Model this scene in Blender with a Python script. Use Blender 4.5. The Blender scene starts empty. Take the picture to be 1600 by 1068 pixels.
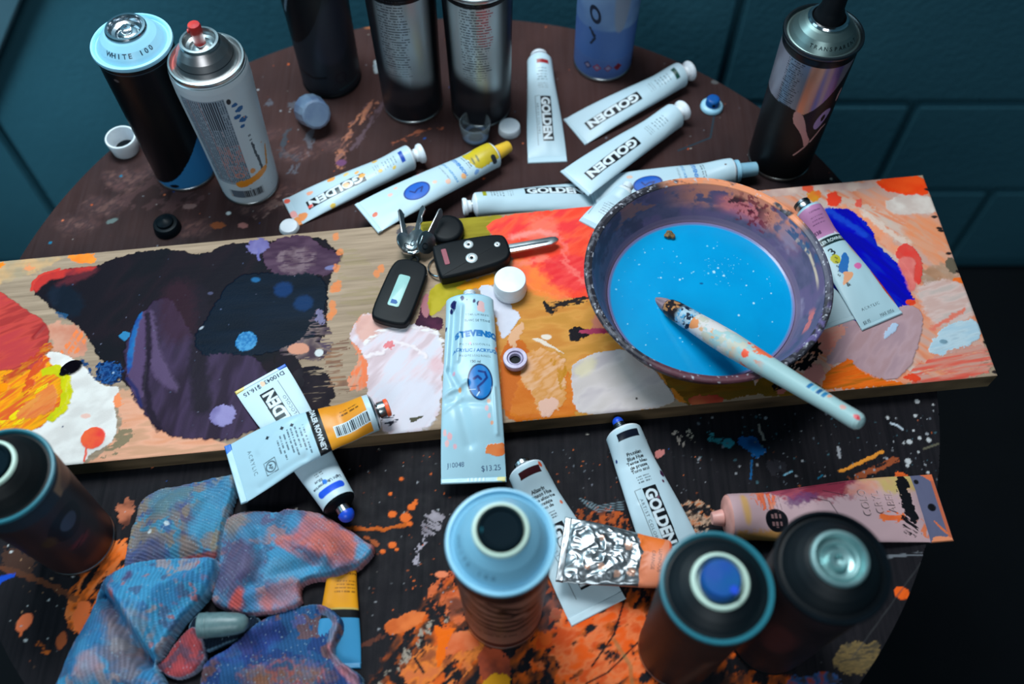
import bpy, bmesh, math
import numpy as np
from mathutils import Matrix, Vector, Quaternion

# ---------------------------------------------------------------- camera, world, lights, exposure
C = bpy.context.scene.collection
sc = bpy.context.scene
TZ = 0.75                       # height of the table top above the floor
HC, FPX, PITCH = 0.72, 1500.0, math.radians(30.5)
cam_d = bpy.data.cameras.new('camera'); cam = bpy.data.objects.new('camera', cam_d); C.objects.link(cam)
cam.location = (0, 0, TZ + HC); cam.rotation_euler = (PITCH, 0, 0)
cam_d.sensor_width = 36.0; cam_d.lens = 36.0 * FPX / 1600.0
cam_d.clip_start = 0.01
cam_d.dof.use_dof = True; cam_d.dof.focus_distance = 0.80; cam_d.dof.aperture_fstop = 3.4
sc.camera = cam
w = bpy.data.worlds.new('world'); sc.world = w; w.use_nodes = True
w.node_tree.nodes['Background'].inputs[0].default_value = (0.10, 0.30, 0.42, 1)
w.node_tree.nodes['Background'].inputs[1].default_value = 0.24
sc.view_settings.view_transform = 'Standard'; sc.view_settings.look = 'None'
sc.view_settings.exposure = 0.0; sc.view_settings.gamma = 1.0; sc.view_settings.use_curve_mapping = False

def area(name, loc, target, sx, sy, power, color, spread=180):
    d = bpy.data.lights.new(name, 'AREA'); d.shape = 'RECTANGLE'; d.size = sx; d.size_y = sy
    d.energy = power; d.color = color; d.spread = math.radians(spread)
    o = bpy.data.objects.new(name, d); C.objects.link(o); o.location = loc
    o.rotation_euler = (Vector(target) - Vector(loc)).to_track_quat('-Z', 'Y').to_euler()
    return o
area('ceiling_panel_light', (-0.22, 0.86, TZ + 1.30), (-0.06, 0.42, TZ), 0.60, 0.40, 22, (0.90, 0.97, 1.0))
area('window_light', (-1.3, 0.35, TZ + 1.0), (-0.1, 0.5, TZ), 0.7, 0.9, 5, (0.45, 0.80, 1.0))
area('front_fill', (-0.15, -0.95, TZ + 1.15), (-0.05, 0.65, TZ + .05), 0.7, 0.5, 9.5, (0.86, 0.95, 1.0))  # fill added on the camera side to lift the near faces, no real fitting
area('wall_wash', (-0.42, 0.80, TZ + 0.75), (-0.36, 1.02, TZ - .15), 0.25, 0.12, 3.2, (0.6, 0.9, 1.0))  # unseen wash added to brighten the upper left of the wall
area('left_wall_fill', (-1.0, 0.55, TZ + 0.15), (-0.75, 1.02, TZ - .38), 0.2, 0.2, 1.5, (0.62, 0.9, 1.0), 110)  # added out of frame to brighten the lower left wall

# ---------------------------------------------------------------- helpers
def P(px, py, z=0.0):
    """point of the table space seen along a viewing ray, on the horizontal plane z (m above the table)"""
    x = (px - 800) / FPX; y = (534 - py) / FPX
    dy = math.sin(PITCH) + y * math.cos(PITCH); dz = -math.cos(PITCH) + y * math.sin(PITCH)
    t = (HC - z) / -dz
    return np.array([x * t, dy * t, z])

def lin(c):
    c = np.asarray(c, float) / 255.0
    return np.where(c <= 0.04045, c / 12.92, ((c + 0.055) / 1.055) ** 2.4)

_rs = np.random.RandomState(7); _T = _rs.rand(256, 256)
def vn(x, y, seed=0):
    x = x + seed * 17.31; y = y + seed * 9.77
    xi = np.floor(x).astype(int); yi = np.floor(y).astype(int)
    fx = x - xi; fy = y - yi; fx = fx * fx * (3 - 2 * fx); fy = fy * fy * (3 - 2 * fy)
    a = _T[xi & 255, yi & 255]; b = _T[(xi + 1) & 255, yi & 255]; c = _T[xi & 255, (yi + 1) & 255]; d = _T[(xi + 1) & 255, (yi + 1) & 255]
    return (a * (1 - fx) + b * fx) * (1 - fy) + (c * (1 - fx) + d * fx) * fy
def fbm(x, y, o=4, seed=0):
    s = 0; a = 1; t = 0
    for k in range(o):
        s = s + a * vn(x * 2 ** k, y * 2 ** k, seed + 3 * k); t += a; a *= .55
    return s / t
def sstep(a, b, x):
    t = np.clip((x - a) / (b - a), 0, 1); return t * t * (3 - 2 * t)
def smooth_poly(p, n=2):
    p = np.asarray(p, float)
    for _ in range(n):
        q = np.roll(p, -1, 0); p = np.stack([p * .75 + q * .25, p * .25 + q * .75], 1).reshape(-1, 2)
    return p
def inside(X, Y, poly):
    m = np.zeros(X.shape, bool); n = len(poly)
    for i in range(n):
        x1, y1 = poly[i]; x2, y2 = poly[(i + 1) % n]
        if y1 == y2: continue
        c = (y1 > Y) != (y2 > Y)
        m ^= c & (X < (x2 - x1) * (Y - y1) / (y2 - y1) + x1)
    return m
def segdist(X, Y, a, b):
    ax, ay = a; dx, dy = b[0] - ax, b[1] - ay; L = dx * dx + dy * dy + 1e-12
    t = np.clip(((X - ax) * dx + (Y - ay) * dy) / L, 0, 1)
    return np.hypot(X - ax - t * dx, Y - ay - t * dy)
def polydist(X, Y, poly):
    d = np.full(X.shape, 1e9)
    for i in range(len(poly)): d = np.minimum(d, segdist(X, Y, poly[i], poly[(i + 1) % len(poly)]))
    return d

# ---- lettering: glyph outlines turned into a coverage grid once, then sampled onto the surface colours
_tc = {}
def glyphs(s, bold=0.0, track=1.0):
    k = (s, bold, track)
    if k in _tc: return _tc[k]
    cu = bpy.data.curves.new('t', 'FONT'); cu.body = s; cu.size = 1.0; cu.offset = bold; cu.space_character = track
    cu.resolution_u = 3; ob = bpy.data.objects.new('t', cu); C.objects.link(ob)
    bpy.context.view_layer.update()
    dg = bpy.context.evaluated_depsgraph_get()
    me = bpy.data.meshes.new_from_object(ob.evaluated_get(dg)); me.calc_loop_triangles()
    n = len(me.vertices); co = np.zeros(n * 3); me.vertices.foreach_get('co', co); co = co.reshape(-1, 3)[:, :2]
    tr = np.zeros(len(me.loop_triangles) * 3, int); me.loop_triangles.foreach_get('vertices', tr); tr = tr.reshape(-1, 3)
    S = 36.0; mn = co.min(0) - .03; mx = co.max(0) + .03
    W = int((mx[0] - mn[0]) * S) + 2; Hh = int((mx[1] - mn[1]) * S) + 2
    R = np.zeros((W, Hh), np.float32)
    for t in tr:
        p = (co[t] - mn) * S
        x0, y0 = np.maximum(np.floor(p.min(0)).astype(int), 0); x1, y1 = np.ceil(p.max(0)).astype(int) + 1
        gx, gy = np.meshgrid(np.arange(x0, min(x1, W)) + .5, np.arange(y0, min(y1, Hh)) + .5, indexing='ij')
        def e(a, b): return (b[0] - a[0]) * (gy - a[1]) - (b[1] - a[1]) * (gx - a[0])
        e0, e1, e2 = e(p[0], p[1]), e(p[1], p[2]), e(p[2], p[0])
        m = ((e0 >= 0) & (e1 >= 0) & (e2 >= 0)) | ((e0 <= 0) & (e1 <= 0) & (e2 <= 0))
        R[x0:min(x1, W), y0:min(y1, Hh)] = np.maximum(R[x0:min(x1, W), y0:min(y1, Hh)], m)
    bpy.data.objects.remove(ob); bpy.data.meshes.remove(me); bpy.data.curves.remove(cu)
    _tc[k] = (R, mn, mx, S); return _tc[k]

class Paint:
    """colours, relief, gloss and metal of a surface, laid down stroke by stroke in the surface's own mm coordinates"""
    def __init__(s, U, V, base, rough=.5, metal=0.):
        s.U = U; s.V = V; s.c = np.tile(lin(base), U.shape + (1,)); s.h = np.zeros(U.shape)
        s.r = np.full(U.shape, rough); s.m = np.full(U.shape, metal)
    def box(s, x0, y0, x1, y1):
        b = (s.U >= x0) & (s.U <= x1) & (s.V >= y0) & (s.V <= y1)
        i = np.flatnonzero(b.any(1)); 
        if len(i) == 0: return None
        j = np.flatnonzero(b.any(0)); return (slice(i[0], i[-1] + 1), slice(j[0], j[-1] + 1))
    def put(s, sl, m, c, h=None, rough=None, metal=None, alpha=1., mix=None):
        """c: colour or list of colours mixed by streak noise mix=(angle, length, width, seed)"""
        U = s.U[sl]; V = s.V[sl]; m = m * alpha
        st = None
        if isinstance(c, list):
            a, l, wd, sd = mix or (0, 12, 12, 1); ca, sa = math.cos(a), math.sin(a)
            st = fbm((U * ca + V * sa) / l, (-U * sa + V * ca) / wd, 3, sd)
            k = sstep(.25, .75, st) * (len(c) - 1)
            cols = np.array([lin(q) for q in c]); i = np.clip(k.astype(int), 0, len(c) - 2); f = (k - i)[..., None]
            col = cols[i] * (1 - f) + cols[i + 1] * f
        else: col = lin(c)
        s.c[sl] = s.c[sl] * (1 - m[..., None]) + col * m[..., None]
        if h is not None:
            hh = h * .6 * (1 if st is None else (.75 + .5 * st)); s.h[sl] = s.h[sl] * (1 - m) + (s.h[sl] * .5 + hh) * m
        if rough is not None: s.r[sl] = s.r[sl] * (1 - m) + rough * m
        if metal is not None: s.m[sl] = s.m[sl] * (1 - m) + metal * m
    def poly(s, pts, c, jag=0., js=3., soft=0., dry=None, sm=2, seed=1, jdir=None, **k):
        p = smooth_poly(pts, sm) if sm else np.asarray(pts, float)
        g = jag * 1.5 + soft + 1
        sl = s.box(p[:, 0].min() - g, p[:, 1].min() - g, p[:, 0].max() + g, p[:, 1].max() + g)
        if sl is None: return
        U = s.U[sl]; V = s.V[sl]
        if jag:
            if jdir is None:
                U = U + jag * 2 * (fbm(U / js, V / js, 3, seed) - .5); V = V + jag * 2 * (fbm(s.U[sl] / js, V / js, 3, seed + 5) - .5)
            else:
                q = -s.U[sl] * math.sin(jdir) + s.V[sl] * math.cos(jdir); r = s.U[sl] * math.cos(jdir) + s.V[sl] * math.sin(jdir)
                n = jag * 2 * (fbm(q / js, r / (js * 12), 3, seed) - .5); U = U + n * math.cos(jdir); V = V + n * math.sin(jdir)
        if soft:
            m = 0
            for q in range(8): m = m + inside(U + soft * math.cos(q * 2.4) * (.3 + .1 * q), V + soft * math.sin(q * 2.4) * (.3 + .1 * q), p)
            m = m / 8.
        else: m = inside(U, V, p).astype(float)
        if dry:
            a, l, wd, cov, sd = dry; ca, sa = math.cos(a), math.sin(a); U = s.U[sl]; V = s.V[sl]
            n = fbm((U * ca + V * sa) / l, (-U * sa + V * ca) / wd, 4, sd); m = m * sstep(cov + .04, cov - .04, n)
        s.put(sl, m, c, **k)
    def ell(s, x, y, rx, ry=None, c=(0, 0, 0), rot=0., jag=0., js=2., seed=1, edge=.35, ring=None, **k):
        ry = ry or rx; g = max(rx, ry) * (1.2 + jag) + .5; sl = s.box(x - g, y - g, x + g, y + g)
        if sl is None: return
        U = s.U[sl] - x; V = s.V[sl] - y; ca, sa = math.cos(rot), math.sin(rot)
        d = np.hypot((U * ca + V * sa) / rx, (-U * sa + V * ca) / ry)
        if jag: d = d + jag * 2 * (fbm(s.U[sl] / js, s.V[sl] / js, 3, seed) - .5)
        e = edge / min(rx, ry); m = sstep(1 + e, 1 - e, d)
        if ring: m = m * sstep(1 - ring - e, 1 - ring + e, d)
        s.put(sl, m, c, **k)
    def line(s, pts, wd, c, jag=0., js=3., seed=1, dry=None, soft=.25, taper=False, **k):
        p = np.asarray(pts, float); g = wd + jag + 1
        sl = s.box(p[:, 0].min() - g, p[:, 1].min() - g, p[:, 0].max() + g, p[:, 1].max() + g)
        if sl is None: return
        U = s.U[sl]; V = s.V[sl]; d = np.full(U.shape, 1e9)
        if jag: U = U + jag * 2 * (fbm(U / js, V / js, 2, seed) - .5); V = V + jag * 2 * (fbm(U / js, V / js, 2, seed + 4) - .5)
        for i in range(len(p) - 1):
            ww = 0 if not taper else wd * .5 * (i / (len(p) - 1))
            d = np.minimum(d, segdist(U, V, p[i], p[i + 1]) + ww)
        m = sstep(wd / 2 + soft, wd / 2 - soft, d)
        if dry:
            a, l, w2, cov, sd = dry; ca, sa = math.cos(a), math.sin(a); U = s.U[sl]; V = s.V[sl]
            n = fbm((U * ca + V * sa) / l, (-U * sa + V * ca) / w2, 4, sd); m = m * sstep(cov + .04, cov - .04, n)
        s.put(sl, m, c, **k)
    def rect(s, x, y, wx, wy, c, rot=0., **k):
        ca, sa = math.cos(rot), math.sin(rot)
        q = [(x + a * wx / 2 * ca - b * wy / 2 * sa, y + a * wx / 2 * sa + b * wy / 2 * ca) for a, b in ((-1, -1), (1, -1), (1, 1), (-1, 1))]
        s.poly(q, c, sm=0, **k)
    def dots(s, poly, n, c, r0, r1, seed=1, **k):
        rs = np.random.RandomState(seed); p = np.asarray(poly, float); mn = p.min(0); mx = p.max(0); got = 0
        for _ in range(n * 6):
            if got >= n: break
            x, y = mn + rs.rand(2) * (mx - mn); rr = r0 + (r1 - r0) * rs.rand() ** 4; q = c[rs.randint(len(c))] if isinstance(c[0], (tuple, list)) else c
            a = rs.rand() * 3; e = .6 + .4 * rs.rand()
            if not inside(np.array([x]), np.array([y]), p)[0]: continue
            got += 1; s.ell(x, y, rr, rr * e, c=q, rot=a, jag=.1, seed=got, edge=.3, **k)
    def text(s, t, x, y, h, c, ang=0., bold=0., track=1., squash=1., flip=False, **k):
        """centred text of cap height h (mm); ang is the reading direction"""
        R, mn, mx, S = glyphs(t, bold, track); sc_ = h / .73
        wd = (mx[0] - mn[0]) * sc_ * squash; g = wd / 2 + h * 1.5; sl = s.box(x - g, y - g, x + g, y + g)
        if sl is None: return
        U = s.U[sl] - x; V = s.V[sl] - y; ca, sa = math.cos(ang), math.sin(ang)
        a = (U * ca + V * sa) / sc_ / squash + (mn[0] + mx[0]) / 2; b = (-U * sa + V * ca) / sc_ + .365
        if flip: b = .73 - b
        fx = (a - mn[0]) * S - .5; fy = (b - mn[1]) * S - .5
        ok = (fx >= 0) & (fy >= 0) & (fx < R.shape[0] - 1) & (fy < R.shape[1] - 1)
        fx = np.where(ok, fx, 0); fy = np.where(ok, fy, 0); i = fx.astype(int); j = fy.astype(int); u = fx - i; v = fy - j
        m = (R[i, j] * (1 - u) + R[i + 1, j] * u) * (1 - v) + (R[i, j + 1] * (1 - u) + R[i + 1, j + 1] * u) * v
        s.put(sl, m * ok, c, **k)
    def small_print(s, x, y, wd, n, pitch, c, ang=0., seed=1, hh=None, alpha=.8):
        """n lines of print too small to read"""
        ca, sa = math.cos(ang), math.sin(ang); hh = hh or pitch * .5
        for k in range(n):
            o = (n - 1) / 2 * pitch - k * pitch; cx = x - o * sa; cy = y + o * ca; rs = np.random.RandomState(seed + k)
            wl = wd * (.75 + .25 * rs.rand()); g = wl; sl = s.box(cx - g, cy - g, cx + g, cy + g)
            if sl is None: continue
            U = s.U[sl] - cx; V = s.V[sl] - cy; a = U * ca + V * sa; b = -U * sa + V * ca
            m = (np.abs(a) < wl / 2) & (np.abs(b) < hh / 2); m = m * (vn(a / (hh * .55), a * 0 + k * 3.3, seed) > .38)
            s.put(sl, m.astype(float), c, alpha=alpha)
    def barcode(s, x, y, wd, ht, ang=0., c=(15, 15, 25), bg=(225, 232, 236), seed=3):
        s.rect(x, y, wd * 1.12, ht * 1.2, bg, rot=ang); ca, sa = math.cos(ang), math.sin(ang); rs = np.random.RandomState(seed); a = -wd / 2
        while a < wd / 2:
            b = wd / 60 * rs.choice([1, 1.5, 2.2]); s.rect(x + (a + b / 2) * ca, y + (a + b / 2) * sa, b, ht, c, rot=ang); a += b + wd / 60 * rs.choice([1, 1.4, 2])

# ---- materials
def mat(name, col=(.5, .5, .5), rough=.5, metal=0., trans=0., coat=0., noise=None, bump=0., attr=False, spec=.5, ior=1.45, bscale=400., raw=False):
    m = bpy.data.materials.new(name); m.use_nodes = True; nt = m.node_tree; b = nt.nodes['Principled BSDF']
    c = tuple(lin(col)) if not raw else col
    b.inputs['Base Color'].default_value = (*c, 1); b.inputs['Roughness'].default_value = rough; b.inputs['Metallic'].default_value = metal
    b.inputs['Transmission Weight'].default_value = trans; b.inputs['Coat Weight'].default_value = coat; b.inputs['Specular IOR Level'].default_value = spec
    b.inputs['IOR'].default_value = ior
    tc = nt.nodes.new('ShaderNodeTexCoord')
    if attr:
        a = nt.nodes.new('ShaderNodeAttribute'); a.attribute_name = 'paint'; nt.links.new(a.outputs['Color'], b.inputs['Base Color'])
        a = nt.nodes.new('ShaderNodeAttribute'); a.attribute_name = 'gloss'; nt.links.new(a.outputs['Fac'], b.inputs['Roughness'])
        a = nt.nodes.new('ShaderNodeAttribute'); a.attribute_name = 'metal'; nt.links.new(a.outputs['Fac'], b.inputs['Metallic'])
    elif noise:
        n = nt.nodes.new('ShaderNodeTexNoise'); n.inputs['Scale'].default_value = noise[0]; n.inputs['Detail'].default_value = 5
        nt.links.new(tc.outputs['Object'], n.inputs['Vector']); r = nt.nodes.new('ShaderNodeValToRGB')
        r.color_ramp.elements[0].position = .35; r.color_ramp.elements[1].position = .7
        r.color_ramp.elements[0].color = (*c, 1); r.color_ramp.elements[1].color = (*lin(noise[1]), 1)
        nt.links.new(n.outputs['Fac'], r.inputs['Fac']); nt.links.new(r.outputs['Color'], b.inputs['Base Color'])
    if bump:
        n = nt.nodes.new('ShaderNodeTexNoise'); n.inputs['Scale'].default_value = bscale; n.inputs['Detail'].default_value = 4
        nt.links.new(tc.outputs['Object'], n.inputs['Vector']); bp = nt.nodes.new('ShaderNodeBump'); bp.inputs['Strength'].default_value = bump
        bp.inputs['Distance'].default_value = .001; nt.links.new(n.outputs['Fac'], bp.inputs['Height']); nt.links.new(bp.outputs['Normal'], b.inputs['Normal'])
    return m
M = dict(
    paint=mat('painted_surface', attr=True, bump=.12, bscale=700, spec=.05),
    print=mat('printed_surface', attr=True, spec=.32),
    cloth=mat('terry_cloth', attr=True, bump=.5, bscale=1500, spec=.15),
    white=mat('white_plastic', (222, 228, 232), .35, noise=(60, (205, 212, 222))),
    cream=mat('cream_plastic', (190, 215, 200), .4),
    black=mat('black_plastic', (7, 14, 19), .42, noise=(40, (12, 20, 26)), spec=.1),
    nozzleblack=mat('dark_nozzle', (3, 20, 28), .6, spec=.05),
    foil=mat('foil', (150, 155, 160), .3, .9),
    rubber=mat('matte_black', (9, 13, 17), .5, spec=.16),
    steel=mat('steel', (185, 190, 190), .28, 1., noise=(90, (150, 155, 158))),
    chrome=mat('chrome', (205, 210, 215), .15, 1.),
    darksteel=mat('dark_steel', (70, 78, 84), .35, 1.),
    ltblue=mat('pale_blue_lacquer', (150, 205, 228), .35, noise=(30, (128, 190, 218))),
    tealrim=mat('teal_lacquer', (40, 110, 125), .3),
    blue=mat('blue_plastic', (14, 84, 140), .4, noise=(40, (16, 62, 150)), spec=.3),
    palemetal=mat('pale_metal', (165, 200, 200), .34, .75, noise=(60, (130, 170, 172))),
    satin=mat('satin_metal', (205, 212, 214), .42, .45),
    red=mat('red_plastic', (150, 25, 30), .35, noise=(120, (190, 50, 40))),
    yellow=mat('yellow_plastic', (225, 170, 40), .35, noise=(70, (235, 195, 70))),
    orange=mat('orange_plastic', (235, 75, 35), .4, noise=(150, (240, 120, 70))),
    bluecap=mat('blue_cap', (20, 70, 190), .35),
    palecap=mat('pale_blue_cap', (150, 195, 215), .4, noise=(70, (130, 180, 205))),
    lilac=mat('lilac_plastic', (190, 180, 205), .35, noise=(90, (150, 135, 165))),
    clear=mat('clear_plastic', (225, 235, 240), .12, trans=.92, ior=1.3),
    frost=mat('frosted_plastic', (120, 140, 165), .45, trans=.35, noise=(50, (85, 105, 140))),
    greycap=mat('grey_green_plastic', (95, 120, 122), .4, noise=(300, (80, 105, 108))),
    peach=mat('peach_plastic', (225, 160, 150), .4, noise=(90, (200, 140, 130))),
    edge=mat('dark_wood_edge', (48, 38, 36), .6, noise=(30, (30, 25, 26))),
    iron=mat('dark_iron', (25, 26, 28), .5),
)

# ---- meshes
def link(name, me, parent=None, m=None, smooth=None):
    o = bpy.data.objects.new(name, me); C.objects.link(o)
    if parent is not None: o.parent = parent
    if m is not None: me.materials.append(M[m] if isinstance(m, str) else m)
    if smooth is not None:
        me.polygons.foreach_set('use_smooth', [True] * len(me.polygons))
        if smooth > 0: me.set_sharp_from_angle(angle=math.radians(smooth))
    return o
def mk(V, F, attrs=None):
    """V (n,3) metres, F (m,4) quads"""
    me = bpy.data.meshes.new('m'); V = np.asarray(V, np.float32); F = np.asarray(F, np.int32)
    me.vertices.add(len(V)); me.vertices.foreach_set('co', V.ravel())
    k = F.shape[1]; me.loops.add(F.size); me.loops.foreach_set('vertex_index', F.ravel())
    me.polygons.add(len(F)); me.polygons.foreach_set('loop_start', np.arange(0, F.size, k, dtype=np.int32))
    me.update(calc_edges=True); me.validate()
    if attrs:
        c, r, mt = attrs; n = len(V)
        a = me.attributes.new('paint', 'FLOAT_COLOR', 'POINT'); q = np.ones((n, 4), np.float32); q[:, :3] = np.clip(c.reshape(-1, 3) * .86, 0, 1); a.data.foreach_set('color', q.ravel())
        a = me.attributes.new('gloss', 'FLOAT', 'POINT'); a.data.foreach_set('value', r.ravel().astype(np.float32))
        a = me.attributes.new('metal', 'FLOAT', 'POINT'); a.data.foreach_set('value', mt.ravel().astype(np.float32))
    return me
def gridF(nu, nv, wrap=False, mask=None, rev=False):
    i, j = np.meshgrid(np.arange(nu - 1), np.arange(nv if wrap else nv - 1), indexing='ij'); j2 = (j + 1) % nv
    F = np.stack([i * nv + j, (i + 1) * nv + j, (i + 1) * nv + j2, i * nv + j2], -1).reshape(-1, 4)
    if rev: F = F[:, ::-1]
    if mask is not None:
        mm = mask.ravel(); F = F[mm[F].all(1)]
    return F
def lathe(prof, seg=48, closed=False):
    """surface of revolution: prof = [(r, z)...] in mm -> mesh, outward normals when the profile runs bottom to top outside"""
    p = np.asarray(prof, float) / 1000; a = np.arange(seg) / seg * 2 * math.pi
    V = np.stack([p[:, 0:1] * np.cos(a), p[:, 0:1] * np.sin(a), np.repeat(p[:, 1:2], seg, 1)], -1).reshape(-1, 3)
    n = len(p); F = gridF(n, seg, wrap=True, rev=True)
    return mk(V, F)
def lathe_paint(prof, du, base, fn, step=.5, rough=.4, metal=0.):
    """painted surface of revolution; U = arc length round (0 at angle -90 deg = facing the viewer, + to the right), V = length along profile"""
    p = np.asarray(prof, float); d = np.hypot(*np.diff(p, axis=0).T); s = np.r_[0, np.cumsum(d)]
    n = max(2, int(s[-1] / step)); t = np.unique(np.r_[np.linspace(0, s[-1], n), s]); r = np.interp(t, s, p[:, 0]); z = np.interp(t, s, p[:, 1])
    rm = p[:, 0].max(); seg = int(2 * math.pi * rm / du); a = (np.arange(seg) / seg - .5) * 2 * math.pi
    U = np.repeat((a * rm)[None], len(t), 0); V = np.repeat(t[:, None], seg, 1)
    pt = Paint(U, V, base, rough, metal); pt.A = np.repeat(a[None], len(t), 0); pt.R = np.repeat(r[:, None], seg, 1); fn(pt)
    an = a - math.pi / 2; rr = r[:, None] + 0 * an
    W = np.stack([rr * np.cos(an), rr * np.sin(an), z[:, None] + 0 * an], -1) / 1000
    return mk(W.reshape(-1, 3), gridF(len(t), seg, wrap=True, rev=True), (pt.c, pt.r, pt.m))
def prism(pts, z0, z1, bev=0., seg=3):
    """extruded outline (mm) with rounded edges"""
    bm = bmesh.new(); vs = [bm.verts.new((x / 1000, y / 1000, z0 / 1000)) for x, y in pts]; f = bm.faces.new(vs)
    if f.normal.z > 0 or True: bm.normal_update()
    if f.normal.z > 0: f.normal_flip()
    r = bmesh.ops.extrude_face_region(bm, geom=[f]); bmesh.ops.translate(bm, vec=(0, 0, (z1 - z0) / 1000), verts=[g for g in r['geom'] if isinstance(g, bmesh.types.BMVert)])
    bmesh.ops.recalc_face_normals(bm, faces=bm.faces)
    if bev: bmesh.ops.bevel(bm, geom=[e for e in bm.edges if e.calc_face_angle(0) > .6 and abs(e.verts[0].co.z - e.verts[1].co.z) < 1e-6], offset=bev / 1000, segments=seg, affect='EDGES', profile=.5)
    me = bpy.data.meshes.new('m'); bm.to_mesh(me); bm.free(); return me
def rrect(wx, wy, r, n=6, cx=0, cy=0):
    o = []
    for k, (sx, sy) in enumerate(((1, 1), (-1, 1), (-1, -1), (1, -1))):
        for i in range(n + 1):
            a = math.pi / 2 * (k + i / n); o.append((cx + sx * (wx / 2 - r) + r * math.cos(a), cy + sy * (wy / 2 - r) + r * math.sin(a)))
    return o
def tube_mesh(path, r, seg=10, closed=False):
    """round wire along a path (mm)"""
    p = np.asarray(path, float); n = len(p); rad = np.full(n, r) if np.isscalar(r) else np.asarray(r, float)
    t = np.roll(p, -1, 0) - np.roll(p, 1, 0) if closed else np.gradient(p, axis=0); t /= np.linalg.norm(t, axis=1)[:, None] + 1e-9
    ref = np.array([0, 0, 1.]) if abs(t[:, 2]).mean() < .9 else np.array([1., 0, 0])
    a = np.cross(t, ref); a /= np.linalg.norm(a, axis=1)[:, None] + 1e-9; b = np.cross(t, a)
    th = np.arange(seg) / seg * 2 * math.pi
    V = (p[:, None] + rad[:, None, None] * (a[:, None] * np.cos(th)[None, :, None] + b[:, None] * np.sin(th)[None, :, None])).reshape(-1, 3) / 1000
    F = gridF(n, seg, wrap=True)
    if closed:
        j = np.arange(seg); j2 = (j + 1) % seg; o = (n - 1) * seg; F = np.r_[F, np.stack([o + j, j, j2, o + j2], -1)]
    me = mk(V, F)
    bm = bmesh.new(); bm.from_mesh(me)
    if not closed: bmesh.ops.holes_fill(bm, edges=bm.edges)
    bmesh.ops.recalc_face_normals(bm, faces=bm.faces); bm.to_mesh(me); bm.free(); return me

TOP = []
def thing(name, label, cat, loc=(0, 0, 0), rz=0., group=None, me=None, m=None, smooth=40):
    o = bpy.data.objects.new(name, me); C.objects.link(o); o.location = loc; o.rotation_euler = (0, 0, rz)
    if me is not None:
        if m: me.materials.append(M[m])
        if smooth is not None:
            me.polygons.foreach_set('use_smooth', [True] * len(me.polygons)); me.set_sharp_from_angle(angle=math.radians(smooth)) if smooth > 0 else None
    o['label'] = label; o['category'] = cat
    if group: o['group'] = group
    TOP.append(o); return o
def part(name, me, parent, m, smooth=40, label=None, loc=None, rot=None):
    o = link(name, me, parent, m, smooth)
    if label: o['label'] = label
    if loc is not None: o.location = loc
    if rot is not None: o.rotation_euler = rot
    return o
def struct(name, me, m):
    o = link(name, me, None, m); o['kind'] = 'structure'; TOP.append(o); return o

# ---------------------------------------------------------------- the room
def wall_mat():
    m = bpy.data.materials.new('painted_block_wall'); m.use_nodes = True; nt = m.node_tree; b = nt.nodes['Principled BSDF']; b.inputs['Roughness'].default_value = .45
    tc = nt.nodes.new('ShaderNodeTexCoord'); n = nt.nodes.new('ShaderNodeTexNoise'); n.inputs['Scale'].default_value = 3.; n.inputs['Detail'].default_value = 6
    r = nt.nodes.new('ShaderNodeValToRGB'); r.color_ramp.elements[0].color = (.022, .088, .124, 1); r.color_ramp.elements[1].color = (.040, .140, .186, 1)
    nt.links.new(tc.outputs['Object'], n.inputs['Vector']); nt.links.new(n.outputs['Fac'], r.inputs['Fac']); nt.links.new(r.outputs['Color'], b.inputs['Base Color'])
    n2 = nt.nodes.new('ShaderNodeTexNoise'); n2.inputs['Scale'].default_value = 120.; n2.inputs['Detail'].default_value = 4; nt.links.new(tc.outputs['Object'], n2.inputs['Vector'])
    bp = nt.nodes.new('ShaderNodeBump'); bp.inputs['Strength'].default_value = .25; bp.inputs['Distance'].default_value = .004
    nt.links.new(n2.outputs['Fac'], bp.inputs['Height']); nt.links.new(bp.outputs['Normal'], b.inputs['Normal']); return m
M['wall'] = wall_mat()
M['floor'] = mat('dark_floor', (5, 10, 15), .8, spec=.2, noise=(6, (8, 14, 20)), bump=.2, bscale=60)
M['panel'] = mat('blue_grey_panel', (70, 100, 112), .5, noise=(5, (60, 88, 100)))

def boxes(lst):
    bm = bmesh.new()
    for (x0, y0, z0, x1, y1, z1, bv) in lst:
        r = bmesh.ops.create_cube(bm, size=1); vs = r['verts']
        bmesh.ops.scale(bm, vec=(x1 - x0, y1 - y0, z1 - z0), verts=vs); bmesh.ops.translate(bm, vec=((x0 + x1) / 2, (y0 + y1) / 2, (z0 + z1) / 2), verts=vs)
        if bv:
            es = list({e for v in vs for e in v.link_edges}); bmesh.ops.bevel(bm, geom=es, offset=bv, segments=2, affect='EDGES')
    me = bpy.data.meshes.new('m'); bm.to_mesh(me); bm.free(); return me
YW = 1.02
bl = [(-1.6, YW + .012, -TZ, 1.6, YW + .12, 1.75, 0)]
zc = -TZ + .03
# block courses on the right; one smooth rendered stretch on the left
for k in range(12):
    z0 = zc + k * .2; off = .2 if k % 2 else 0
    x = .22 + .175 - off
    xs = [.30] + [q for q in (x + .4 * i for i in range(-1, 6)) if q > .33 and q < 1.55] + [1.6]
    if k >= 2: xs = [.30, 1.6]
    for a, b in zip(xs[:-1], xs[1:]): bl.append((a + .004, YW, z0 + .004, b - .004, YW + .03, z0 + .196, .006))
bl.append((-.775, YW, -TZ + .03, .296, YW + .03, 1.75, .004)); bl.append((-1.6, YW, -TZ + .03, -.785, YW + .03, 1.75, .004))
struct('wall_back', boxes(bl), 'wall')
struct('floor', boxes([(-1.6, -1.2, -TZ - .05, 1.6, YW + .12, -TZ, 0)]), 'floor')

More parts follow.
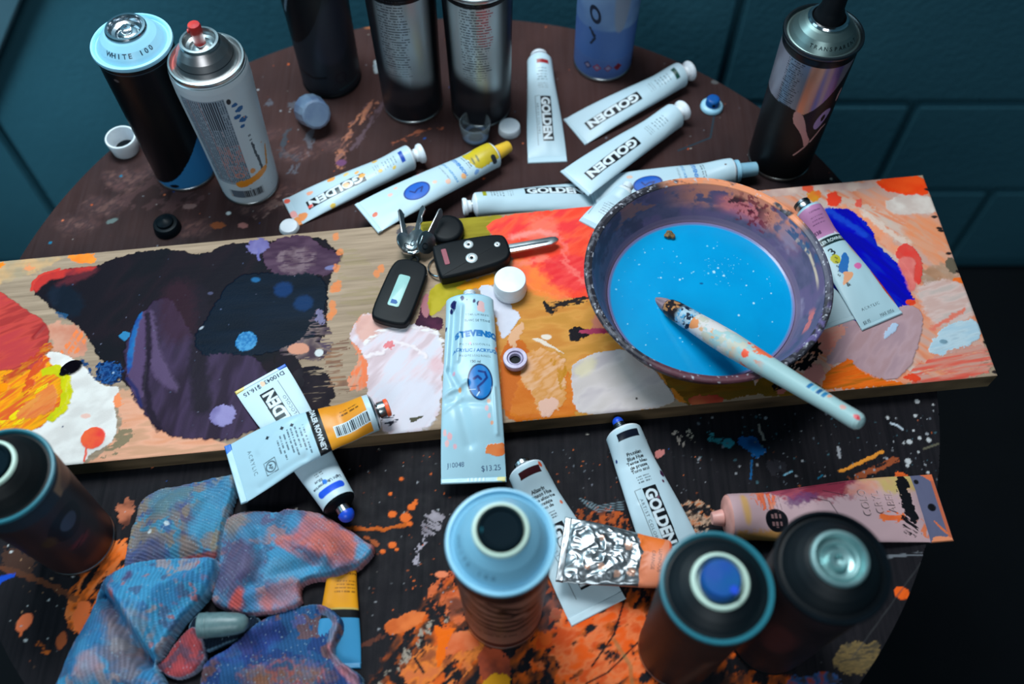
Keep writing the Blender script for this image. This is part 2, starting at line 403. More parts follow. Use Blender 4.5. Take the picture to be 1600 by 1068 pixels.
lp_ = thing('leaning_panel', 'blue-grey panel leaning against the wall behind the left side of the table', 'panel', (-.9, YW - .022, 0), 0, me=boxes([(-.60, -.011, 0, .30, .011, .60, .003)]), m='panel', smooth=None)
_e0 = Vector((-.681, 0, -.185)); _e1 = Vector((-.614, 0, -.099)); _d = (_e1 - _e0).normalized(); lp_.rotation_euler = (0, -math.atan2(_d.z, _d.x), 0); lp_.location = (-.681 - .04, YW - .020, -.185 - .05); lp_['_'] = 0; del lp_['_']
for o_ in (lp_,): o_.location = Vector((-.681, YW - .020, -.185)) - _d * .42
for v_ in lp_.data.vertices: v_.co.x += .60

# ---------------------------------------------------------------- table
def tpx(pts, z=0.): return [tuple(P(x, y, z)[:2] * 1000) for x, y in pts]
TC = np.array([-50.4, 420.4]); TR = 411.6
def paint_table(p):
    U, V = p.U, p.V
    g = fbm(U / 2.2, V / 60, 4, 3); g2 = fbm(U / 60, V / 60, 4, 9)
    p.c[:] = lin((17, 18, 22)) * (1 - g[..., None]) + lin((38, 35, 39)) * g[..., None]
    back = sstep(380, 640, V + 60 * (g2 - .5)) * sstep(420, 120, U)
    p.c += (back * (.4 + .9 * g2))[..., None] * (lin((66, 44, 42)) - lin((24, 22, 26)))  # far side of the top: reddish-brown sheen put into the colour
    p.h += .12 * (g - .5); p.r[:] = .38 + .3 * fbm(U / 9, V / 9, 3, 5)
    W = tpx; S = [(232, 100, 30), (205, 80, 25), (238, 130, 60), (120, 60, 30)]
    # large worn orange field at the near edge
    field = W([(600, 1010), (640, 960), (700, 900), (760, 880), (880, 900), (1000, 900), (1060, 960), (1200, 1000), (1260, 1100), (1100, 1200), (620, 1200), (560, 1100)])
    p.poly(field, [(60, 40, 35), (150, 70, 30), (225, 95, 30)], jag=10, js=14, soft=3, dry=(.9, 9, 5, .52, 4), mix=(.9, 14, 7, 8), h=.3, rough=.5)
    p.poly(W([(870, 940), (980, 930), (1040, 1000), (1010, 1068), (880, 1080), (820, 1030)]), [(235, 90, 25), (230, 120, 70), (215, 80, 30)], jag=7, js=9, dry=(.6, 14, 7, .60, 14), mix=(.5, 10, 6, 2), h=.5, rough=.4)
    p.poly(W([(620, 1068), (650, 1020), (700, 985), (745, 975), (760, 1010), (720, 1060), (690, 1090)]), [(215, 110, 60), (235, 125, 50), (160, 80, 45)], jag=5, js=7, dry=(.8, 12, 5, .58, 24), mix=(.8, 8, 5, 2), h=.5)
    p.poly(W([(690, 990), (735, 985), (760, 1000), (700, 1030), (680, 1015)]), [(225, 120, 75), (215, 95, 50)], jag=3, h=.6)
    p.poly(W([(598, 973), (640, 955), (665, 952), (668, 965), (630, 990), (605, 992)]), [(200, 90, 40), (232, 120, 60)], jag=2, js=5, h=.7)
    p.poly(W([(560, 1005), (610, 985), (600, 995), (565, 1015)]), (110, 60, 45), jag=2, alpha=.6)
    p.poly(W([(672, 920), (690, 895), (720, 895), (735, 950), (720, 985), (690, 960), (668, 945)]), [(120, 62, 45), (215, 105, 60), (190, 80, 40)], jag=4, js=6, dry=(1.2, 7, 5, .56, 5), h=.3)
    p.poly(W([(675, 975), (700, 985), (715, 975), (700, 1000), (693, 1040), (680, 1045), (685, 1000)]), (242, 105, 15), jag=2, js=5, h=.6)
    p.poly(W([(745, 1010), (790, 1010), (800, 1068), (770, 1090), (750, 1060)]), [(190, 80, 50), (130, 60, 45)], jag=3, js=4, h=.4)
    p.poly(W([(750, 1068), (765, 1052), (795, 1055), (800, 1075), (760, 1090)]), (225, 150, 30), jag=2, h=.5)
    p.ell(*W([(853, 995)])[0], 4.2, 6, c=(225, 95, 35), jag=.12, h=.5); p.ell(*W([(690, 897)])[0], 5, 2.6, c=(235, 130, 90), jag=.1, h=.4)
    p.line(W([(985, 905), (960, 990), (925, 1040)]), 1.3, (30, 22, 22)); p.line(W([(1000, 1000), (950, 1050), (915, 1068)]), 1.2, (30, 22, 22))
    p.line(W([(648, 1028), (662, 1050)]), 2., (35, 30, 30))
    p.line(W([(600, 1068), (660, 990), (700, 960)]), 7, (160, 145, 130), dry=(.7, 3, 6, .42, 3), jag=3)
    p.line(W([(960, 1000), (985, 1040), (990, 1090)]), 3, (120, 110, 70), alpha=.5)
    p.poly(W([(800, 930), (860, 900), (880, 960), (860, 990), (820, 980)]), [(40, 38, 45), (80, 70, 75)], jag=4, alpha=.6)
    # sweep under and beside the rag
    p.poly(W([(100, 940), (130, 890), (165, 855), (195, 835), (205, 870), (180, 930), (130, 990), (105, 985)]), [(150, 75, 35), (240, 110, 35), (235, 125, 65)], jag=5, js=7, dry=(1.0, 12, 4, .56, 6), mix=(1., 10, 5, 3), h=.5)
    p.poly(W([(110, 960), (135, 930), (145, 960), (125, 1000)]), (242, 115, 60), jag=2, h=.5)
    p.ell(*W([(38, 972)])[0], 5.2, 7.2, c=(245, 120, 75), jag=.08, h=.7, rot=-.4); p.line(W([(34, 985), (32, 992)]), 1.5, (240, 115, 65))
    p.line(W([(33, 995), (52, 998), (75, 1020)]), 3.4, (180, 90, 35), dry=(.2, 8, 3, .5, 3), jag=1.5); p.line(W([(-5, 885), (60, 905), (120, 935)]), 4.5, (110, 62, 40), alpha=.75, jag=2)
    p.line(W([(-5, 905), (22, 897)]), 3.4, (25, 75, 190), jag=1); p.line(W([(-5, 913), (10, 903)]), 2.4, (25, 75, 190), jag=1)
    p.poly(W([(0, 850), (60, 870), (50, 900), (0, 890)]), (85, 55, 42), jag=5, alpha=.6); p.ell(*W([(96, 1000)])[0], 4, 6, c=(160, 80, 45), jag=.2)
    p.poly(W([(180, 790), (205, 775), (210, 800), (195, 830), (185, 810)]), [(190, 110, 80), (90, 50, 40)], jag=3, js=3, h=.3)
    # splashes between rag and tubes
    p.line(W([(530, 825), (600, 826), (640, 818)]), 3., (190, 90, 30), jag=1.2, h=.3); p.line(W([(545, 845), (575, 840), (590, 850)]), 4, (170, 85, 45), dry=(0, 6, 3, .5, 3), jag=1.5)
    for q in [(613, 803, 3.4), (634, 808, 4.4), (643, 792, 3.2), (648, 786, 2.2), (640, 818, 2.4), (613, 851, 3.2), (598, 861, 2.2), (620, 858, 1.6), (610, 771, 1.6), (627, 748, 1.8), (720, 750, 1.6), (650, 781, 1.2)]:
        p.ell(*W([q[:2]])[0], q[2], q[2] * .85, c=(228, 105, 40), jag=.15, h=.4, seed=q[0])
    p.poly(W([(672, 795), (698, 800), (688, 825), (672, 840), (655, 835), (660, 812)]), [(170, 160, 168), (130, 120, 128)], dry=(-.5, 9, 1.6, .56, 3), jag=2, h=.3)
    p.line(W([(668, 838), (652, 860), (650, 880)]), 4, (165, 155, 165), dry=(1.2, 3, 2, .5, 3), jag=2)
    # near edge of the board to the pink tube
    p.poly(W([(1040, 795), (1080, 780), (1110, 785), (1120, 820), (1090, 840), (1060, 835)]), [(190, 95, 40), (200, 165, 140), (60, 45, 40)], dry=(.6, 6, 2.5, .55, 5), mix=(.6, 6, 2, 3), jag=4, h=.5)
    p.poly(W([(890, 800), (960, 790), (1000, 830), (960, 850), (900, 830)]), [(150, 70, 35), (200, 90, 40), (60, 45, 45)], dry=(.9, 5, 2.5, .52, 8), jag=5, h=.3)
    for q in range(4): p.line(W([(905 + q * 4, 778 + q * 4), (935, 790 + q * 3), (975, 783 + q * 4)]), .7, (130, 150, 160), alpha=.7)
    p.poly(W([(1020, 705), (1040, 702), (1036, 712), (1026, 718)]), (205, 125, 120), jag=1, h=.4)
    p.line(W([(1056, 675), (1066, 695)]), 5, (165, 150, 140), dry=(1.2, 3, 2, .48, 3), jag=2); p.line(W([(1075, 672), (1082, 688)]), 4, (185, 170, 155), dry=(1.2, 3, 2, .5, 6), jag=2)
    p.poly(W([(1105, 670), (1125, 680), (1145, 690), (1130, 700), (1105, 690)]), [(30, 110, 115), (60, 140, 150)], jag=3, dry=(.3, 5, 3, .52, 4)); p.ell(*W([(1138, 692)])[0], 5, 4, c=(50, 135, 150), jag=.3)
    p.poly(W([(1150, 682), (1185, 682), (1188, 698), (1200, 702), (1180, 722), (1170, 700), (1155, 700)]), [(15, 65, 115), (20, 90, 150)], jag=3, js=4, h=.3); p.line(W([(1175, 718), (1173, 748)]), 1.4, (25, 95, 150), jag=.6)
    p.poly(W([(1195, 715), (1235, 725), (1215, 745), (1195, 735)]), (50, 48, 54), jag=4, alpha=.7)
    p.line(W([(1186, 664), (1192, 685)]), 2.6, (150, 135, 125), jag=1.5); p.line(W([(1225, 742), (1237, 736)]), 1.5, (130, 190, 215)); p.line(W([(1278, 747), (1285, 742)]), 1.2, (30, 110, 140))
    p.line(W([(1310, 698), (1312, 715)]), 2.4, (150, 150, 155), jag=1); p.line(W([(1313, 736), (1345, 722), (1379, 705)]), 2.8, (225, 140, 50), jag=.8, h=.4)
    p.line(W([(1330, 748), (1370, 732), (1400, 717)]), 5, (150, 75, 45), dry=(.4, 9, 3, .56, 4), jag=2); p.poly(W([(1397, 732), (1423, 742), (1410, 757), (1400, 755)]), (225, 95, 40), jag=1.5, h=.4)
    p.line(W([(1392, 661), (1402, 664), (1410, 670)]), 2., (185, 195, 205)); p.line(W([(1443, 701), (1466, 693)]), 1.8, (95, 90, 75))
    for q in [(1421, 690, 2.2), (1451, 687, 2.1), (1437, 684, 1.5), (1387, 652, 1.5), (1430, 649, 1.5), (1433, 627, 2), (1419, 720, 2.6), (1450, 738, 1.2), (1427, 672, 1), (1412, 692, 1), (1458, 632, 1), (1435, 706, 1), (1418, 727, 1.4)]:
        p.ell(*W([q[:2]])[0], q[2], c=(190, 190, 192), jag=.15, seed=q[0])
    p.ell(*W([(1409, 926)])[0], 5.4, 5, c=(240, 95, 30), jag=.15, h=.5)
    p.poly(W([(1310, 1010), (1345, 1000), (1375, 1005), (1370, 1045), (1330, 1056), (1300, 1040)]), [(95, 80, 55), (120, 98, 62), (70, 62, 50)], jag=4, js=4, mix=(.2, 10, 2, 4), h=.3)
    p.poly(W([(1220, 1060), (1300, 1045), (1320, 1068), (1230, 1090)]), [(150, 60, 40), (40, 80, 130), (60, 50, 50)], jag=5, js=6, mix=(.2, 5, 5, 4)); p.line(W([(1385, 870), (1440, 865)]), 3, (110, 112, 118), dry=(0, 9, 1, .48, 3)); p.line(W([(1330, 1030), (1460, 850)]), 1.2, (60, 60, 62), alpha=.5)
    # far side: pink and grey swirls, orange drag marks
    p.line(W([(585, 158), (560, 190), (535, 225), (530, 260)]), 9, [(130, 90, 82), (175, 110, 82), (90, 65, 68)], dry=(1.1, 14, 4, .55, 4), jag=4, mix=(1, 9, 4, 2), h=.3)
    p.line(W([(600, 160), (575, 200), (550, 235)]), 6, (95, 75, 82), dry=(1.1, 14, 3, .5, 9), jag=3, alpha=.8)
    p.line(W([(420, 160), (470, 165), (490, 195), (480, 235), (455, 270)]), 8, (88, 86, 94), dry=(1.4, 12, 4, .5, 7), jag=4, alpha=.9); p.line(W([(450, 200), (440, 240), (470, 250)]), 7, (62, 66, 74), dry=(1, 10, 4, .52, 3), jag=4)
    p.line(W([(405, 340), (440, 310), (500, 320)]), 12, (120, 95, 90), dry=(.6, 12, 5, .5, 5), jag=5, alpha=.8); p.line(W([(615, 225), (660, 205), (690, 200)]), 5, (150, 82, 60), dry=(.4, 10, 3, .5, 8), jag=3)
    p.poly(W([(230, 245), (300, 240), (330, 330), (210, 330), (150, 300)]), (95, 66, 66), dry=(.8, 16, 7, .50, 11), jag=8, alpha=.55)
    for q in [(200, 280, 14), (250, 262, 9), (160, 320, 12), (120, 350, 10), (400, 320, 11), (440, 300, 9), (300, 355, 9), (465, 240, 9), (420, 210, 8), (520, 225, 8)]: p.ell(*W([q[:2]])[0], q[2] * 1.6, q[2], c=[(104, 72, 70), (70, 54, 58), (128, 92, 86)], jag=.55, js=9, seed=q[0], alpha=.5, edge=6, mix=(.8, 8, 4, q[0]))
    p.ell(*W([(340, 352)])[0], 7, 4, c=(120, 66, 40), jag=.3); p.ell(*W([(380, 352)])[0], 5, 3, c=(150, 100, 95), jag=.25); p.ell(*W([(357, 333)])[0], 2.2, c=(190, 195, 195)); p.ell(*W([(296, 322)])[0], 7, 3, c=(140, 110, 105), jag=.3, alpha=.7)
    p.ell(*W([(175, 345)])[0], 6, 2.6, c=(105, 120, 118), rot=.5, jag=.25, alpha=.8); p.ell(*W([(575, 42)])[0], 5, 3, c=(150, 90, 60), jag=.2); p.line(W([(587, 96), (588, 113)]), 4, (150, 160, 165), jag=1); p.ell(*W([(1117, 128)])[0], 4, 3, c=(90, 90, 92), jag=.2)
    p.ell(*W([(533, 254)])[0], 5, 4, c=(110, 70, 105), jag=.2); p.line(W([(1116, 180), (1110, 215), (1060, 235)]), 1.6, (35, 60, 72), alpha=.8)
    disc = [(TC[0] + TR * math.cos(a), TC[1] + TR * math.sin(a)) for a in np.linspace(0, 6.28, 60)]
    p.dots(disc, 260, [(165, 165, 170), (120, 120, 130), (190, 180, 170)], .3, 1.3, 3); p.dots(disc, 170, [(200, 90, 45), (150, 75, 45), (225, 120, 80)], .3, 1.6, 5); p.dots(disc, 60, [(30, 110, 140), (35, 80, 150)], .4, 1.8, 8)
    p.dots(W([(1080, 650), (1470, 640), (1470, 760), (1080, 760)]), 170, [(150, 150, 155), (95, 100, 108), (60, 90, 100)], .3, 1.5, 11)
    p.dots(W([(860, 700), (1100, 700), (1100, 800), (860, 800)]), 90, [(150, 150, 155), (105, 110, 118), (200, 100, 50)], .3, 1.1, 12)
    p.dots(W([(560, 700), (760, 700), (700, 1000), (560, 1000)]), 110, [(150, 150, 155), (215, 100, 45), (160, 80, 45)], .3, 1.1, 13)
    p.dots(W([(0, 850), (230, 780), (160, 1068), (0, 1068)]), 50, [(190, 190, 190), (160, 120, 90)], .4, 1.5, 14)
res = 1.0
gx = np.arange(TC[0] - TR - 1, TC[0] + TR + 2, res); gy = np.arange(max(TC[1] - TR - 1, 5), TC[1] + TR + 2, res)
X, Y = np.meshgrid(gx, gy, indexing='ij'); tp = Paint(X, Y, (30, 28, 32)); paint_table(tp)
dx, dy = X - TC[0], Y - TC[1]; rr = np.hypot(dx, dy); k = np.where(rr > TR, TR / np.maximum(rr, 1), 1)
keep = rr < TR + 1.5 * res
V = np.stack([TC[0] + dx * k, TC[1] + dy * k, np.clip(tp.h, -.1, 2) * np.where(rr > TR - 2, 0, 1)], -1) / 1000
table = thing('round_table', 'round dark wooden work table spattered with orange, white and blue paint', 'table')
ids = np.full(X.size, -1); mk_ = keep.ravel(); ids[mk_] = np.arange(mk_.sum()); F = ids[gridF(*X.shape, mask=keep)]
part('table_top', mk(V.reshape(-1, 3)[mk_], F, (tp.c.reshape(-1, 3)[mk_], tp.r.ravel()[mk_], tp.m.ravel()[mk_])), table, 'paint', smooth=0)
part('edge_band', lathe([(0, -26), (405, -26), (410.5, -24), (412, -20), (412, -2), (411.6, 0)], 160), table, 'edge', loc=(TC[0] / 1000, TC[1] / 1000, 0))
part('pedestal', lathe([(90, -26.5), (90, -32), (32, -40), (30, -200), (42, -300), (30, -420), (32, -690), (60, -705)], 40), table, 'iron', loc=(TC[0] / 1000, TC[1] / 1000, 0))
part('foot', lathe([(0, -750), (240, -750), (242, -742), (230, -732), (60, -704), (0, -704)], 64), table, 'iron', loc=(TC[0] / 1000, TC[1] / 1000, 0))

# ---------------------------------------------------------------- painted board
BZ = .020
def paint_board(p):
    W = lambda pts: tpx(pts, BZ); U, V = p.U, p.V; a0 = .115
    uu = U * math.cos(a0) + V * math.sin(a0); vv = -U * math.sin(a0) + V * math.cos(a0)
    g = fbm(uu / 70, vv / 3.2, 4, 3); g3 = fbm(uu / 25, vv / 1.1, 3, 13)
    t = np.clip(.7 * g + .4 * g3, 0, 1)[..., None]; p.c[:] = lin((116, 97, 80)) * (1 - t) + lin((186, 160, 136)) * t
    p.h += .15 * (g3 - .5); p.r[:] = .6
    Z5 = lambda pts: W([(x / 2.811, 350 + y / 2.811) for x, y in pts]); Z6 = lambda pts: W([(350 + x / 2.811, 330 + y / 2.811) for x, y in pts])
    Z7 = lambda pts: W([(700 + x / 2.811, 300 + y / 2.811) for x, y in pts]); Z8 = lambda pts: W([(1150 + x / 2.811, 250 + y / 2.811) for x, y in pts])
    # --- washes on the left
    p.poly(Z5([(-200, 170), (120, 150), (300, 130), (200, 200), (40, 260), (-200, 300)]), [(170, 150, 120), (225, 170, 110)], jag=5, alpha=.6, soft=2)
    p.poly(Z5([(285, 140), (400, 125), (430, 150), (395, 180), (330, 170)]), [(250, 140, 50), (245, 120, 40)], jag=4, js=4, h=.2)
    p.poly(Z5([(-100, 170), (20, 165), (15, 195), (-100, 200)]), (245, 130, 30), jag=3); p.poly(Z5([(100, 180), (160, 180), (150, 210), (110, 205)]), (235, 140, 90), jag=3, alpha=.8)
    p.poly(Z5([(180, 420), (350, 440), (400, 560), (330, 600), (230, 560)]), [(215, 150, 125), (205, 125, 100)], jag=5, js=5, soft=1.5, alpha=.85)
    for x in (0, 30, 60): p.line(Z5([(275 + x, 560), (340 + x, 470)]), 3.6, (240, 125, 70), dry=(-.9, 9, 1.6, .55, 4 + x), jag=.5)
    p.poly(Z5([(490, 740), (600, 720), (640, 800), (700, 900), (1000, 960), (1100, 1000), (600, 1060), (330, 1080), (460, 990), (540, 900)]), [(205, 150, 118), (232, 165, 135), (225, 150, 115)], jag=5, js=7, soft=1, mix=(a0, 25, 5, 5), alpha=.92)
    p.poly(Z5([(480, 735), (530, 735), (545, 790), (500, 810)]), (245, 140, 90), jag=3, h=.2); p.poly(Z5([(530, 870), (600, 900), (560, 960), (470, 1020), (430, 1040), (500, 960)]), (135, 118, 92), jag=5, dry=(a0, 14, 3, .55, 4))
    # --- white pool, red, orange, yellow on the far left
    p.poly(Z5([(195, 548), (330, 588), (400, 660), (440, 710), (540, 716), (490, 760), (520, 880), (505, 940), (460, 985), (400, 1000), (370, 1045), (280, 1110), (100, 1060), (60, 900), (120, 700)]), [(218, 208, 202), (234, 226, 220)], jag=1.5, js=4, h=.8, rough=.35, mix=(.6, 16, 8, 3))
    p.poly(Z5([(-300, 560), (-100, 600), (100, 640), (200, 560), (215, 600), (280, 650), (300, 720), (290, 800), (240, 850), (150, 920), (-300, 960)]), [(235, 120, 30), (250, 160, 20), (225, 150, 20), (220, 90, 40)], jag=3, js=6, h=1.6, mix=(.75, 26, 3.2, 7), rough=.35)
    p.line(Z5([(205, 650), (250, 640), (290, 670), (298, 740), (280, 810), (235, 850)]), 8, [(195, 190, 20), (220, 205, 20)], jag=1.5, h=1.6, rough=.3)
    p.line(Z5([(60, 850), (150, 780), (200, 700)]), 6, (235, 205, 20), dry=(.7, 14, 1.6, .52, 3), h=1.7); p.line(Z5([(-20, 880), (90, 870), (140, 800)]), 5, (240, 200, 20), dry=(.7, 14, 1.6, .52, 8), h=1.7); p.line(Z5([(-30, 730), (20, 720)]), 8, (245, 140, 10), h=1.8)
    p.poly(Z5([(170, 740), (240, 700), (255, 760), (230, 830), (150, 850), (60, 860), (100, 800)]), [(225, 110, 60), (230, 130, 70)], jag=3, h=1.7, mix=(.7, 14, 2, 3), alpha=.85)
    p.poly(Z5([(-300, 260), (0, 290), (50, 330), (100, 370), (160, 402), (208, 440), (220, 495), (200, 545), (196, 600), (160, 650), (60, 640), (-20, 650), (-300, 640)]), [(165, 52, 50), (196, 68, 60), (186, 60, 62)], jag=1.5, js=6, h=2.2, mix=(.5, 26, 5, 5), rough=.4)
    p.line(Z5([(215, 540), (150, 600), (90, 650), (20, 680)]), 6, [(205, 120, 30), (190, 60, 40)], jag=3, h=2., mix=(.6, 10, 2, 5))
    p.line(Z5([(150, 500), (195, 450)]), 3, (150, 40, 42), soft=1.5, h=2.5); p.line(Z5([(200, 600), (150, 660), (120, 740)]), 8, (215, 80, 35), jag=2, h=2., dry=(.8, 12, 2, .55, 3))
    p.ell(*Z5([(410, 940)])[0], 9.6, 9.6, c=[(235, 60, 60), (245, 100, 60)], h=1.2, rough=.25, jag=.06); p.line(Z5([(380, 975), (378, 1010), (370, 1040)]), 1.7, (235, 90, 70), h=.5)
    # --- large dark shape
    dk = Z5([(150, 300), (135, 270), (165, 225), (300, 195), (430, 185), (520, 140), (700, 108), (820, 118), (880, 140), (950, 108), (1020, 82), (1150, 85), (1280, 55), (1430, 60), (1470, 110), (1520, 135), (1460, 180), (1440, 290), (1440, 400), (1430, 470), (1400, 540), (1300, 560), (1340, 640), (1330, 760), (1200, 860), (1130, 900), (1020, 950), (900, 940), (770, 940), (690, 900), (650, 850), (590, 760), (560, 700), (440, 600), (400, 520), (350, 450), (280, 410), (200, 350)])
    p.poly(dk, [(17, 18, 25), (28, 20, 28), (21, 18, 26)], jag=2.2, js=3.5, h=.9, mix=(1.0, 60, 22, 3), rough=.5)
    p.poly(Z5([(135, 270), (165, 225), (300, 195), (440, 183), (400, 210), (300, 230), (210, 250), (170, 290), (155, 305)]), [(190, 50, 45), (120, 40, 48)], jag=1.2, h=1.1, soft=1); p.line(Z5([(140, 290), (145, 255), (180, 225), (260, 200)]), 3, (205, 60, 50), jag=.7, h=1.1)
    p.poly(Z5([(300, 230), (440, 190), (430, 215), (320, 265), (220, 280)]), (92, 36, 44), jag=2, soft=2.5, alpha=.8)
    p.poly(Z5([(180, 300), (300, 250), (380, 350), (340, 420), (270, 405)]), [(10, 26, 40), (22, 36, 52)], jag=3, soft=3, alpha=.7)
    p.poly(Z5([(240, 380), (300, 400), (290, 420), (255, 405)]), (35, 85, 125), jag=2, alpha=.7)
    pur = Z5([(665, 350), (700, 330), (760, 330), (850, 500), (920, 560), (1110, 570), (1160, 640), (1240, 720), (1200, 860), (1130, 900), (1020, 950), (900, 942), (770, 942), (690, 900), (650, 850), (590, 770), (560, 700), (545, 600), (560, 500), (610, 410)])
    p.poly(pur, [(40, 28, 45), (62, 46, 72), (50, 37, 58)], jag=2.2, js=3.5, h=1., mix=(1.45, 60, 12, 9), soft=.8, rough=.45)
    p.poly(Z5([(665, 350), (690, 480), (700, 560), (760, 680), (800, 740), (720, 720), (660, 640), (640, 560), (640, 440)]), (92, 72, 104), jag=2, soft=2, alpha=.75, h=1.2); p.poly(Z5([(600, 420), (655, 370), (650, 480), (640, 700), (625, 780), (580, 740), (555, 640), (570, 520)]), (88, 66, 100), jag=1.5, alpha=.8, h=1.2)
    p.line(Z5([(650, 400), (655, 560), (640, 700), (660, 820), (700, 900)]), 5, (32, 22, 38), soft=1.5, jag=1.5)
    p.line(Z5([(870, 300), (880, 480), (870, 640), (890, 800)]), 16, (28, 22, 32), soft=4, jag=2, alpha=.9)
    p.poly(Z5([(700, 280), (850, 230), (870, 480), (760, 540), (700, 480)]), (52, 26, 38), soft=6, jag=4, alpha=.6)
    p.poly(Z5([(560, 560), (595, 420), (640, 370), (600, 480), (590, 560), (585, 620), (560, 680)]), [(35, 60, 130), (30, 105, 165)], jag=1, soft=.8, h=1.2); p.poly(Z5([(520, 490), (545, 470), (580, 480), (560, 510), (535, 512)]), (45, 120, 165), jag=1, h=1.1); p.line(Z5([(560, 680), (600, 730), (620, 800)]), 3, (40, 40, 85), soft=1)
    p.poly(Z6([(70, 280), (200, 270), (330, 260), (450, 290), (455, 400), (430, 500), (380, 570), (300, 600), (140, 640), (0, 625), (-100, 640), (-140, 560), (-60, 450), (0, 340)]), [(2, 14, 28), (3, 20, 37)], jag=2.5, js=4, h=1.1, rough=.45, mix=(a0, 60, 14, 4))
    p.ell(*Z6([(262, 345)])[0], 8, c=(10, 45, 88), jag=.15, edge=2); p.ell(*Z6([(350, 405)])[0], 8, c=(12, 45, 84), jag=.15, edge=2); p.ell(*Z6([(140, 303)])[0], 4, 2.6, c=(30, 90, 135), jag=.15, edge=.8); p.ell(*Z6([(98, 573)])[0], 9, 9.6, c=[(35, 105, 160), (75, 145, 190)], jag=.12, mix=(0, 2, 2, 2), h=1.4)
    p.poly(Z6([(170, 170), (250, 110), (380, 110), (440, 165), (530, 185), (500, 240), (450, 290), (380, 270), (250, 290), (180, 250)]), [(62, 40, 60), (84, 60, 78)], jag=2.5, js=3, h=1.3, mix=(a0, 20, 6, 3)); p.poly(Z6([(225, 190), (300, 160), (390, 165), (410, 210), (380, 270), (250, 280)]), [(96, 72, 84), (118, 96, 104), (84, 62, 74)], jag=2, soft=2, dry=(a0, 12, 2, .6, 6), h=1.4)
    p.ell(*Z6([(470, 250)])[0], 5, 2.4, c=(110, 110, 150), jag=.2, rot=.2); p.ell(*Z6([(150, 155)])[0], 10, 9, c=[(100, 92, 145), (125, 118, 165)], jag=.4, js=3, h=1.5); p.line(Z6([(150, 170), (155, 215)]), 2.4, (105, 100, 155), jag=1)
    p.ell(*Z5([(980, 842)])[0], 10.5, 9.6, c=[(110, 100, 150), (145, 135, 182)], jag=.16, h=1.4); p.ell(*Z5([(925, 305)])[0], 2.4, 1.6, c=(70, 70, 95)); p.ell(*Z5([(886, 458)])[0], 2.2, 1.1, c=(160, 165, 175), rot=.8)
    p.dots(dk, 45, [(110, 110, 130), (80, 90, 120), (60, 70, 95)], .3, .8, 4)
    # streaked end of the dark shape and bare wood
    p.poly(Z6([(400, 430), (440, 430), (470, 560), (480, 640), (380, 660), (300, 640), (220, 620), (360, 560)]), [(82, 66, 82), (120, 100, 96), (70, 55, 66)], jag=3, js=3, dry=(a0, 18, 2.4, .58, 3), h=.8)
    p.poly(Z6([(400, 435), (445, 430), (435, 500), (415, 500)]), [(120, 115, 145), (95, 80, 110)], jag=3, js=2, h=1.2)
    p.poly(Z6([(250, 760), (290, 700), (420, 670), (480, 740), (480, 850), (430, 900), (350, 900)]), [(26, 22, 30), (40, 32, 38)], jag=4, js=2.5, h=.7, jdir=a0, dry=(a0, 20, 2, .72, 3))
    p.ell(*Z6([(328, 605)])[0], 9, 5.5, c=(205, 140, 115), jag=.12, h=.8); p.ell(*Z6([(418, 622)])[0], 3.6, c=(205, 205, 205)); p.line(Z6([(222, 630), (223, 665)]), 1.5, (20, 16, 20))
    p.poly(Z6([(440, 600), (520, 560), (560, 560), (500, 700), (560, 740), (680, 745), (560, 790), (480, 800), (450, 720)]), [(120, 88, 74), (150, 110, 85)], dry=(a0, 22, 1.6, .5, 5), jag=4)
    p.poly(Z6([(540, 560), (580, 490), (600, 450), (660, 450), (640, 560), (640, 700), (650, 760), (560, 800), (540, 740), (600, 640)]), [(215, 130, 95), (238, 120, 75), (205, 150, 125)], jag=3, js=3, dry=(a0, 14, 2, .66, 5), h=.4, mix=(1.3, 16, 5, 4))
    for q in [(490, 110), (500, 320), (480, 340), (475, 410), (480, 440), (510, 180), (670, 275), (690, 250), (495, 250), (465, 460)]: p.ell(*Z6([q])[0], 3, 4.4, c=(225, 130, 75), jag=.4, js=2, seed=q[0], alpha=.8)
    p.poly(Z6([(480, 300), (520, 310), (510, 360), (470, 350)]), (220, 125, 75), dry=(a0, 9, 1.5, .5, 6), jag=2, alpha=.9); p.poly(Z6([(500, 170), (570, 150), (700, 300), (660, 440), (560, 470), (500, 380)]), (150, 132, 95), dry=(a0, 30, 3, .5, 15), jag=3, alpha=.4)
    p.poly(Z6([(850, 60), (850, 110), (760, 100), (755, 75)]), (30, 50, 75), jag=2, alpha=.7)
    # pink white pool left of the big tube
    p.poly(Z6([(600, 450), (670, 450), (800, 495), (960, 520), (965, 760), (930, 960), (700, 990), (690, 900), (620, 800), (640, 700), (600, 600), (540, 560)]), [(206, 180, 184), (222, 200, 206), (214, 208, 216)], jag=2.5, js=4, h=.8, mix=(.9, 26, 6, 5), rough=.42)
    p.poly(Z6([(600, 450), (670, 450), (760, 500), (700, 520), (640, 580), (600, 570), (570, 520)]), [(205, 150, 138), (220, 165, 150)], jag=2, soft=1.5, alpha=.9); p.line(Z6([(620, 580), (680, 530), (800, 510), (930, 530), (965, 580)]), 4, (232, 222, 222), soft=1, jag=1.5, h=1.4, dry=(.2, 14, 2, .6, 4))
    p.line(Z6([(620, 640), (700, 620), (740, 570), (840, 600), (890, 640)]), 3, (232, 216, 218), soft=1, jag=2, h=1.4); p.poly(Z6([(700, 580), (740, 565), (750, 590), (730, 610), (705, 600)]), (225, 90, 95), jag=2, js=2, alpha=.8)
    p.poly(Z6([(640, 760), (940, 720), (930, 960), (720, 985), (680, 900)]), (212, 208, 218), soft=4, jag=3, alpha=.8); p.poly(Z6([(900, 640), (965, 640), (960, 720), (900, 700)]), (222, 170, 172), soft=3, jag=2, alpha=.6)
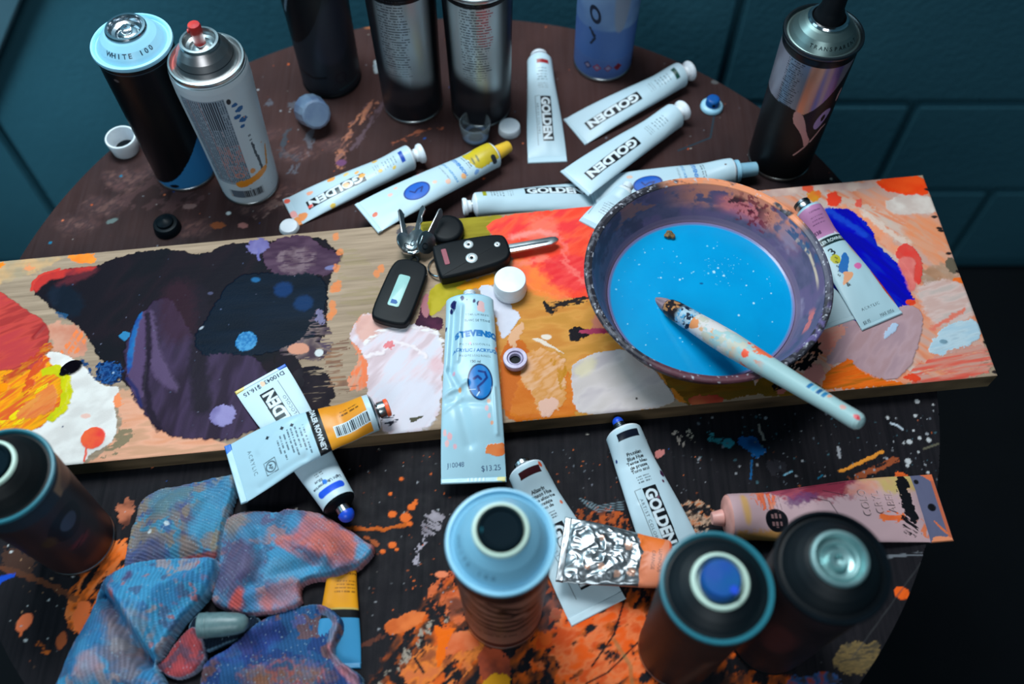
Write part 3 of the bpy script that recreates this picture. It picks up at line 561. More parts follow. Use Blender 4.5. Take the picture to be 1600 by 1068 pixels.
    p.poly(Z6([(700, 885), (770, 900), (760, 935), (720, 945), (690, 920)]), (45, 45, 58), dry=(a0, 8, 1.4, .48, 5), jag=1.5); p.poly(Z6([(810, 905), (850, 905), (885, 895), (840, 925), (820, 930)]), (75, 72, 55), jag=1)
    p.poly(Z6([(850, 480), (870, 380), (905, 370), (905, 470), (965, 460), (960, 530), (890, 510), (830, 500)]), [(84, 40, 62), (60, 30, 50)], jag=2, h=.8); p.poly(Z6([(860, 430), (875, 365), (900, 362), (910, 400), (900, 470), (880, 470)]), (170, 110, 118), jag=1, h=1.)
    # --- right of the keys
    p.poly(Z7([(-150, 130), (60, 112), (260, 95), (240, 170), (160, 200), (0, 230), (-160, 220)]), [(140, 124, 38), (158, 142, 45)], jag=2, h=.5, mix=(a0, 20, 3, 3)); p.poly(Z6([(840, 60), (870, 60), (880, 110), (850, 105)]), (185, 165, 50), jag=1)
    p.poly(Z6([(900, 320), (1060, 290), (1080, 350), (970, 400), (950, 440), (895, 470)]), [(165, 148, 30), (185, 165, 50)], jag=1.5, h=.6); p.poly(Z6([(1030, 320), (1210, 260), (1210, 320), (1120, 340), (1020, 350)]), [(232, 160, 30), (225, 140, 30)], jag=1.5, h=.7)
    p.poly(Z7([(270, 440), (350, 420), (470, 440), (640, 450), (760, 600), (900, 650), (960, 720), (960, 850), (1000, 930), (700, 980), (230, 1010), (100, 700), (220, 520)]), [(196, 134, 58), (212, 146, 70), (200, 128, 56)], jag=2, h=.5, mix=(a0, 26, 8, 6), rough=.4)
    p.poly(Z7([(230, 640), (340, 640), (380, 800), (390, 1000), (230, 1010)]), (200, 100, 30), jag=2, h=.5)
    p.poly(Z7([(330, 780), (400, 740), (530, 780), (560, 850), (590, 990), (400, 1000), (260, 1000), (300, 860)]), [(205, 104, 26), (214, 118, 38)], jag=2.5, h=.6, mix=(a0, 24, 5, 2)); p.poly(Z7([(300, 800), (360, 690), (450, 690), (520, 740), (510, 860), (520, 900), (480, 960), (400, 990), (375, 900)]), [(222, 160, 108), (210, 140, 70), (225, 170, 130)], jag=3, h=.9, mix=(.6, 14, 5, 4))
    p.poly(Z7([(440, 720), (520, 760), (530, 800), (520, 860), (490, 880), (480, 800)]), (196, 130, 40), jag=3, dry=(1.2, 14, 3, .6, 3)); p.poly(Z7([(395, 910), (500, 900), (460, 985), (405, 990)]), (224, 175, 155), jag=2, h=.9)
    red = Z7([(160, 150), (235, 105), (400, 85), (520, 75), (560, 45), (600, 20), (700, 10), (700, 200), (640, 330), (650, 470), (560, 470), (480, 455), (350, 420), (290, 330), (275, 270), (200, 200)])
    p.poly(red, [(245, 70, 50), (250, 92, 64), (240, 60, 62)], jag=2, h=.8, mix=(.7, 26, 8, 5), rough=.38)
    p.poly(Z7([(270, 300), (350, 290), (440, 400), (560, 470), (470, 480), (360, 440), (300, 390)]), [(248, 130, 60), (250, 110, 70)], soft=3, jag=3, alpha=.9); p.poly(Z7([(350, 120), (440, 100), (500, 160), (440, 220), (380, 260), (350, 200)]), (250, 120, 100), soft=5, jag=4, alpha=.7); p.line(Z7([(280, 200), (400, 175), (470, 190)]), 5, (245, 150, 140), soft=2.5, jag=2, alpha=.8)
    p.line(Z7([(300, 320), (420, 290), (560, 360)]), 5, (248, 130, 110), soft=2.5, jag=3, alpha=.8); p.poly(Z7([(400, 300), (560, 260), (640, 330), (640, 430), (540, 440), (450, 380)]), [(228, 45, 55), (240, 70, 70)], soft=3, jag=4, alpha=.85, mix=(.5, 14, 4, 4)); p.line(Z7([(500, 200), (520, 320), (600, 400)]), 4, (246, 120, 110), soft=2, jag=4, alpha=.7)
    p.poly(Z7([(120, 420), (190, 405), (215, 440), (250, 470), (280, 480), (275, 515), (330, 540), (285, 600), (250, 645), (230, 640), (200, 500)]), [(206, 204, 216), (214, 212, 224)], jag=1.5, js=2.5, h=.9); p.poly(Z7([(250, 640), (300, 590), (330, 560), (340, 600), (290, 660), (310, 720)]), (222, 168, 130), jag=2, h=.7)
    p.poly(Z7([(410, 465), (445, 490), (560, 465), (620, 455), (600, 490), (500, 500), (460, 545), (425, 520)]), (38, 30, 30), jag=2, js=2, dry=(.15, 10, 1.6, .56, 7)); p.poly(Z7([(412, 468), (450, 500), (470, 540), (430, 525)]), (30, 26, 28), jag=1, h=.5)
    p.poly(Z7([(535, 600), (560, 585), (620, 605), (625, 630), (580, 645), (550, 665), (530, 640)]), (24, 20, 26), jag=2, js=2.5, h=.9); p.poly(Z7([(560, 610), (680, 590), (750, 620), (690, 620), (600, 625)]), [(140, 40, 70), (170, 60, 90)], jag=1, h=.7); p.poly(Z7([(620, 560), (690, 520), (720, 580), (650, 610)]), (196, 112, 105), soft=2.5, jag=3, alpha=.8); p.poly(Z7([(620, 450), (680, 440), (700, 520), (650, 500)]), (70, 45, 50), jag=3, dry=(.4, 5, 2, .5, 2))
    p.poly(Z7([(360, 640), (400, 640), (450, 670), (520, 715), (490, 700), (400, 665)]), (228, 208, 190), jag=1, h=1.); p.ell(*Z7([(432, 636)])[0], 4.5, 2.6, c=(230, 212, 196), jag=.2)
    p.poly(Z7([(540, 775), (560, 745), (620, 715), (720, 690), (840, 700), (900, 770), (960, 850), (1015, 930), (800, 965), (570, 985), (545, 900)]), [(190, 176, 178), (206, 192, 190), (198, 184, 180)], jag=1.5, js=5, h=1.1, mix=(.5, 30, 12, 4), rough=.45); p.poly(Z7([(545, 780), (600, 735), (660, 730), (640, 790), (570, 820)]), (216, 200, 160), soft=3, jag=2, alpha=.7); p.ell(*Z7([(828, 908)])[0], 1., c=(60, 50, 50))
    p.poly(Z7([(840, 710), (880, 690), (930, 740), (910, 780), (860, 770)]), [(214, 160, 156), (200, 190, 170)], jag=2, h=1.2)
    p.poly(Z7([(920, 730), (1010, 770), (1300, 800), (1500, 700), (1560, 760), (1500, 850), (1300, 900), (1060, 935), (1010, 920), (950, 830)]), [(104, 70, 22), (124, 84, 26), (112, 84, 30)], jag=2, h=.5, mix=(a0, 20, 5, 4)); p.poly(Z7([(1040, 905), (1130, 885), (1220, 900), (1200, 930), (1080, 950)]), [(190, 95, 60), (170, 60, 45)], jag=2, h=.7); p.poly(Z7([(960, 840), (1060, 920), (1010, 930)]), (205, 120, 40), jag=2)
    # --- right end
    p.poly(Z8([(-400, 200), (130, 130), (450, 90), (820, 60), (860, 160), (980, 480), (1150, 940), (740, 980), (350, 1030), (100, 1040), (50, 900), (200, 700)]), [(205, 160, 145), (226, 150, 118), (222, 132, 96), (206, 178, 166)], jag=1, h=.6, mix=(-.75, 60, 9, 6), rough=.5)
    p.poly(Z8([(-200, 180), (300, 110), (600, 90), (620, 130), (300, 140), (-200, 230)]), [(196, 158, 148), (216, 184, 170)], jag=3, h=.6)
    p.poly(Z8([(600, 85), (830, 60), (850, 155), (780, 160), (700, 148), (640, 130)]), [(246, 66, 22), (250, 84, 30)], jag=2.2, js=4, h=.9); p.poly(Z8([(640, 190), (700, 160), (760, 150), (870, 160), (895, 235), (760, 240), (690, 245)]), [(204, 182, 172), (222, 206, 196)], jag=3, js=5, h=1., soft=.8)
    p.line(Z8([(480, 190), (600, 230), (720, 300), (860, 400), (940, 480)]), 13, [(214, 178, 160), (204, 186, 172)], jag=5, soft=2, alpha=.8, dry=(-.6, 30, 4, .6, 5)); p.line(Z8([(480, 220), (560, 250), (640, 330), (700, 400)]), 11, [(238, 150, 112), (228, 160, 132)], jag=3, soft=1.5, h=.8); p.line(Z8([(560, 230), (700, 340), (760, 360)]), 7, (224, 204, 190), jag=3, soft=1.5, alpha=.8)
    p.poly(Z8([(740, 260), (900, 240), (960, 440), (880, 480), (820, 400), (720, 330)]), [(226, 146, 106), (236, 140, 92), (212, 160, 132)], soft=3, jag=4, alpha=.75, mix=(-.9, 30, 6, 6))
    p.poly(Z8([(820, 470), (960, 450), (990, 520), (860, 560), (800, 540)]), [(150, 116, 88), (178, 140, 112)], jag=4, soft=2, alpha=.8); p.poly(Z8([(940, 520), (995, 512), (1005, 540), (960, 540)]), (240, 110, 40), jag=2); p.ell(*Z8([(950, 462)])[0], 6, 8, c=(104, 92, 76), jag=.3)
    p.poly(Z8([(780, 560), (900, 520), (1030, 560), (1060, 700), (900, 740), (840, 700), (810, 620)]), [(206, 168, 158), (216, 184, 176), (196, 176, 168)], soft=2, jag=4, h=.8, mix=(.3, 20, 5, 3)); p.line(Z8([(860, 740), (950, 690), (1000, 660)]), 4, (228, 120, 100), jag=2, soft=1)
    p.poly(Z8([(838, 830), (900, 740), (960, 715), (1060, 698), (1088, 775), (960, 850), (870, 862)]), [(172, 198, 212), (190, 208, 216), (168, 188, 200)], jag=2, h=1.4, mix=(.3, 20, 3, 3)); p.ell(*Z8([(908, 800)])[0], 3.4, 2, c=(120, 150, 165), h=2)
    p.poly(Z8([(760, 920), (900, 850), (1100, 790), (1150, 930), (950, 970), (750, 985)]), [(224, 92, 76), (214, 130, 112), (204, 150, 135)], jag=3, dry=(.2, 30, 2.4, .66, 3), mix=(.2, 30, 2.4, 8), h=.9); p.poly(Z8([(720, 960), (760, 930), (830, 960), (780, 975)]), (232, 70, 40), jag=2, h=.8)
    p.poly(Z8([(400, 150), (440, 138), (465, 175), (455, 205), (415, 205), (395, 185)]), (240, 66, 42), jag=2, js=3, h=1.); p.poly(Z8([(520, 180), (550, 165), (555, 205), (525, 210)]), (232, 92, 76), jag=2, js=3, h=.8)
    p.poly(Z8([(300, 140), (370, 130), (380, 170), (330, 190)]), [(220, 165, 40), (240, 110, 50)], jag=3, js=3); p.ell(*Z8([(315, 125)])[0], 5, c=(238, 90, 60), jag=.3)
    blue = Z8([(380, 215), (430, 210), (490, 215), (540, 245), (600, 310), (615, 375), (690, 435), (755, 520), (765, 590), (790, 630), (700, 650), (560, 730), (380, 745), (300, 760), (360, 640), (400, 450), (380, 300)])
    p.poly(blue, [(12, 14, 160), (10, 10, 182), (14, 40, 178)], jag=1.8, js=2.5, h=1.2, mix=(-.9, 30, 6, 4), rough=.38); p.line(Z8([(400, 220), (520, 300), (560, 330)]), 6, (24, 66, 196), soft=2, jag=2, h=1.4)
    p.poly(Z8([(690, 420), (720, 370), (760, 365), (800, 410), (822, 460), (815, 520), (795, 560), (765, 500), (720, 440)]), [(232, 64, 56), (224, 80, 70)], jag=1.5, h=1.2); p.poly(Z8([(700, 440), (760, 420), (790, 450), (775, 520), (800, 560), (760, 590), (735, 510)]), [(234, 132, 122), (226, 110, 104)], jag=1.5, soft=1, h=1.3)
    mv = Z8([(480, 700), (560, 720), (700, 650), (790, 636), (822, 690), (815, 760), (790, 850), (760, 920), (700, 965), (630, 965), (560, 930), (520, 900), (480, 885), (400, 905), (395, 860), (440, 780)])
    p.poly(mv, [(172, 140, 148), (186, 152, 158), (178, 142, 146)], jag=1.2, js=5, h=1.9, mix=(.9, 30, 9, 4), rough=.4); p.poly(Z8([(640, 780), (680, 720), (720, 720), (690, 760), (650, 790)]), (180, 200, 225), jag=1.5, h=2.1); p.poly(Z8([(740, 620), (785, 610), (790, 638), (745, 640)]), (232, 70, 40), jag=1.5)
    p.poly(Z8([(330, 745), (480, 715), (490, 760), (440, 800), (400, 880), (350, 830)]), [(222, 132, 118), (214, 148, 132)], jag=3, js=3, h=1., mix=(.4, 12, 4, 4)); p.poly(Z8([(300, 890), (390, 900), (375, 990), (290, 960)]), (218, 140, 132), jag=3, h=.9)
    p.poly(Z8([(400, 925), (470, 885), (500, 872), (540, 925), (640, 968), (745, 975), (740, 990), (400, 1010), (370, 1000)]), [(232, 100, 22), (240, 112, 30), (180, 100, 24)], jag=1.8, js=2.5, h=.8, mix=(.2, 30, 2.4, 3)); p.poly(Z8([(150, 930), (300, 960), (400, 1000), (350, 1030), (140, 1045), (60, 1000)]), [(112, 84, 26), (140, 96, 30)], jag=2)
    p.poly(Z8([(170, 890), (300, 740), (350, 770), (380, 830), (340, 900), (250, 940), (180, 950)]), (16, 18, 22), jag=5, js=3, h=.3, dry=(.8, 9, 3, .64, 3)); p.poly(Z8([(160, 960), (220, 970), (200, 1020), (150, 1010)]), (20, 18, 22), jag=4, js=3, dry=(.8, 9, 3, .6, 6)); p.poly(Z8([(180, 1000), (240, 1005), (180, 1040)]), (196, 110, 100), jag=1.5)
    for q in [(893, 300), (900, 310), (935, 410), (975, 490), (1100, 800), (1140, 930), (870, 250), (840, 130)]: p.ell(*Z8([q])[0], 3, 1.6, c=(40, 34, 34), jag=.3, seed=q[0])
    # blue splash and black drop on the white pool
    p.poly(Z5([(425, 620), (460, 602), (530, 612), (550, 650), (510, 700), (460, 715), (425, 680)]), [(16, 46, 96), (40, 90, 150), (14, 30, 66)], jag=3, js=2.5, h=1.8, mix=(0, 2.5, 2.5, 4), rough=.25); p.line(Z5([(360, 600), (390, 620), (400, 665), (430, 680)]), 3, (30, 66, 110), jag=2, js=2, dry=(0, 3, 2, .56, 3)); p.line(Z5([(480, 700), (525, 690)]), 2, (28, 50, 90), jag=1)
    p.ell(*Z5([(316, 632)])[0], 9.2, 6.4, c=(10, 8, 14), rot=.55, h=2.6, rough=.15, jag=.05); p.ell(*Z5([(282, 658)])[0], 3.6, 2.6, c=(10, 8, 14), rot=.4, h=1.5, rough=.15); p.ell(*Z5([(378, 843)])[0], 4, 2.4, c=(240, 190, 175), jag=.2); p.ell(*Z5([(276, 890)])[0], .7, c=(40, 50, 90)); p.ell(*Z5([(500, 655)])[0], .9, c=(160, 185, 215))
P0, P1 = P(1442, 273, BZ)[:2] * 1000, P(1559, 586, BZ)[:2] * 1000
Q0, Q1 = P(0, 408, BZ)[:2] * 1000, P(114, 725, BZ)[:2] * 1000
dF = (Q0 - P0) / np.linalg.norm(Q0 - P0); dN = (Q1 - P1) / np.linalg.norm(Q1 - P1); LB = 930.
c00, c01, c10, c11 = P0 + dF * LB, P1 + dN * LB, P0, P1          # left-far, left-near, right-far, right-near
nu, nv = 1240, 300
u = np.linspace(0, 1, nu)[:, None, None]; v = np.linspace(0, 1, nv)[None, :, None]
XY = (c01 * (1 - u) + c11 * u) * (1 - v) + (c00 * (1 - u) + c10 * u) * v
bp = Paint(XY[..., 0], XY[..., 1], (150, 130, 105)); paint_board(bp)
edge = np.minimum(np.minimum(np.arange(nu), np.arange(nu)[::-1])[:, None], np.minimum(np.arange(nv), np.arange(nv)[::-1])[None])
Zt = 20 + bp.h * np.clip(edge / 3., 0, 1) - np.where(edge == 0, .5, 0)
Vt = np.stack([XY[..., 0], XY[..., 1], Zt], -1).reshape(-1, 3)
# sides: four strips down to the table
def strip(idx, pts):
    k = len(pts); zs = np.array([19.5, 15., 9., 4., 0.6]); Vs = np.zeros((5, k, 3)); Vs[:, :, :2] = pts; 
    Vs[:, :, 2] = zs[:, None]; n = fbm(np.arange(k)[None] / 60. + idx * 7, zs[:, None] / 2.0, 4, 2 + idx)
    c = lin((62, 52, 42)) * (1 - n[..., None]) + lin((138, 114, 86)) * n[..., None]; return Vs.reshape(-1, 3), c.reshape(-1, 3), gridF(5, k)
VV = [Vt]; CC = [bp.c.reshape(-1, 3)]; RR = [bp.r.ravel()]; FF = [gridF(nu, nv)]; off = len(Vt)
for idx, pts in enumerate([XY[:, 0], XY[-1, :], XY[::-1, -1], XY[::-1, 0][:0], XY[0, ::-1]]):
    if len(pts) == 0: continue
    a, b, f = strip(idx, pts); VV.append(a); CC.append(b); RR.append(np.full(len(a), .6)); FF.append(f + off); off += len(a)
VV = np.concatenate(VV) / 1000; CC = np.concatenate(CC); RR = np.concatenate(RR); FF = np.concatenate(FF)
thing('painted_board', 'long wooden plank lying across the table, covered in red, white, blue and dark purple paint', 'board', me=mk(VV, FF, (CC, RR, RR * 0)), m='paint', smooth=50)

# ---------------------------------------------------------------- spray cans
def base_from_rim(px, py, zr): q = P(px, py, zr); return (q[0], q[1])
def can(name, label, xy, rz, H=158., body_fn=None, body_base=(30, 30, 34), dome='ltblue', dome_base=(150, 205, 228), dome_fn=None, top='cup', r0=30., r1=32., rough=.35, metal=0., rimmat=None, dome_h=15., rr=33.5, lip='ltblue', group=None, hole=.36, dmetal=0., drough=.32):
    """upright aerosol can; H = height of the rim above the table in mm, then the dome and valve"""
    t = thing(name, label, 'spray can', (xy[0], xy[1], 0.0006), rz, group)
    part('base_rim', lathe([(0, 2.5), (r0 - 4, 2), (r0 - 2, 0), (r0, .2), (r0 + .4, 1.4), (r0, 3), (r0 - .6, 3.6)], 64), t, 'steel' if lip != 'black' else 'rubber')
    pr = [(r0 - .6, 3.2), (r0 + .1, 6), (r0 + (r1 - r0) * .5, H * .5), (r1, H * .85), (r1, H - 9), (r1 - .3, H - 5), (r1 - 1.2, H - 2)]
    part('body', lathe_paint(pr, .5, body_base, body_fn or (lambda p: None), .6, rough, metal), t, 'print')
    part('rim', lathe([(r1 - 1.3, H - 3), (r1 - .3, H - 3.6), (rr, H - 2.6), (rr + .6, H - .6), (rr, H + 1.), (rr - 1.6, H + 1.2), (rr - 2.6, H), (rr - 3, H - 1.)], 72), t, rimmat or lip)
    R = rr - 3; rc = hole if hole > 1 else R * .53
    dp = [(R + .2, H - 1.2), (R - 1.5, H - .6), (R - 4, H + dome_h * .22), (R * .75, H + dome_h * .55), (R * .62, H + dome_h * .8), (rc + .5, H + dome_h * .92), (rc - 1, H + dome_h * .94)]
    part('dome', lathe_paint(dp, .4, dome_base, dome_fn or (lambda p: None), .4, drough, dmetal), t, 'print')
    zt = H + dome_h * .92
    if top == 'cup':            # bare valve
        part('valve_cup', lathe([(rc - 1.6, zt), (rc + .3, zt - .4), (rc + .8, zt + 1), (rc, zt + 2.4), (rc - 2, zt + 2.6), (rc - 3, zt + .6), (rc - 3.4, zt - 3), (rc - 6, zt - 4), (rc - 8, zt - 2.5), (4.6, zt - 2.2), (4.4, zt + 1.4), (3., zt + 1.8), (1.2, zt + 1.8), (1.1, zt - 1), (0, zt - 1)], 56), t, 'chrome')
    elif top == 'ring':         # pale ring round a dark cap
        part('ring', lathe([(rc - 2.5, zt - 3), (rc + .4, zt - .6), (rc + 1., zt + 1), (rc + .2, zt + 2.8), (rc - 1.3, zt + 3), (rc - 2., zt + 1.5), (rc - 2.4, zt - 2.5)], 64), t, 'cream')
        c = part('nozzle', lathe([(rc - 2.3, zt - 3), (rc - 2.3, zt - 1.5), (rc - 2.5, zt + 3), (rc - 3.2, zt + 4.4), (rc - 4.2, zt + 4.4), (rc - 5, zt + 3), (3, zt + 2.6), (0, zt + 2.6)], 56), t, 'nozzleblack')
        part('spray_hole', lathe([(0, -.2), (2, -.2), (2, .3), (0, .3)], 20), c, 'tealrim', loc=((-rc + 4.6) / 1000, -.001, (zt + 3) / 1000), rot=(0, math.radians(-70), 0))
    elif top == 'bluenozzle':
        part('ring', lathe([(rc - 2.5, zt - 3), (rc + .4, zt - .6), (rc + 1.1, zt + 1), (rc + .3, zt + 2.4), (rc - 1.3, zt + 2.6), (rc - 2., zt + 1.), (rc - 3, zt - 3), (6, zt - 4), (0, zt - 4)], 64), t, 'cream')
        c = part('nozzle', lathe([(8, zt - 4), (11.5, zt - 3), (12, zt + 1), (11.6, zt + 6), (10.4, zt + 7.4), (0, zt + 7.8)], 48), t, 'blue')
        part('spray_hole', lathe([(0, -.2), (2.6, -.2), (2.6, .3), (0, .3)], 20), c, 'bluecap', loc=(.006, -.007, (zt + 7.9) / 1000))
    elif top == 'spiral':       # stepped pale valve seat
        part('valve_cup', lathe([(rc - 1.6, zt - 2), (rc + .6, zt - .4), (rc + 1.4, zt + 1.2), (rc + .6, zt + 2.8), (rc - 1., zt + 3), (rc - 1.8, zt), (rc - 3., zt - 2.5), (rc - 4.2, zt - .6), (rc - 5.2, zt - .8), (rc - 6, zt - 4), (rc - 7.6, zt - 5), (6., zt - 5), (5.4, zt - .6), (4.4, zt + .6), (3., zt + .4), (2.2, zt - 3), (0, zt - 3.4)], 64), t, 'palemetal')
    elif top == 'rednozzle':
        rc2 = 15.5
        part('valve_cup', lathe([(rc2 - .6, zt - 2), (rc2 + .8, zt), (rc2, zt + 2.2), (rc2 - 2, zt + 2.4), (rc2 - 3, zt + .6), (rc2 - 3.4, zt - 3), (rc2 - 6, zt - 4), (6, zt - 2.5), (4.6, zt - 2.2), (4.4, zt - 1), (0, zt - 1)], 56), t, 'steel')
        c = part('nozzle', lathe([(4.8, zt - 1), (5, zt + 9), (5.2, zt + 9.4), (5.2, zt + 16), (4.6, zt + 17.5), (0, zt + 17.8)], 32), t, 'red')
        part('spray_hole', lathe([(1.2, 0), (1.8, 0), (1.8, 1.2), (.9, 1.2), (.8, .2)], 16), c, 'red', loc=(-.0046, -.002, (zt + 13) / 1000), rot=(0, math.radians(-90), 0))
    elif top == 'tallnozzle':
        part('valve_cup', lathe([(rc - 1.6, zt - 2), (rc + .5, zt - .2), (rc + 1, zt + 1), (rc, zt + 2.4), (rc - 2, zt + 2.6), (rc - 3, zt + .6), (rc - 5, zt - 2), (0, zt - 2)], 56), t, 'chrome')
        part('nozzle', lathe([(12.6, zt - 1.5), (12.8, zt + 2), (11, zt + 9), (9.6, zt + 12), (9.4, zt + 26), (8.6, zt + 27.5), (0, zt + 28)], 40), t, 'rubber')
    return t
def dome_text(txt, a0, r=.5, h=3.4, c=(30, 50, 70), step=None, bold=.02):
    def f(p):
        rm = p.U.max() / math.pi; s0 = p.V.max() * r
        i = np.argmin(np.abs(p.V[:, 0] - s0)); rloc = p.R[i, 0]; k = rm / rloc     # U is stretched near the centre
        st = step or h * .92; a = a0
        for ch in txt:
            if ch != ' ': p.text(ch, a * rm, s0, h, c, squash=k, bold=bold)
            a += st / rloc
    return f
def bars(p, x0, x1, z0, z1, seed=1, c=(60, 70, 85), pitch=2.0):
    z = z0; n = 0
    while z < z1:
        sl = p.box(x0, z - 1.2, x1, z + 1.2)
        if sl is not None:
            U = p.U[sl]; V = p.V[sl]; m = (np.abs(V - z) < .5) & (vn(U / 1.1, U * 0 + n * 5.7, seed) > .36) & (U < x1 - 8 * vn(np.full(U.shape, n * .77), U * 0, seed)); p.put(sl, m.astype(float), c, alpha=.85)
        z += pitch; n += 1
# 1 black can with a pale blue top
def b1(p):
    p.poly([(-28, -5), (50, -5), (50, 62), (34, 52), (18, 34), (2, 17), (-12, 8), (-28, 3)], (50, 128, 186), jag=.4, rough=.3); p.poly([(-12, 4), (-4, 8), (2, 6), (-4, 2)], (12, 20, 32))
    p.line([(-60, 147), (60, 147)], .8, (50, 70, 84)); p.ell(-12, 140, 2.4, 1.6, c=(90, 80, 80), jag=.2)
can('spray_can', 'black spray can with pale blue top and bare valve, at the left rear', base_from_rim(206, 66, .158), math.radians(0), body_fn=b1, body_base=(8, 11, 16),
    dome_fn=dome_text('WHITE 100', -.52, .45, 4.2, step=4.6, bold=.03), top='cup', lip='ltblue')
# 2 white can with red nozzle
def b2(p):
    p.rect(0, 152, 400, 14, (205, 215, 222)); p.rect(-8, 84, 40, 110, (150, 165, 178)); 
    for x in (-20, -9.5, 1): p.rect(x, 84, .5, 108, (190, 150, 150))
    sl = p.box(-28, 30, 12, 138); U = p.U[sl]; V = p.V[sl]; m = (np.abs(((U + 28) % 2.0) - 1) < .5) & (vn(V / .9, np.floor((U + 28) / 2.0) * 3.1, 4) > .3) & (V > 32); p.put(sl, m.astype(float), (62, 78, 96), alpha=.85)
    m = (np.abs(((U + 28) % 2.0) - 1) < .5) & (V > 104) & (U > -8) & (U < 6); p.put(sl, m.astype(float), (30, 34, 50))
    m = (np.abs(((U + 28) % 2.0) - 1) < .5) & (V < 82) & (V > 40) & (U > -11) & (vn(V / 3, U, 8) > .5); p.put(sl, m.astype(float), (205, 120, 105), alpha=.7)
    for q in [(19, 128, 3), (22, 121, 4), (18, 114, 3.6), (23, 108, 4.2), (20, 101, 2.6)]: p.ell(q[0], q[1], q[2], q[2] * .7, c=(28, 92, 150), jag=.35, js=2)
    p.ell(15, 134, 2, 3, c=(30, 34, 44)); p.small_print(24, 84, 9, 1, 3, (70, 80, 90), ang=-1.57, hh=3.); p.line([(24, 76), (25, 58)], 3, (50, 60, 72), jag=1); p.line([(26, 56), (27, 38)], 3.4, (40, 46, 58), jag=1.2)
    p.poly([(-6, 24), (8, 27), (30, 33), (34, 38), (30, 42), (14, 36), (-6, 34)], [(238, 150, 50), (232, 140, 40)], jag=1); p.ell(2, 42, 5, 3.4, c=(215, 140, 120), ring=.3); p.ell(16, 44, 3, c=(225, 150, 90), jag=.3); p.line([(34, 40), (40, 60)], 3, (220, 145, 60), jag=1)
    p.barcode(2, 15, 34, 9, 0, bg=(170, 178, 186)); p.rect(-8, 15, 14, 10, (96, 106, 120)); p.dots([(-60, 10), (60, 10), (60, 140), (-60, 140)], 30, [(215, 150, 110), (120, 130, 140)], .3, 1, 5)
def d2(p): p.poly([(-70, -5), (-32, -5), (-36, 30), (-70, 30)], (200, 70, 60), jag=2, soft=2, alpha=.8, metal=.1); p.line([(-300, p.V.max() * .33), (300, p.V.max() * .33)], .9, (90, 90, 95))
can('spray_can', 'white spray can with a red nozzle and printed barcode, left rear', base_from_rim(322, 93, .158), math.radians(6), body_fn=b2, body_base=(200, 210, 218), r0=27., r1=32.5, rr=31, H=158,
    dome='steel', dome_base=(170, 165, 165), dmetal=1., drough=.35, dome_fn=d2, top='rednozzle', lip='steel', dome_h=20)
# 3-6 cans standing at the far edge, tops above the picture
def b3(p):
    p.poly([(-40, 60), (-20, 66), (0, 90), (20, 140), (40, 170), (-60, 170)], (10, 13, 18)); p.line([(-32, 100), (-24, 118), (-18, 140), (-20, 158)], 3, (96, 110, 124), soft=1, jag=.6); p.line([(-34, 28), (-14, 24), (0, 26)], 2.4, (10, 12, 16), soft=.8)
    p.poly([(-10, 44), (30, 40), (40, 110), (12, 120), (0, 80)], (42, 46, 58), soft=3); p.ell(16, 22, 7, c=(26, 28, 38), ring=.3); p.line([(22, 12), (18, 24)], 1.2, (20, 26, 36))
    p.line([(12, 7), (40, 10)], 1.2, (46, 84, 92)); p.poly([(-50, 2), (50, 2), (50, 10), (-50, 10)], (26, 34, 42), alpha=.5)
can('spray_can', 'black spray can with faint grey curves, standing behind the frosted grey cap', tuple(P(519, 122)[:2]), 0.05, body_fn=b3, body_base=(32, 38, 46), dome_base=(18, 20, 24), top='tallnozzle', lip='black', rough=.4)
def b4(red, lbl=0):
    def f(p):
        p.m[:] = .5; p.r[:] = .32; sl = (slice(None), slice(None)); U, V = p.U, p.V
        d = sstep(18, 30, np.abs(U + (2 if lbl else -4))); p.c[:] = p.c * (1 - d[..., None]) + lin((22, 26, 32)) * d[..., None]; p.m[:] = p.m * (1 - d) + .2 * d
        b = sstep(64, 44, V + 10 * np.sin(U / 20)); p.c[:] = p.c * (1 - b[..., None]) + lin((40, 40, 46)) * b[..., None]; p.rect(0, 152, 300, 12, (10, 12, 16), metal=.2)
        bars(p, -20 if not lbl else -16, 10 if not lbl else 14, 62, 150, 5 + red, (44, 50, 60) if not red else (50, 52, 62), 3.0)
        if red: bars(p, 0, 16, 104, 146, 9, (160, 50, 60), 3.0)
        p.poly([(-30, 20), (30, 24), (30, 46), (-30, 40)], (52, 46, 50), soft=4, metal=.3)
    return f
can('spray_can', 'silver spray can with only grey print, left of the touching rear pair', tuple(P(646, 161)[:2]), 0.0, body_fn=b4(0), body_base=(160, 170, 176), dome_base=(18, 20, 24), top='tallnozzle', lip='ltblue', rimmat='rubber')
can('spray_can', 'silver spray can with some red print, right of the touching rear pair', tuple(P(752, 167)[:2]), 0.0, body_fn=b4(1, 1), body_base=(180, 192, 196), dome_base=(150, 160, 160), dmetal=1., top='tallnozzle', lip='ltblue', rimmat='steel')
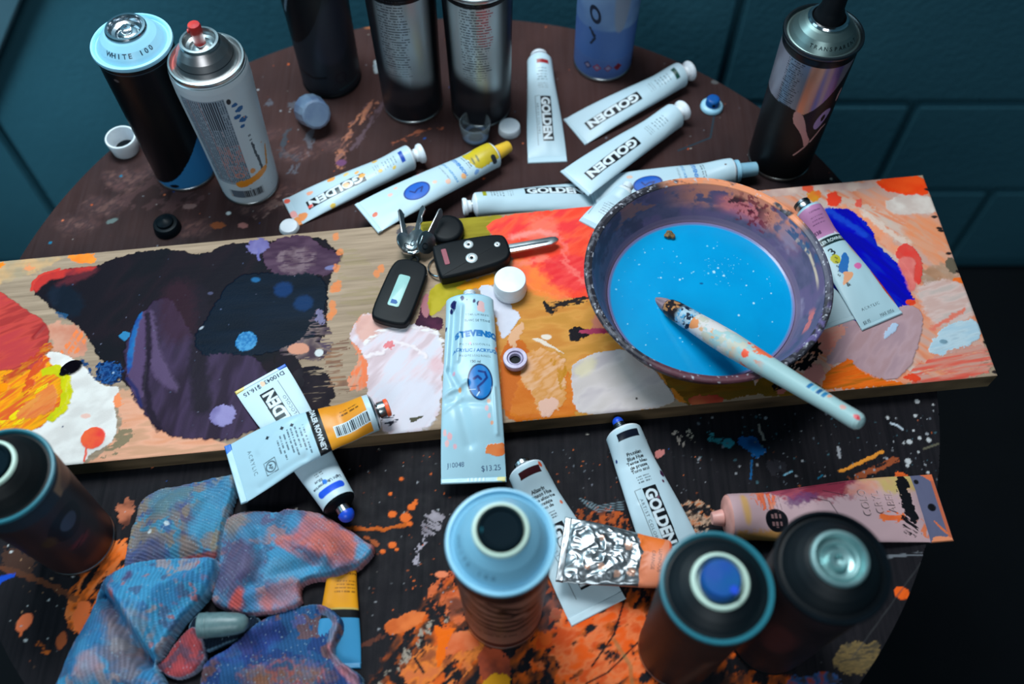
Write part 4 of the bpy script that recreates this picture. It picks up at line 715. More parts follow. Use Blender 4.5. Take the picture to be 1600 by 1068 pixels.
def b6(p):
    p.rect(0, 110, 300, 110, [(120, 150, 190), (92, 124, 174)], mix=(0, 30, 30, 2)); p.rect(0, 44, 300, 40, (72, 106, 168), soft=2); p.rect(0, 14, 300, 22, (76, 104, 162)); p.line([(-100, 26), (100, 26)], .8, (84, 110, 160))
    p.ell(-16, 82, 6, 11, c=(24, 34, 58), rot=.3, ring=.45); p.line([(-20, 64), (-14, 54), (-18, 46)], 3, (24, 34, 58), jag=1); p.poly([(4, 60), (18, 64), (20, 130), (2, 130)], (130, 140, 160), soft=2)
    for x, c in ((-20, (40, 44, 90)), (-9, (150, 60, 90)), (3, (110, 70, 110)), (14, (120, 30, 44))): p.poly([(x - 5, 16), (x, 21), (x + 5, 16), (x, 11)], c, sm=0); p.poly([(x - 3, 16), (x, 19), (x + 3, 16), (x, 13)], (140, 130, 160) if x < 10 else (110, 28, 40), sm=0)
can('spray_can', 'blue spray can with small diamond warning signs near its foot, far edge', tuple(P(941, 97)[:2]), 0.0, body_fn=b6, body_base=(104, 134, 182), dome_base=(110, 150, 190), top='tallnozzle', lip='ltblue', rough=.45)
# 7 silver and black can on the right
def b7(p):
    p.m[:] = .6; p.r[:] = .3; p.rect(-20, 100, 24, 100, (120, 136, 156), metal=.6); bars(p, -34, -14, 76, 146, 7, (50, 60, 76), 2.2); p.rect(-6, 110, 12, 80, (215, 160, 135), metal=.7, soft=2); p.rect(12, 110, 9, 80, (120, 110, 175), metal=.7, soft=2)
    p.poly([(-110, -5), (110, -5), (110, 170), (32, 150), (27, 138), (20, 120), (6, 98), (-8, 86), (-14, 94), (-40, 92), (-110, 90)], (8, 10, 14), sm=1, metal=.0, rough=.45)
    pk = (196, 150, 146); p.poly([(-14, 92), (-6, 90), (0, 78), (4, 66), (12, 52), (8, 44), (2, 60), (-6, 72), (-12, 78)], pk, sm=1, metal=.3); p.poly([(10, 84), (16, 92), (24, 90), (22, 80), (14, 66), (8, 72)], (160, 140, 190), metal=.3); p.poly([(14, 84), (18, 86), (19, 78), (15, 76)], (10, 12, 16)); p.poly([(25, 108), (30, 112), (30, 98), (26, 94)], pk); p.line([(12, 52), (20, 66), (24, 68)], 2, pk); p.line([(8, 46), (0, 36)], 1.6, pk)
    p.rect(0, 151, 400, 14, (8, 10, 14), metal=0)
def d7(p): dome_text('TRANSPARENT', -.62, .34, 3.4, (28, 40, 44), step=4.1)(p)
can('spray_can', 'silver and black spray can with a black nozzle, right rear of the table', base_from_rim(1287, 50, .158), -.0, body_fn=b7, body_base=(150, 146, 160), dome_base=(120, 140, 138), dmetal=.9, drough=.4, dome_fn=d7, top='tallnozzle', lip='steel', rimmat='darksteel', rough=.35)
# 8 dark can lower left
def b8(p):
    g = fbm(p.U / 30, p.V / 40, 3, 4)[..., None]; p.c[:] = lin((26, 20, 24)) * (1 - g) + lin((58, 40, 42)) * g
    p.rect(0, 118, 400, 22, (34, 44, 54), soft=2); p.rect(64, 112, 40, 12, (160, 120, 90), soft=1); p.poly([(44, 112), (76, 118), (78, 90), (56, 98)], (120, 84, 70), soft=2)
    p.ell(34, 78, 15, 19, c=(8, 10, 14), rot=-.5); p.ell(36, 78, 7.5, 9, c=(66, 74, 92), rot=-.4); p.poly([(8, 70), (20, 82), (22, 66), (12, 62)], (62, 46, 30), soft=2)
    p.ell(32, 46, 8, 4, c=(110, 40, 44), jag=.3, edge=3); p.line([(24, 42), (40, 50)], 1.2, (14, 10, 14), jag=1); p.poly([(40, 10), (60, 20), (64, 40), (50, 40)], (60, 34, 34), soft=4); p.poly([(20, 4), (50, 8), (50, 20), (20, 18)], (86, 46, 40), soft=5)
c8 = P(4, 743, .130)
can('spray_can', 'dark spray can with black top and pale ring, cut by the left frame edge', (c8[0], c8[1]), 0.0, H=130., body_fn=b8, body_base=(40, 32, 36), rough=.5, dome_base=(5, 9, 12), dome_h=18, drough=.55, top='ring', lip='tealrim', r0=28, r1=32.5, rr=33.7)
# 9 pale blue top, front centre
def b9(p):
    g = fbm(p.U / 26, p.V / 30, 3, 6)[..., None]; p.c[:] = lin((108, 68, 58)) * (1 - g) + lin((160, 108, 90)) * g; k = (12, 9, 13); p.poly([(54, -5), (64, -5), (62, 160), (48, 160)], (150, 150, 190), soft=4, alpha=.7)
    for q in [[(-44, 118), (-30, 96), (-10, 82), (14, 80)], [(-34, 122), (-16, 98), (6, 92)], [(-20, 124), (0, 104), (26, 92)], [(-46, 92), (-30, 74), (0, 66), (30, 74), (50, 104)], [(-8, 126), (14, 108), (36, 112), (44, 126)], [(0, 112), (10, 96), (30, 100), (40, 114)], [(-50, 130), (-10, 134), (50, 128)], [(-38, 80), (-24, 62), (10, 54), (44, 64)], [(20, 90), (36, 92), (48, 116)]]: p.line(q, 5.4, k, soft=1., jag=.8)
    p.rect(0, 140, 400, 16, (34, 20, 20), soft=3); p.small_print(6, 40, 62, 1, 3, (24, 16, 18), seed=4, hh=3.); p.line([(-40, 46), (44, 48)], .8, (40, 26, 26)); p.rect(0, 10, 400, 10, (70, 34, 30), soft=2)
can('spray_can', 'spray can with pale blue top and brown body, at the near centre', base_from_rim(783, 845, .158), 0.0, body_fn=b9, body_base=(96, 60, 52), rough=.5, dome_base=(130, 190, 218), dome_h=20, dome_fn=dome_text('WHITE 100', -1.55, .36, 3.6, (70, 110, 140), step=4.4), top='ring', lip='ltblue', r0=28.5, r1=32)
# 10, 11 near right
def b10(p):
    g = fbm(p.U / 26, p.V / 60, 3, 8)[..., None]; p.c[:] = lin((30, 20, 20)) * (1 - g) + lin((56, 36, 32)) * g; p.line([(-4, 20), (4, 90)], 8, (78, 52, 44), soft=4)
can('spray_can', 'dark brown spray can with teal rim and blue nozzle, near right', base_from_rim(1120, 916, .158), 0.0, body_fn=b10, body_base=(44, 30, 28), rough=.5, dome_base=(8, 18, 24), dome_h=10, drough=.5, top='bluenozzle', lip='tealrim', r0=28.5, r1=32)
def b11(p):
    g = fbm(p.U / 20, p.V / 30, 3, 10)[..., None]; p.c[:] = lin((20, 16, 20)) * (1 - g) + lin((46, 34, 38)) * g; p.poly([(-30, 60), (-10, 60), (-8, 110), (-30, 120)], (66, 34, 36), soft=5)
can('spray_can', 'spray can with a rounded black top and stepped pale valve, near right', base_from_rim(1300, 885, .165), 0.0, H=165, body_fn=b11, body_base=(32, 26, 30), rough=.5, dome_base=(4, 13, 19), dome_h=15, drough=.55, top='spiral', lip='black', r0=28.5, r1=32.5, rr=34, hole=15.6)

# ---------------------------------------------------------------- paint tubes
def tube(label, A, B, zA, zB, R, CW, fn, base=(190, 213, 224), fl=.75, neck='white', cap=None, crimp=6., group=None, wr=.4, creases=(), seed=1, name='paint_tube', roll=0., res=.42, metal=0., rough=.35, shoulder='white', crimp_col=None, flat0=None, pw=1.6, tail=None, parts_label=None, bend=0., zprof=None):
    """A, B: where shoulder and crimped end show; zA, zB: what they rest on (mm above the table)"""
    zc0 = R if flat0 is None else R * flat0
    a = P(A[0], A[1], (zA + zc0) / 1000) * 1000; b = P(B[0], B[1], (zB + 1) / 1000) * 1000
    d = b[:2] - a[:2]; L = float(np.hypot(*d)); ang = math.atan2(d[1], d[0])
    t = thing(name, label, 'paint tube', (a[0] / 1000, a[1] / 1000, zA / 1000), ang, group)
    nu = int(L / res) + 2; u = np.linspace(0, L, nu); q = u / L
    f0 = 1. if flat0 is None else flat0
    bb = R * f0 * (1 - (1 - fl / f0 if fl < f0 else 0) * sstep(0, .25, q)) * (1 - q ** pw) ** .8 + .55
    aa = R * (1 + (1 - f0) * .45) + (CW / 2 - R * (1 + (1 - f0) * .45)) * sstep(-.15, 1.0, q) 
    n_t = int(math.pi * max(R, CW / 2 * .8) / res); n_b = 20
    th = np.linspace(0, 2 * math.pi, 721); S = np.zeros((nu, n_t + n_b)); Y = np.zeros_like(S); Z = np.zeros_like(S)
    for i in range(nu):
        y = aa[i] * np.cos(th); z = bb[i] * np.sin(th); z = np.where(z < 0, np.maximum(z, -bb[i]), z); s = np.r_[0, np.cumsum(np.hypot(np.diff(y), np.diff(z)))]
        h = s[360]; tt = np.r_[np.linspace(0, h, n_t, endpoint=False), np.linspace(h, s[-1], n_b, endpoint=False)]
        Y[i] = np.interp(tt, s, y); Z[i] = np.interp(tt, s, z); S[i] = h / 2 - tt
    U = np.repeat(u[:, None], n_t + n_b, 1); p = Paint(U, S, base, rough, metal); p.V = S - roll; p.L = L; fn(p, L, CW); p.V = S
    top = sstep(0, 1, Z / (bb[:, None] + .01) * 1.5) * sstep(0, .1, q)[:, None] * (1 - .4 * sstep(.9, 1., q)[:, None])
    dz = wr * (fbm(U / 22, S / 13, 2, seed) - .5) * 2 + wr * .25 * (np.abs(fbm(U / 14, S / 11, 2, seed + 5) - .5)) * -2
    for (u0, v0, u1, v1, amp, wd) in creases: dz = dz + amp * np.exp(-(segdist(U, S, (u0, v0), (u1, v1)) / wd) ** 2)
    Z = Z + dz * top + p.h * top
    drop = (zB - zA) * q + bend * np.sin(math.pi * q)
    if zprof:
        zq = np.array([k_[0] for k_ in zprof]); zv = np.array([k_[1] for k_ in zprof]); drop = sum(np.interp(np.clip(q + o_, 0, 1), zq, zv) for o_ in np.linspace(-.06, .06, 9)) / 9 - zA; zB = zA + drop[-1]
    Zw = Z + bb[:, None] + drop[:, None]
    Vv = np.stack([U, Y, Zw], -1).reshape(-1, 3) / 1000
    bot = np.zeros(n_t + n_b, bool)
    body = part('tube_body', mk(Vv, gridF(nu, n_t + n_b, wrap=True), (p.c, p.r, p.m)), t, 'print', smooth=60)
    if crimp:
        col = crimp_col
        n1 = 40; uu = np.linspace(-crimp * .1, crimp, 26); yy = np.linspace(-CW / 2 - .3, CW / 2 + .3, int(CW / .5)); U2, Y2 = np.meshgrid(uu, yy, indexing='ij')
        p2 = Paint(U2 + L, Y2, base, rough, metal); p2.L = L
        if tail: tail(p2, L, CW)
        th2 = 1.1 + .35 * np.cos(U2 / crimp * 6.28 * 2) * 0 + .3 * (fbm(U2 / 4, Y2 / 9, 2, seed) - .5)
        e = np.minimum(np.minimum(U2 + crimp * .1, crimp - U2), np.minimum(Y2 + CW / 2 + .3, CW / 2 + .3 - Y2)); th2 = th2 * sstep(-.3, .7, e)
        zt = .55 + th2 + p2.h; zbm = np.full_like(zt, .05); m_ = U2.size
        Vt_ = np.stack([U2 + L, Y2, zt + (zB - zA)], -1).reshape(-1, 3); Vb_ = np.stack([U2 + L, Y2, zbm + (zB - zA)], -1).reshape(-1, 3)
        Fg = gridF(*U2.shape); per = np.r_[np.arange(U2.shape[1]), np.arange(1, U2.shape[0]) * U2.shape[1] + U2.shape[1] - 1, (U2.shape[0] - 1) * U2.shape[1] + np.arange(U2.shape[1] - 2, -1, -1), np.arange(U2.shape[0] - 2, 0, -1) * U2.shape[1]]
        pn = np.roll(per, -1); Fs = np.stack([per, per + m_, pn + m_, pn], -1)[:, ::-1]
        cc = np.concatenate([p2.c.reshape(-1, 3)] * 2); r_ = np.concatenate([p2.r.ravel()] * 2); mm = np.concatenate([p2.m.ravel()] * 2)
        part('crimped_end', mk(np.concatenate([Vt_, Vb_]) / 1000, np.concatenate([Fg, Fg[:, ::-1] + m_, Fs]), (cc, r_, mm)), t, 'print', smooth=40)
    # shoulder, neck and cap: turned about the tube's own axis
    rot = (0, math.radians(-90), 0); zc = (bb[0]) / 1000
    sh = part('shoulder', lathe([(R * .985, -.4), (R * 1.0, .2), (R * .97, 1.2), (R * .86, 2.4), (5.6, 4.2), (5., 4.4)], 48), t, shoulder, loc=(.0002, 0, zc), rot=rot)
    sh.scale = (f0 + .55 / R, (1 + (1 - f0) * .45), 1)
    nk = [(4.8, 3.6)]; z = 4.0
    while z < 9.5: nk += [(4.8, z), (5.3, z + .35), (5.3, z + .75), (4.8, z + 1.1)]; z += 1.5
    nk += [(4.4, z), (2.6, z), (2.4, z - 3), (0, z - 3)]
    part('neck', lathe(nk, 32), t, neck, loc=(0, 0, zc), rot=rot)
    if cap:
        kind, cm, cr, cl = cap[:4]
        if kind == 'flare': pr = [(cr * .62, 5), (cr * .66, 5.4), (cr * .7, 8), (cr * .98, cl * .55 + 5), (cr, cl * .6 + 5), (cr, cl + 4.4), (cr * .96, cl + 5), (cr * .8, cl + 5.2), (cr * .74, cl + 4.4), (0, cl + 4.2)]
        elif kind == 'cone': pr = [(cr * 1.0, 4.5), (cr, 5), (cr * .98, 6), (cr * .78, cl + 4.2), (cr * .7, cl + 5), (0, cl + 5)]
        elif kind == 'collar': pr = [(cr * 1.3, 3.4), (cr * 1.5, 4), (cr * 1.5, 7), (cr * 1.05, 7.6), (cr, 8.2), (cr * .92, cl + 4.5), (cr * .86, cl + 5), (0, cl + 5)]
        elif kind == 'band': pr = [(cr, 4.6), (cr * 1.02, 5), (cr * 1.02, cl + 3.6), (cr * .98, cl + 4), (0, cl + 4)]
        elif kind == 'ball': pr = [(4.9, 9.4), (cr, 10)] + [(cr * math.cos(k), 11 + cr * math.sin(k)) for k in np.linspace(.1, 1.5, 8)] + [(0, 11 + cr)]
        cp = part('cap', lathe(pr, 40), t, cm, loc=(0, 0, zc), rot=rot)
        if kind == 'flare': part('cap_ridge', lathe([(cr * 1.0, cl * .75 + 5), (cr * 1.04, cl * .76 + 5), (cr * 1.04, cl * .86 + 5), (cr, cl * .87 + 5)], 40), cp, cm)
        if kind == 'band': part('cap_end', lathe([(cr * 1.04, cl + 1), (cr * 1.1, cl + 1.4), (cr * 1.1, cl + 3.9), (cr * .9, cl + 4.6), (0, cl + 4.6)], 40), cp, cap[4] if len(cap) > 4 else 'orange')
    return t
K = (16, 20, 26)
def golden(logo=(.42, .86), swatch=(30, 34, 90), prints=True, v0=0., wide=1.28, sub=True, names=None, blobs=(), boxv=None):
    def f(p, L, CW):
        s = CW / 39.; bh = 8.4 * s * wide
        if swatch is not None: p.rect(9.5 * s, v0 + 1.5, 4.2 * s, 13 * s, swatch, soft=.3)
        l0, l1 = L * logo[0], L * logo[1]
        if names:
            for i, n in enumerate(names): p.text(n, 16.5 * s + 3.0 * i * s, v0 + 1., 2.3 * s, K, ang=math.pi / 2, bold=.035)
        elif prints:
            for i in range(5): p.small_print(17 * s + i * 3.2 * s, v0, 11 * s, 1, 2, (84, 98, 108), ang=-math.pi / 2, seed=i + 2, hh=1.1 * s)
            for i in range(3): p.small_print((17 + 18 + i * 2.6) * s, v0, 12 * s, 1, 2, (120, 132, 140), ang=-math.pi / 2, seed=i + 12, hh=.8 * s)
        p.rect((l0 + l1) / 2, v0 + 1.6 * s, l1 - l0, bh, K, rough=.3)
        txt = 'GOLDEN'; h = bh * .80; wd = l1 - l0; R_, mn, mx, S_ = glyphs(txt, .045, 1.0); nat = (mx[0] - mn[0]) * h / .73; p.text(txt, (l0 + l1) / 2, v0 + 1.6 * s, h, (222, 232, 238), bold=.045, squash=wd * .94 / nat)
        if sub:
            y = v0 + 1.6 * s - bh / 2 - 3.1 * s
            p.line([(l0, y - 2.2 * s), (l1 + 4, y - 2.2 * s)], .4, K, soft=.2); p.line([(l0 - .5, y + 2.4 * s), (l0 - .5, y - 2.2 * s)], .4, K, soft=.2)
            p.text('ARTIST COLORS' if sub is True else sub, (l0 + l1) / 2, y, 2.3 * s, (40, 48, 56), track=1.25, squash=min(1.3, (wd * .96) / (13 * 2.9 * s)))
        for (x, y, r, c) in blobs: p.ell(x * L, y * CW / 2, r, r * .8, c=c, jag=.4, js=3, seed=int(x * 90), h=.2)
    return f
OR = (240, 150, 80)
tube('white paint tube with blue patch and orange smudges, nearest the red-nozzled can', (640, 247), (461, 329), 0, 0, 12, 36, golden(logo=(.40, .90), swatch=(28, 72, 170), sub=False, v0=2, blobs=[(.16, .5, 2, (225, 190, 90)), (.27, .3, 2.4, (225, 185, 90)), (.27, -.5, 2.6, (225, 180, 90)), (.42, .1, 3, (238, 170, 90)), (.44, -.25, 2.4, (238, 180, 110)), (.52, -.5, 3, (235, 200, 120)), (.56, .2, 3.6, (240, 180, 130)), (.64, -.7, 4.4, (240, 160, 80)), (.72, .9, 3, (225, 190, 90)), (.84, -.5, 3, (245, 170, 140)), (.88, .3, 2.4, (235, 90, 80)), (.97, .6, 5, (242, 150, 90))]),
     cap=('flare', 'white', 9.5, 9), tail=lambda p, L, CW: (p.ell(L + 2, CW * .4, 5, 6, c=OR, jag=.2), p.ell(L + 3, 4, 4, c=(240, 165, 160), jag=.3), p.ell(L + 3, -CW * .38, 3, c=(235, 100, 80), jag=.3)), seed=3)
def stev(blobs=(), capp=False):
    def f(p, L, CW):
        s = CW / 42; p.ell(L * .64, 3 * s, 14 * s, 9.4 * s, c=(24, 92, 190)); p.ell(L * .64, 3 * s, 14 * s, 9.4 * s, c=(14, 44, 120), ring=.1); p.line([(L * .62, 6 * s), (L * .59, 2 * s), (L * .63, 2 * s), (L * .66, 4 * s), (L * .68, 0)], 1.5, (12, 40, 110), soft=.5)
        p.text('PROFESSIONAL', L * .40, 0, 1.8 * s, (90, 100, 112), ang=math.pi / 2, track=1.2); p.text('ACRYLIC / ACRYLIQUE', L * .36, 0, 2.2 * s, (34, 130, 190), ang=math.pi / 2, bold=.03); p.text('STEVENSON', L * .28, 0, 3.6 * s, (34, 120, 195), ang=math.pi / 2, bold=.04); p.small_print(L * .22, 0, 20 * s, 2, 2.4, (70, 80, 90), ang=-math.pi / 2)
        for (x, y, r, c) in blobs: p.ell(x * L, y * CW / 2, r, r * .8, c=c, jag=.4, js=3, seed=int(x * 90), h=.2)
        if capp: p.poly([(-2, -12), (10, -14), (24, -8), (30, -14), (28, 6), (24, 14), (10, 14), (-2, 14)], [(198, 172, 50), (210, 186, 40)], jag=1.5, h=.4); p.line([(6, 10), (6, 15)], 5, (40, 44, 50)); p.ell(20, 3, 4, 1, c=(110, 110, 60), rot=1.4); p.ell(25, 3, 4, 1, c=(110, 110, 60), rot=1.4)
    return f
tube('white paint tube with a blue oval badge and a yellow paint-smeared cap', (770, 243), (578, 338), 0, 22.5, 12.5, 40, stev([(.97, .1, 3, (220, 110, 80)), (.8, -.4, 2.4, (238, 190, 180)), (.74, -.6, 2, (240, 190, 170)), (.42, .5, 3, (238, 190, 170)), (.5, .2, 2.4, (235, 200, 180)), (.3, .6, 3, (240, 175, 120)), (.2, .7, 3, (120, 160, 210)), (.55, -.8, 2, (240, 180, 190))], True), cap=('cone', 'yellow', 7.2, 15), crimp=4, seed=9, fl=.8)
tube('white paint tube with a white screw cap, wedged along the far side of the plank', (745, 321), (925, 307), 0, 0, 11.5, 34, golden(logo=(.42, .95), swatch=(160, 160, 40), sub=False, v0=5), cap=('flare', 'white', 8.2, 8), neck='steel', seed=4, fl=.85)
tube('white paint tube with a dark red patch, its cap pointing to the wall', (843, 98), (855, 246), 0, 0, 12.5, 38, golden(swatch=(150, 30, 36), sub='ARTIST COLORS', v0=1), cap=('flare', 'white', 8.4, 6), seed=5, group=None)
tube('white paint tube with a dark green patch, farther of the two parallel tubes', (1062, 118), (901, 204), 0, 0, 12.5, 39, golden(swatch=(20, 70, 62), sub=False, v0=2, logo=(.42, .92)), cap=('flare', 'white', 10, 9), crimp=3, seed=6)
tube('white paint tube without colour patch, nearer of the two parallel tubes', (1053, 182), (901, 284), 0, 14, 12.5, 39, golden(swatch=None, sub=False, v0=2, logo=(.42, .92)), cap=('flare', 'white', 10, 9), crimp=3, seed=7)
tube('white paint tube with a blue oval badge and pale cap, half hidden behind the bowl', (1142, 269), (935, 304), 0, 3, 12.5, 42, stev([(.06, 0, 1, (90, 60, 50)), (.75, -.5, 3, (235, 190, 170)), (.82, .5, 2, (225, 200, 190))]), cap=('collar', 'palecap', 7.2, 20), shoulder='white', neck='lilac', seed=8, crimp=4, fl=.8)
def tq(p, L, CW):
    for i in range(6): p.small_print(L - 12 - i * 2.6, 2, 20, 1, 2, (110, 125, 135), ang=-math.pi / 2, seed=i)
    p.line([(L - 32, -14), (L - 6, -14)], .5, (70, 80, 90))
tube('flattened white paint tube end resting on the plank, left of the bowl', (974, 300), (934, 352), 20.5, 20.5, 7, 34, tq, fl=.45, flat0=.6, seed=10, crimp=5, neck='white')

# the big squeezed tube in the middle
def big(p, L, CW):
    B = (26, 112, 178); r90 = math.pi / 2; x0 = 7.5
    p.ell(L * .515, x0, 16, 10.4, c=(14, 40, 84)); p.ell(L * .515, x0, 14.6, 9.2, c=(32, 122, 196))
    p.line([(L * .455, x0 - 1), (L * .46, x0 + 4), (L * .49, x0 + 5.5), (L * .52, x0 + 2), (L * .545, x0 - 2), (L * .575, x0 - 1)], 1.9, (14, 50, 122), soft=.5); p.line([(L * .50, x0 - 5), (L * .485, x0 - 2), (L * .50, x0 + .5)], 2.2, (14, 50, 122), soft=.5); p.line([(L * .575, x0 - 1), (L * .595, x0 - 3)], 1., (190, 215, 235)); p.line([(L * .562, x0 - 11), (L * .56, x0 - 4)], .5, (205, 225, 238))
    p.text('TITANIUM WHITE', L * .12, 6.5, 2.0, (44, 60, 74), ang=r90, squash=.95); p.text('BLANC DE TITANE', L * .153, 6.5, 2.0, (44, 60, 74), ang=r90, squash=.95)
    for i, ch in enumerate('STEVENSON'):
        k = (i - 4) / 4.; p.text(ch, L * .228 + 2.2 * k * k, 7 + (i - 4) * 4.5, 5.2, B, ang=r90 - .16 * k, bold=.08)
    p.text('PROFESSIONAL', L * .295, 4, 2.0, (60, 76, 90), ang=r90, track=1.45); p.text('ACRYLIC / ACRYLIQUE', L * .33, 6, 3.0, B, ang=r90, bold=.04); p.text('PROFESSIONNEL', L * .364, 4, 2.0, (60, 76, 90), ang=r90, track=1.35); p.text('150 ml', L * .398, 4, 2.4, (50, 64, 78), ang=r90, bold=.02)
    p.text('J10048', L * .935, -14, 3.6, (24, 50, 100), ang=r90 + .02); p.text('$13.25', L * .955, 14, 4.2, (24, 50, 100), ang=r90 + .05)
    p.poly([(L * .845, 13), (L * .875, 10), (L * .895, 11), (L * .91, 26), (L * .83, 26), (L * .85, 18)], [(240, 110, 50), (244, 140, 80)], jag=1.5, h=.4)
    for (x, y, r, c) in [(.02, -6, 2.4, (24, 34, 96)), (.05, -14, 4, (22, 30, 90)), (.08, -16, 2.4, (22, 30, 90)), (.04, 4, 1.8, (30, 36, 90)), (.05, 8, 2.4, (40, 40, 80)), (.03, -2, .7, (30, 36, 90)), (.07, 10, 5, (226, 180, 180)), (.18, -22, 2, (40, 50, 100)), (.31, 24, 3, (240, 120, 80)), (.29, 0, 1.2, (215, 170, 190)), (.55, -9, 1.8, (236, 170, 120)), (.46, -14, 1.6, (220, 170, 190)), (.66, 12, 2.2, (232, 190, 196)), (.70, 14, 2, (232, 190, 196)), (.80, -18, 3, (236, 180, 186)), (.85, -14, 2, (234, 180, 190)), (.83, -20, 2.6, (238, 190, 190)), (.78, -22, 2.6, (238, 185, 185)), (.62, 14, 2, (240, 190, 170)), (.74, 16, 1.6, (240, 170, 140))]:
        p.ell(L * x, y, r, r * .7, c=c, jag=.45, js=2.5, seed=int(x * 100 + abs(y)))
def bigtail(p, L, CW):
    for k in range(5): p.rect(L + 1.6, -4 + k * 3., 3, 1, (226, 238, 244), h=.3)
    p.poly([(L - 1, CW / 2), (L + 4, CW / 2), (L + 3, CW / 2 - 8), (L - 1, CW / 2 - 6)], (214, 206, 130), jag=1)
tube('large squeezed uncapped white paint tube with blue lettering, across the plank middle', (734, 472), (740, 747), 20.8, 13, 17, 51, big, zprof=[(0, 20.9), (.74, 20.9), (1, 13)], base=(170, 208, 222), fl=.52, flat0=.62, crimp=4, neck='white', shoulder='palecap', wr=.6, tail=bigtail, seed=12, pw=2.2, rough=.3, res=.4,
     creases=[(8, -13, 66, -17, -4.2, 2.8), (10, -7, 60, -11, 1.8, 2.0), (66, -19, 86, -9, -3.0, 2.6), (90, -24, 80, -4, 2.2, 2.), (86, -12, 128, -2, -2.6, 5.), (20, 18, 80, 21, .8, 3), (84, 19, 122, 20, 1.4, 1.8), (96, -20, 97, 12, -1.2, 3), (104, -24, 92, -8, .9, 2)])

def jt(p, L, CW):
    golden(logo=(.46, .90), swatch=None, sub='SOFLOCOLO', wide=1.25)(p, L, CW); s = CW / 39
    p.rect(8.6, 0, 6.2, 19, (30, 84, 214), soft=.4); p.ell(8.6, 9, 3.1, c=(30, 84, 214)); p.ell(8.6, -9, 3.1, c=(30, 84, 214)); sl = p.box(13, -20, 40, 20); p.put(sl, np.ones(p.U[sl].shape), (200, 222, 232))
    p.text('Light Ultramarine', 15.6, 0, 2.9, (26, 34, 60), ang=math.pi / 2, bold=.03, squash=.9); p.text('Blue', 20.5, 5, 2.9, (26, 34, 60), ang=math.pi / 2, bold=.02); p.ell(17, 1, 2.6, 1.8, c=(50, 120, 210), jag=.3); p.small_print(26, 2, 8, 2, 2, (70, 84, 96), ang=-math.pi / 2)
    p.text('D10043', L - 4.5, -9.5, 4.4, (20, 26, 50), ang=math.pi / 2, squash=.95, bold=.02); p.text('$16.15', L - 5.5, 11, 4.4, (20, 26, 50), ang=math.pi / 2, squash=.95, bold=.02); p.ell(L - 4, 1, 3, 2, c=(236, 200, 170), jag=.3)
tube('white paint tube with bright blue patch and blue cap, under the orange-banded tube', (530, 786), (409, 594), 3, 21, 13, 46, jt, zprof=[(0, 3), (.42, 21.2), (1, 21.4)], base=(200, 222, 232), fl=.45, cap=('ball', 'bluecap', 6.4, 6), neck='steel', shoulder='black', crimp=3, seed=14, wr=.4,
     tail=lambda p, L, CW: (p.poly([(L - 2, -CW / 2 - 1), (L + 6, -CW / 2 - 1), (L + 6, -CW / 2 + 9), (L - 1, -CW / 2 + 7)], (40, 100, 200), jag=.8), p.poly([(L - 2, CW / 2 + 1), (L + 6, CW / 2 + 1), (L + 6, CW / 2 - 9), (L - 1, CW / 2 - 7)], (222, 196, 110), jag=.8)))
def kt(p, L, CW):
    o = [(238, 158, 40), (228, 142, 34)]; p.rect(22, 0, 36, 80, o, mix=(0, 30, 20, 3)); p.rect(2, 0, 4.6, 80, (190, 215, 226)); p.rect(44, 0, 9.5, 80, (14, 16, 20))
    p.barcode(18, 8.5, 27, 8, 0, bg=(206, 224, 232)); p.small_print(18, -3, 20, 1, 2, (60, 40, 20), ang=math.pi, hh=1.6); p.small_print(18, -6, 18, 1, 2, (90, 60, 30), ang=math.pi)
    p.text('DALER ROWNEY', 44, 0, 4.0, (214, 224, 230), ang=math.pi / 2, bold=.03, squash=.92)
    for i in range(8):
        p.small_print(54 + i * 3.2, (4, 2, 0, 2, 1, 0, 2, 1)[i], (30, 26, 22, 28, 22, 18, 24, 16)[i], 1, 2, (52, 66, 80), ang=math.pi / 2, seed=i, hh=1.3)
    for (x, y) in ((62, -12), (70, -13), (83, -12)): p.poly([(x - 1.8, y), (x, y + 1.8), (x + 1.8, y), (x, y - 1.8)], (36, 46, 56), sm=0)
    p.rect(87, 11.5, 10, 11, (40, 52, 64)); p.rect(87, 11.5, 9, 10, (176, 210, 224)); p.ell(87, 11.5, 4.4, c=(40, 52, 64), ring=.2); p.text('AP', 87, 11.5, 3, (40, 52, 64), ang=math.pi / 2, bold=.03)
    p.text('ACRYLIC', L - 13, 0, 3.2, (50, 64, 78), ang=math.pi / 2, track=1.35)
tube('pale blue paint tube with orange barcode label, lying crosswise on another tube', (583, 645), (373, 738), 23, 20, 14.5, 52, kt, zprof=[(0, 23), (.3, 32), (.62, 32), (1, 20)], base=(176, 210, 224), fl=.55, cap=('band', 'steel', 6.6, 9, 'orange'), neck='steel', shoulder='steel', seed=15, wr=.5, crimp=5, creases=[(48, -22, 92, -6, .7, 3), (60, 18, 100, 22, -1., 3), (48, -4, 60, 20, -.6, 3)],
     tail=lambda p, L, CW: p.poly([(L - 3, -CW / 2 - 1), (L + 7, -CW / 2 - 1), (L + 7, -CW / 2 + 9), (L - 1, -CW / 2 + 5)], (30, 110, 200), jag=.6))
def lt(names, sw, blobs, lg=(.42, .88)): 
    def f(p, L, CW): golden(logo=lg, swatch=None, names=names, wide=1.15, v0=-1, blobs=blobs)(p, L, CW); p.rect(6.2, 0, 5.6, 19, sw); p.small_print(41, 0, 13, 3, 2.2, (60, 74, 84), ang=-math.pi / 2)
    return f
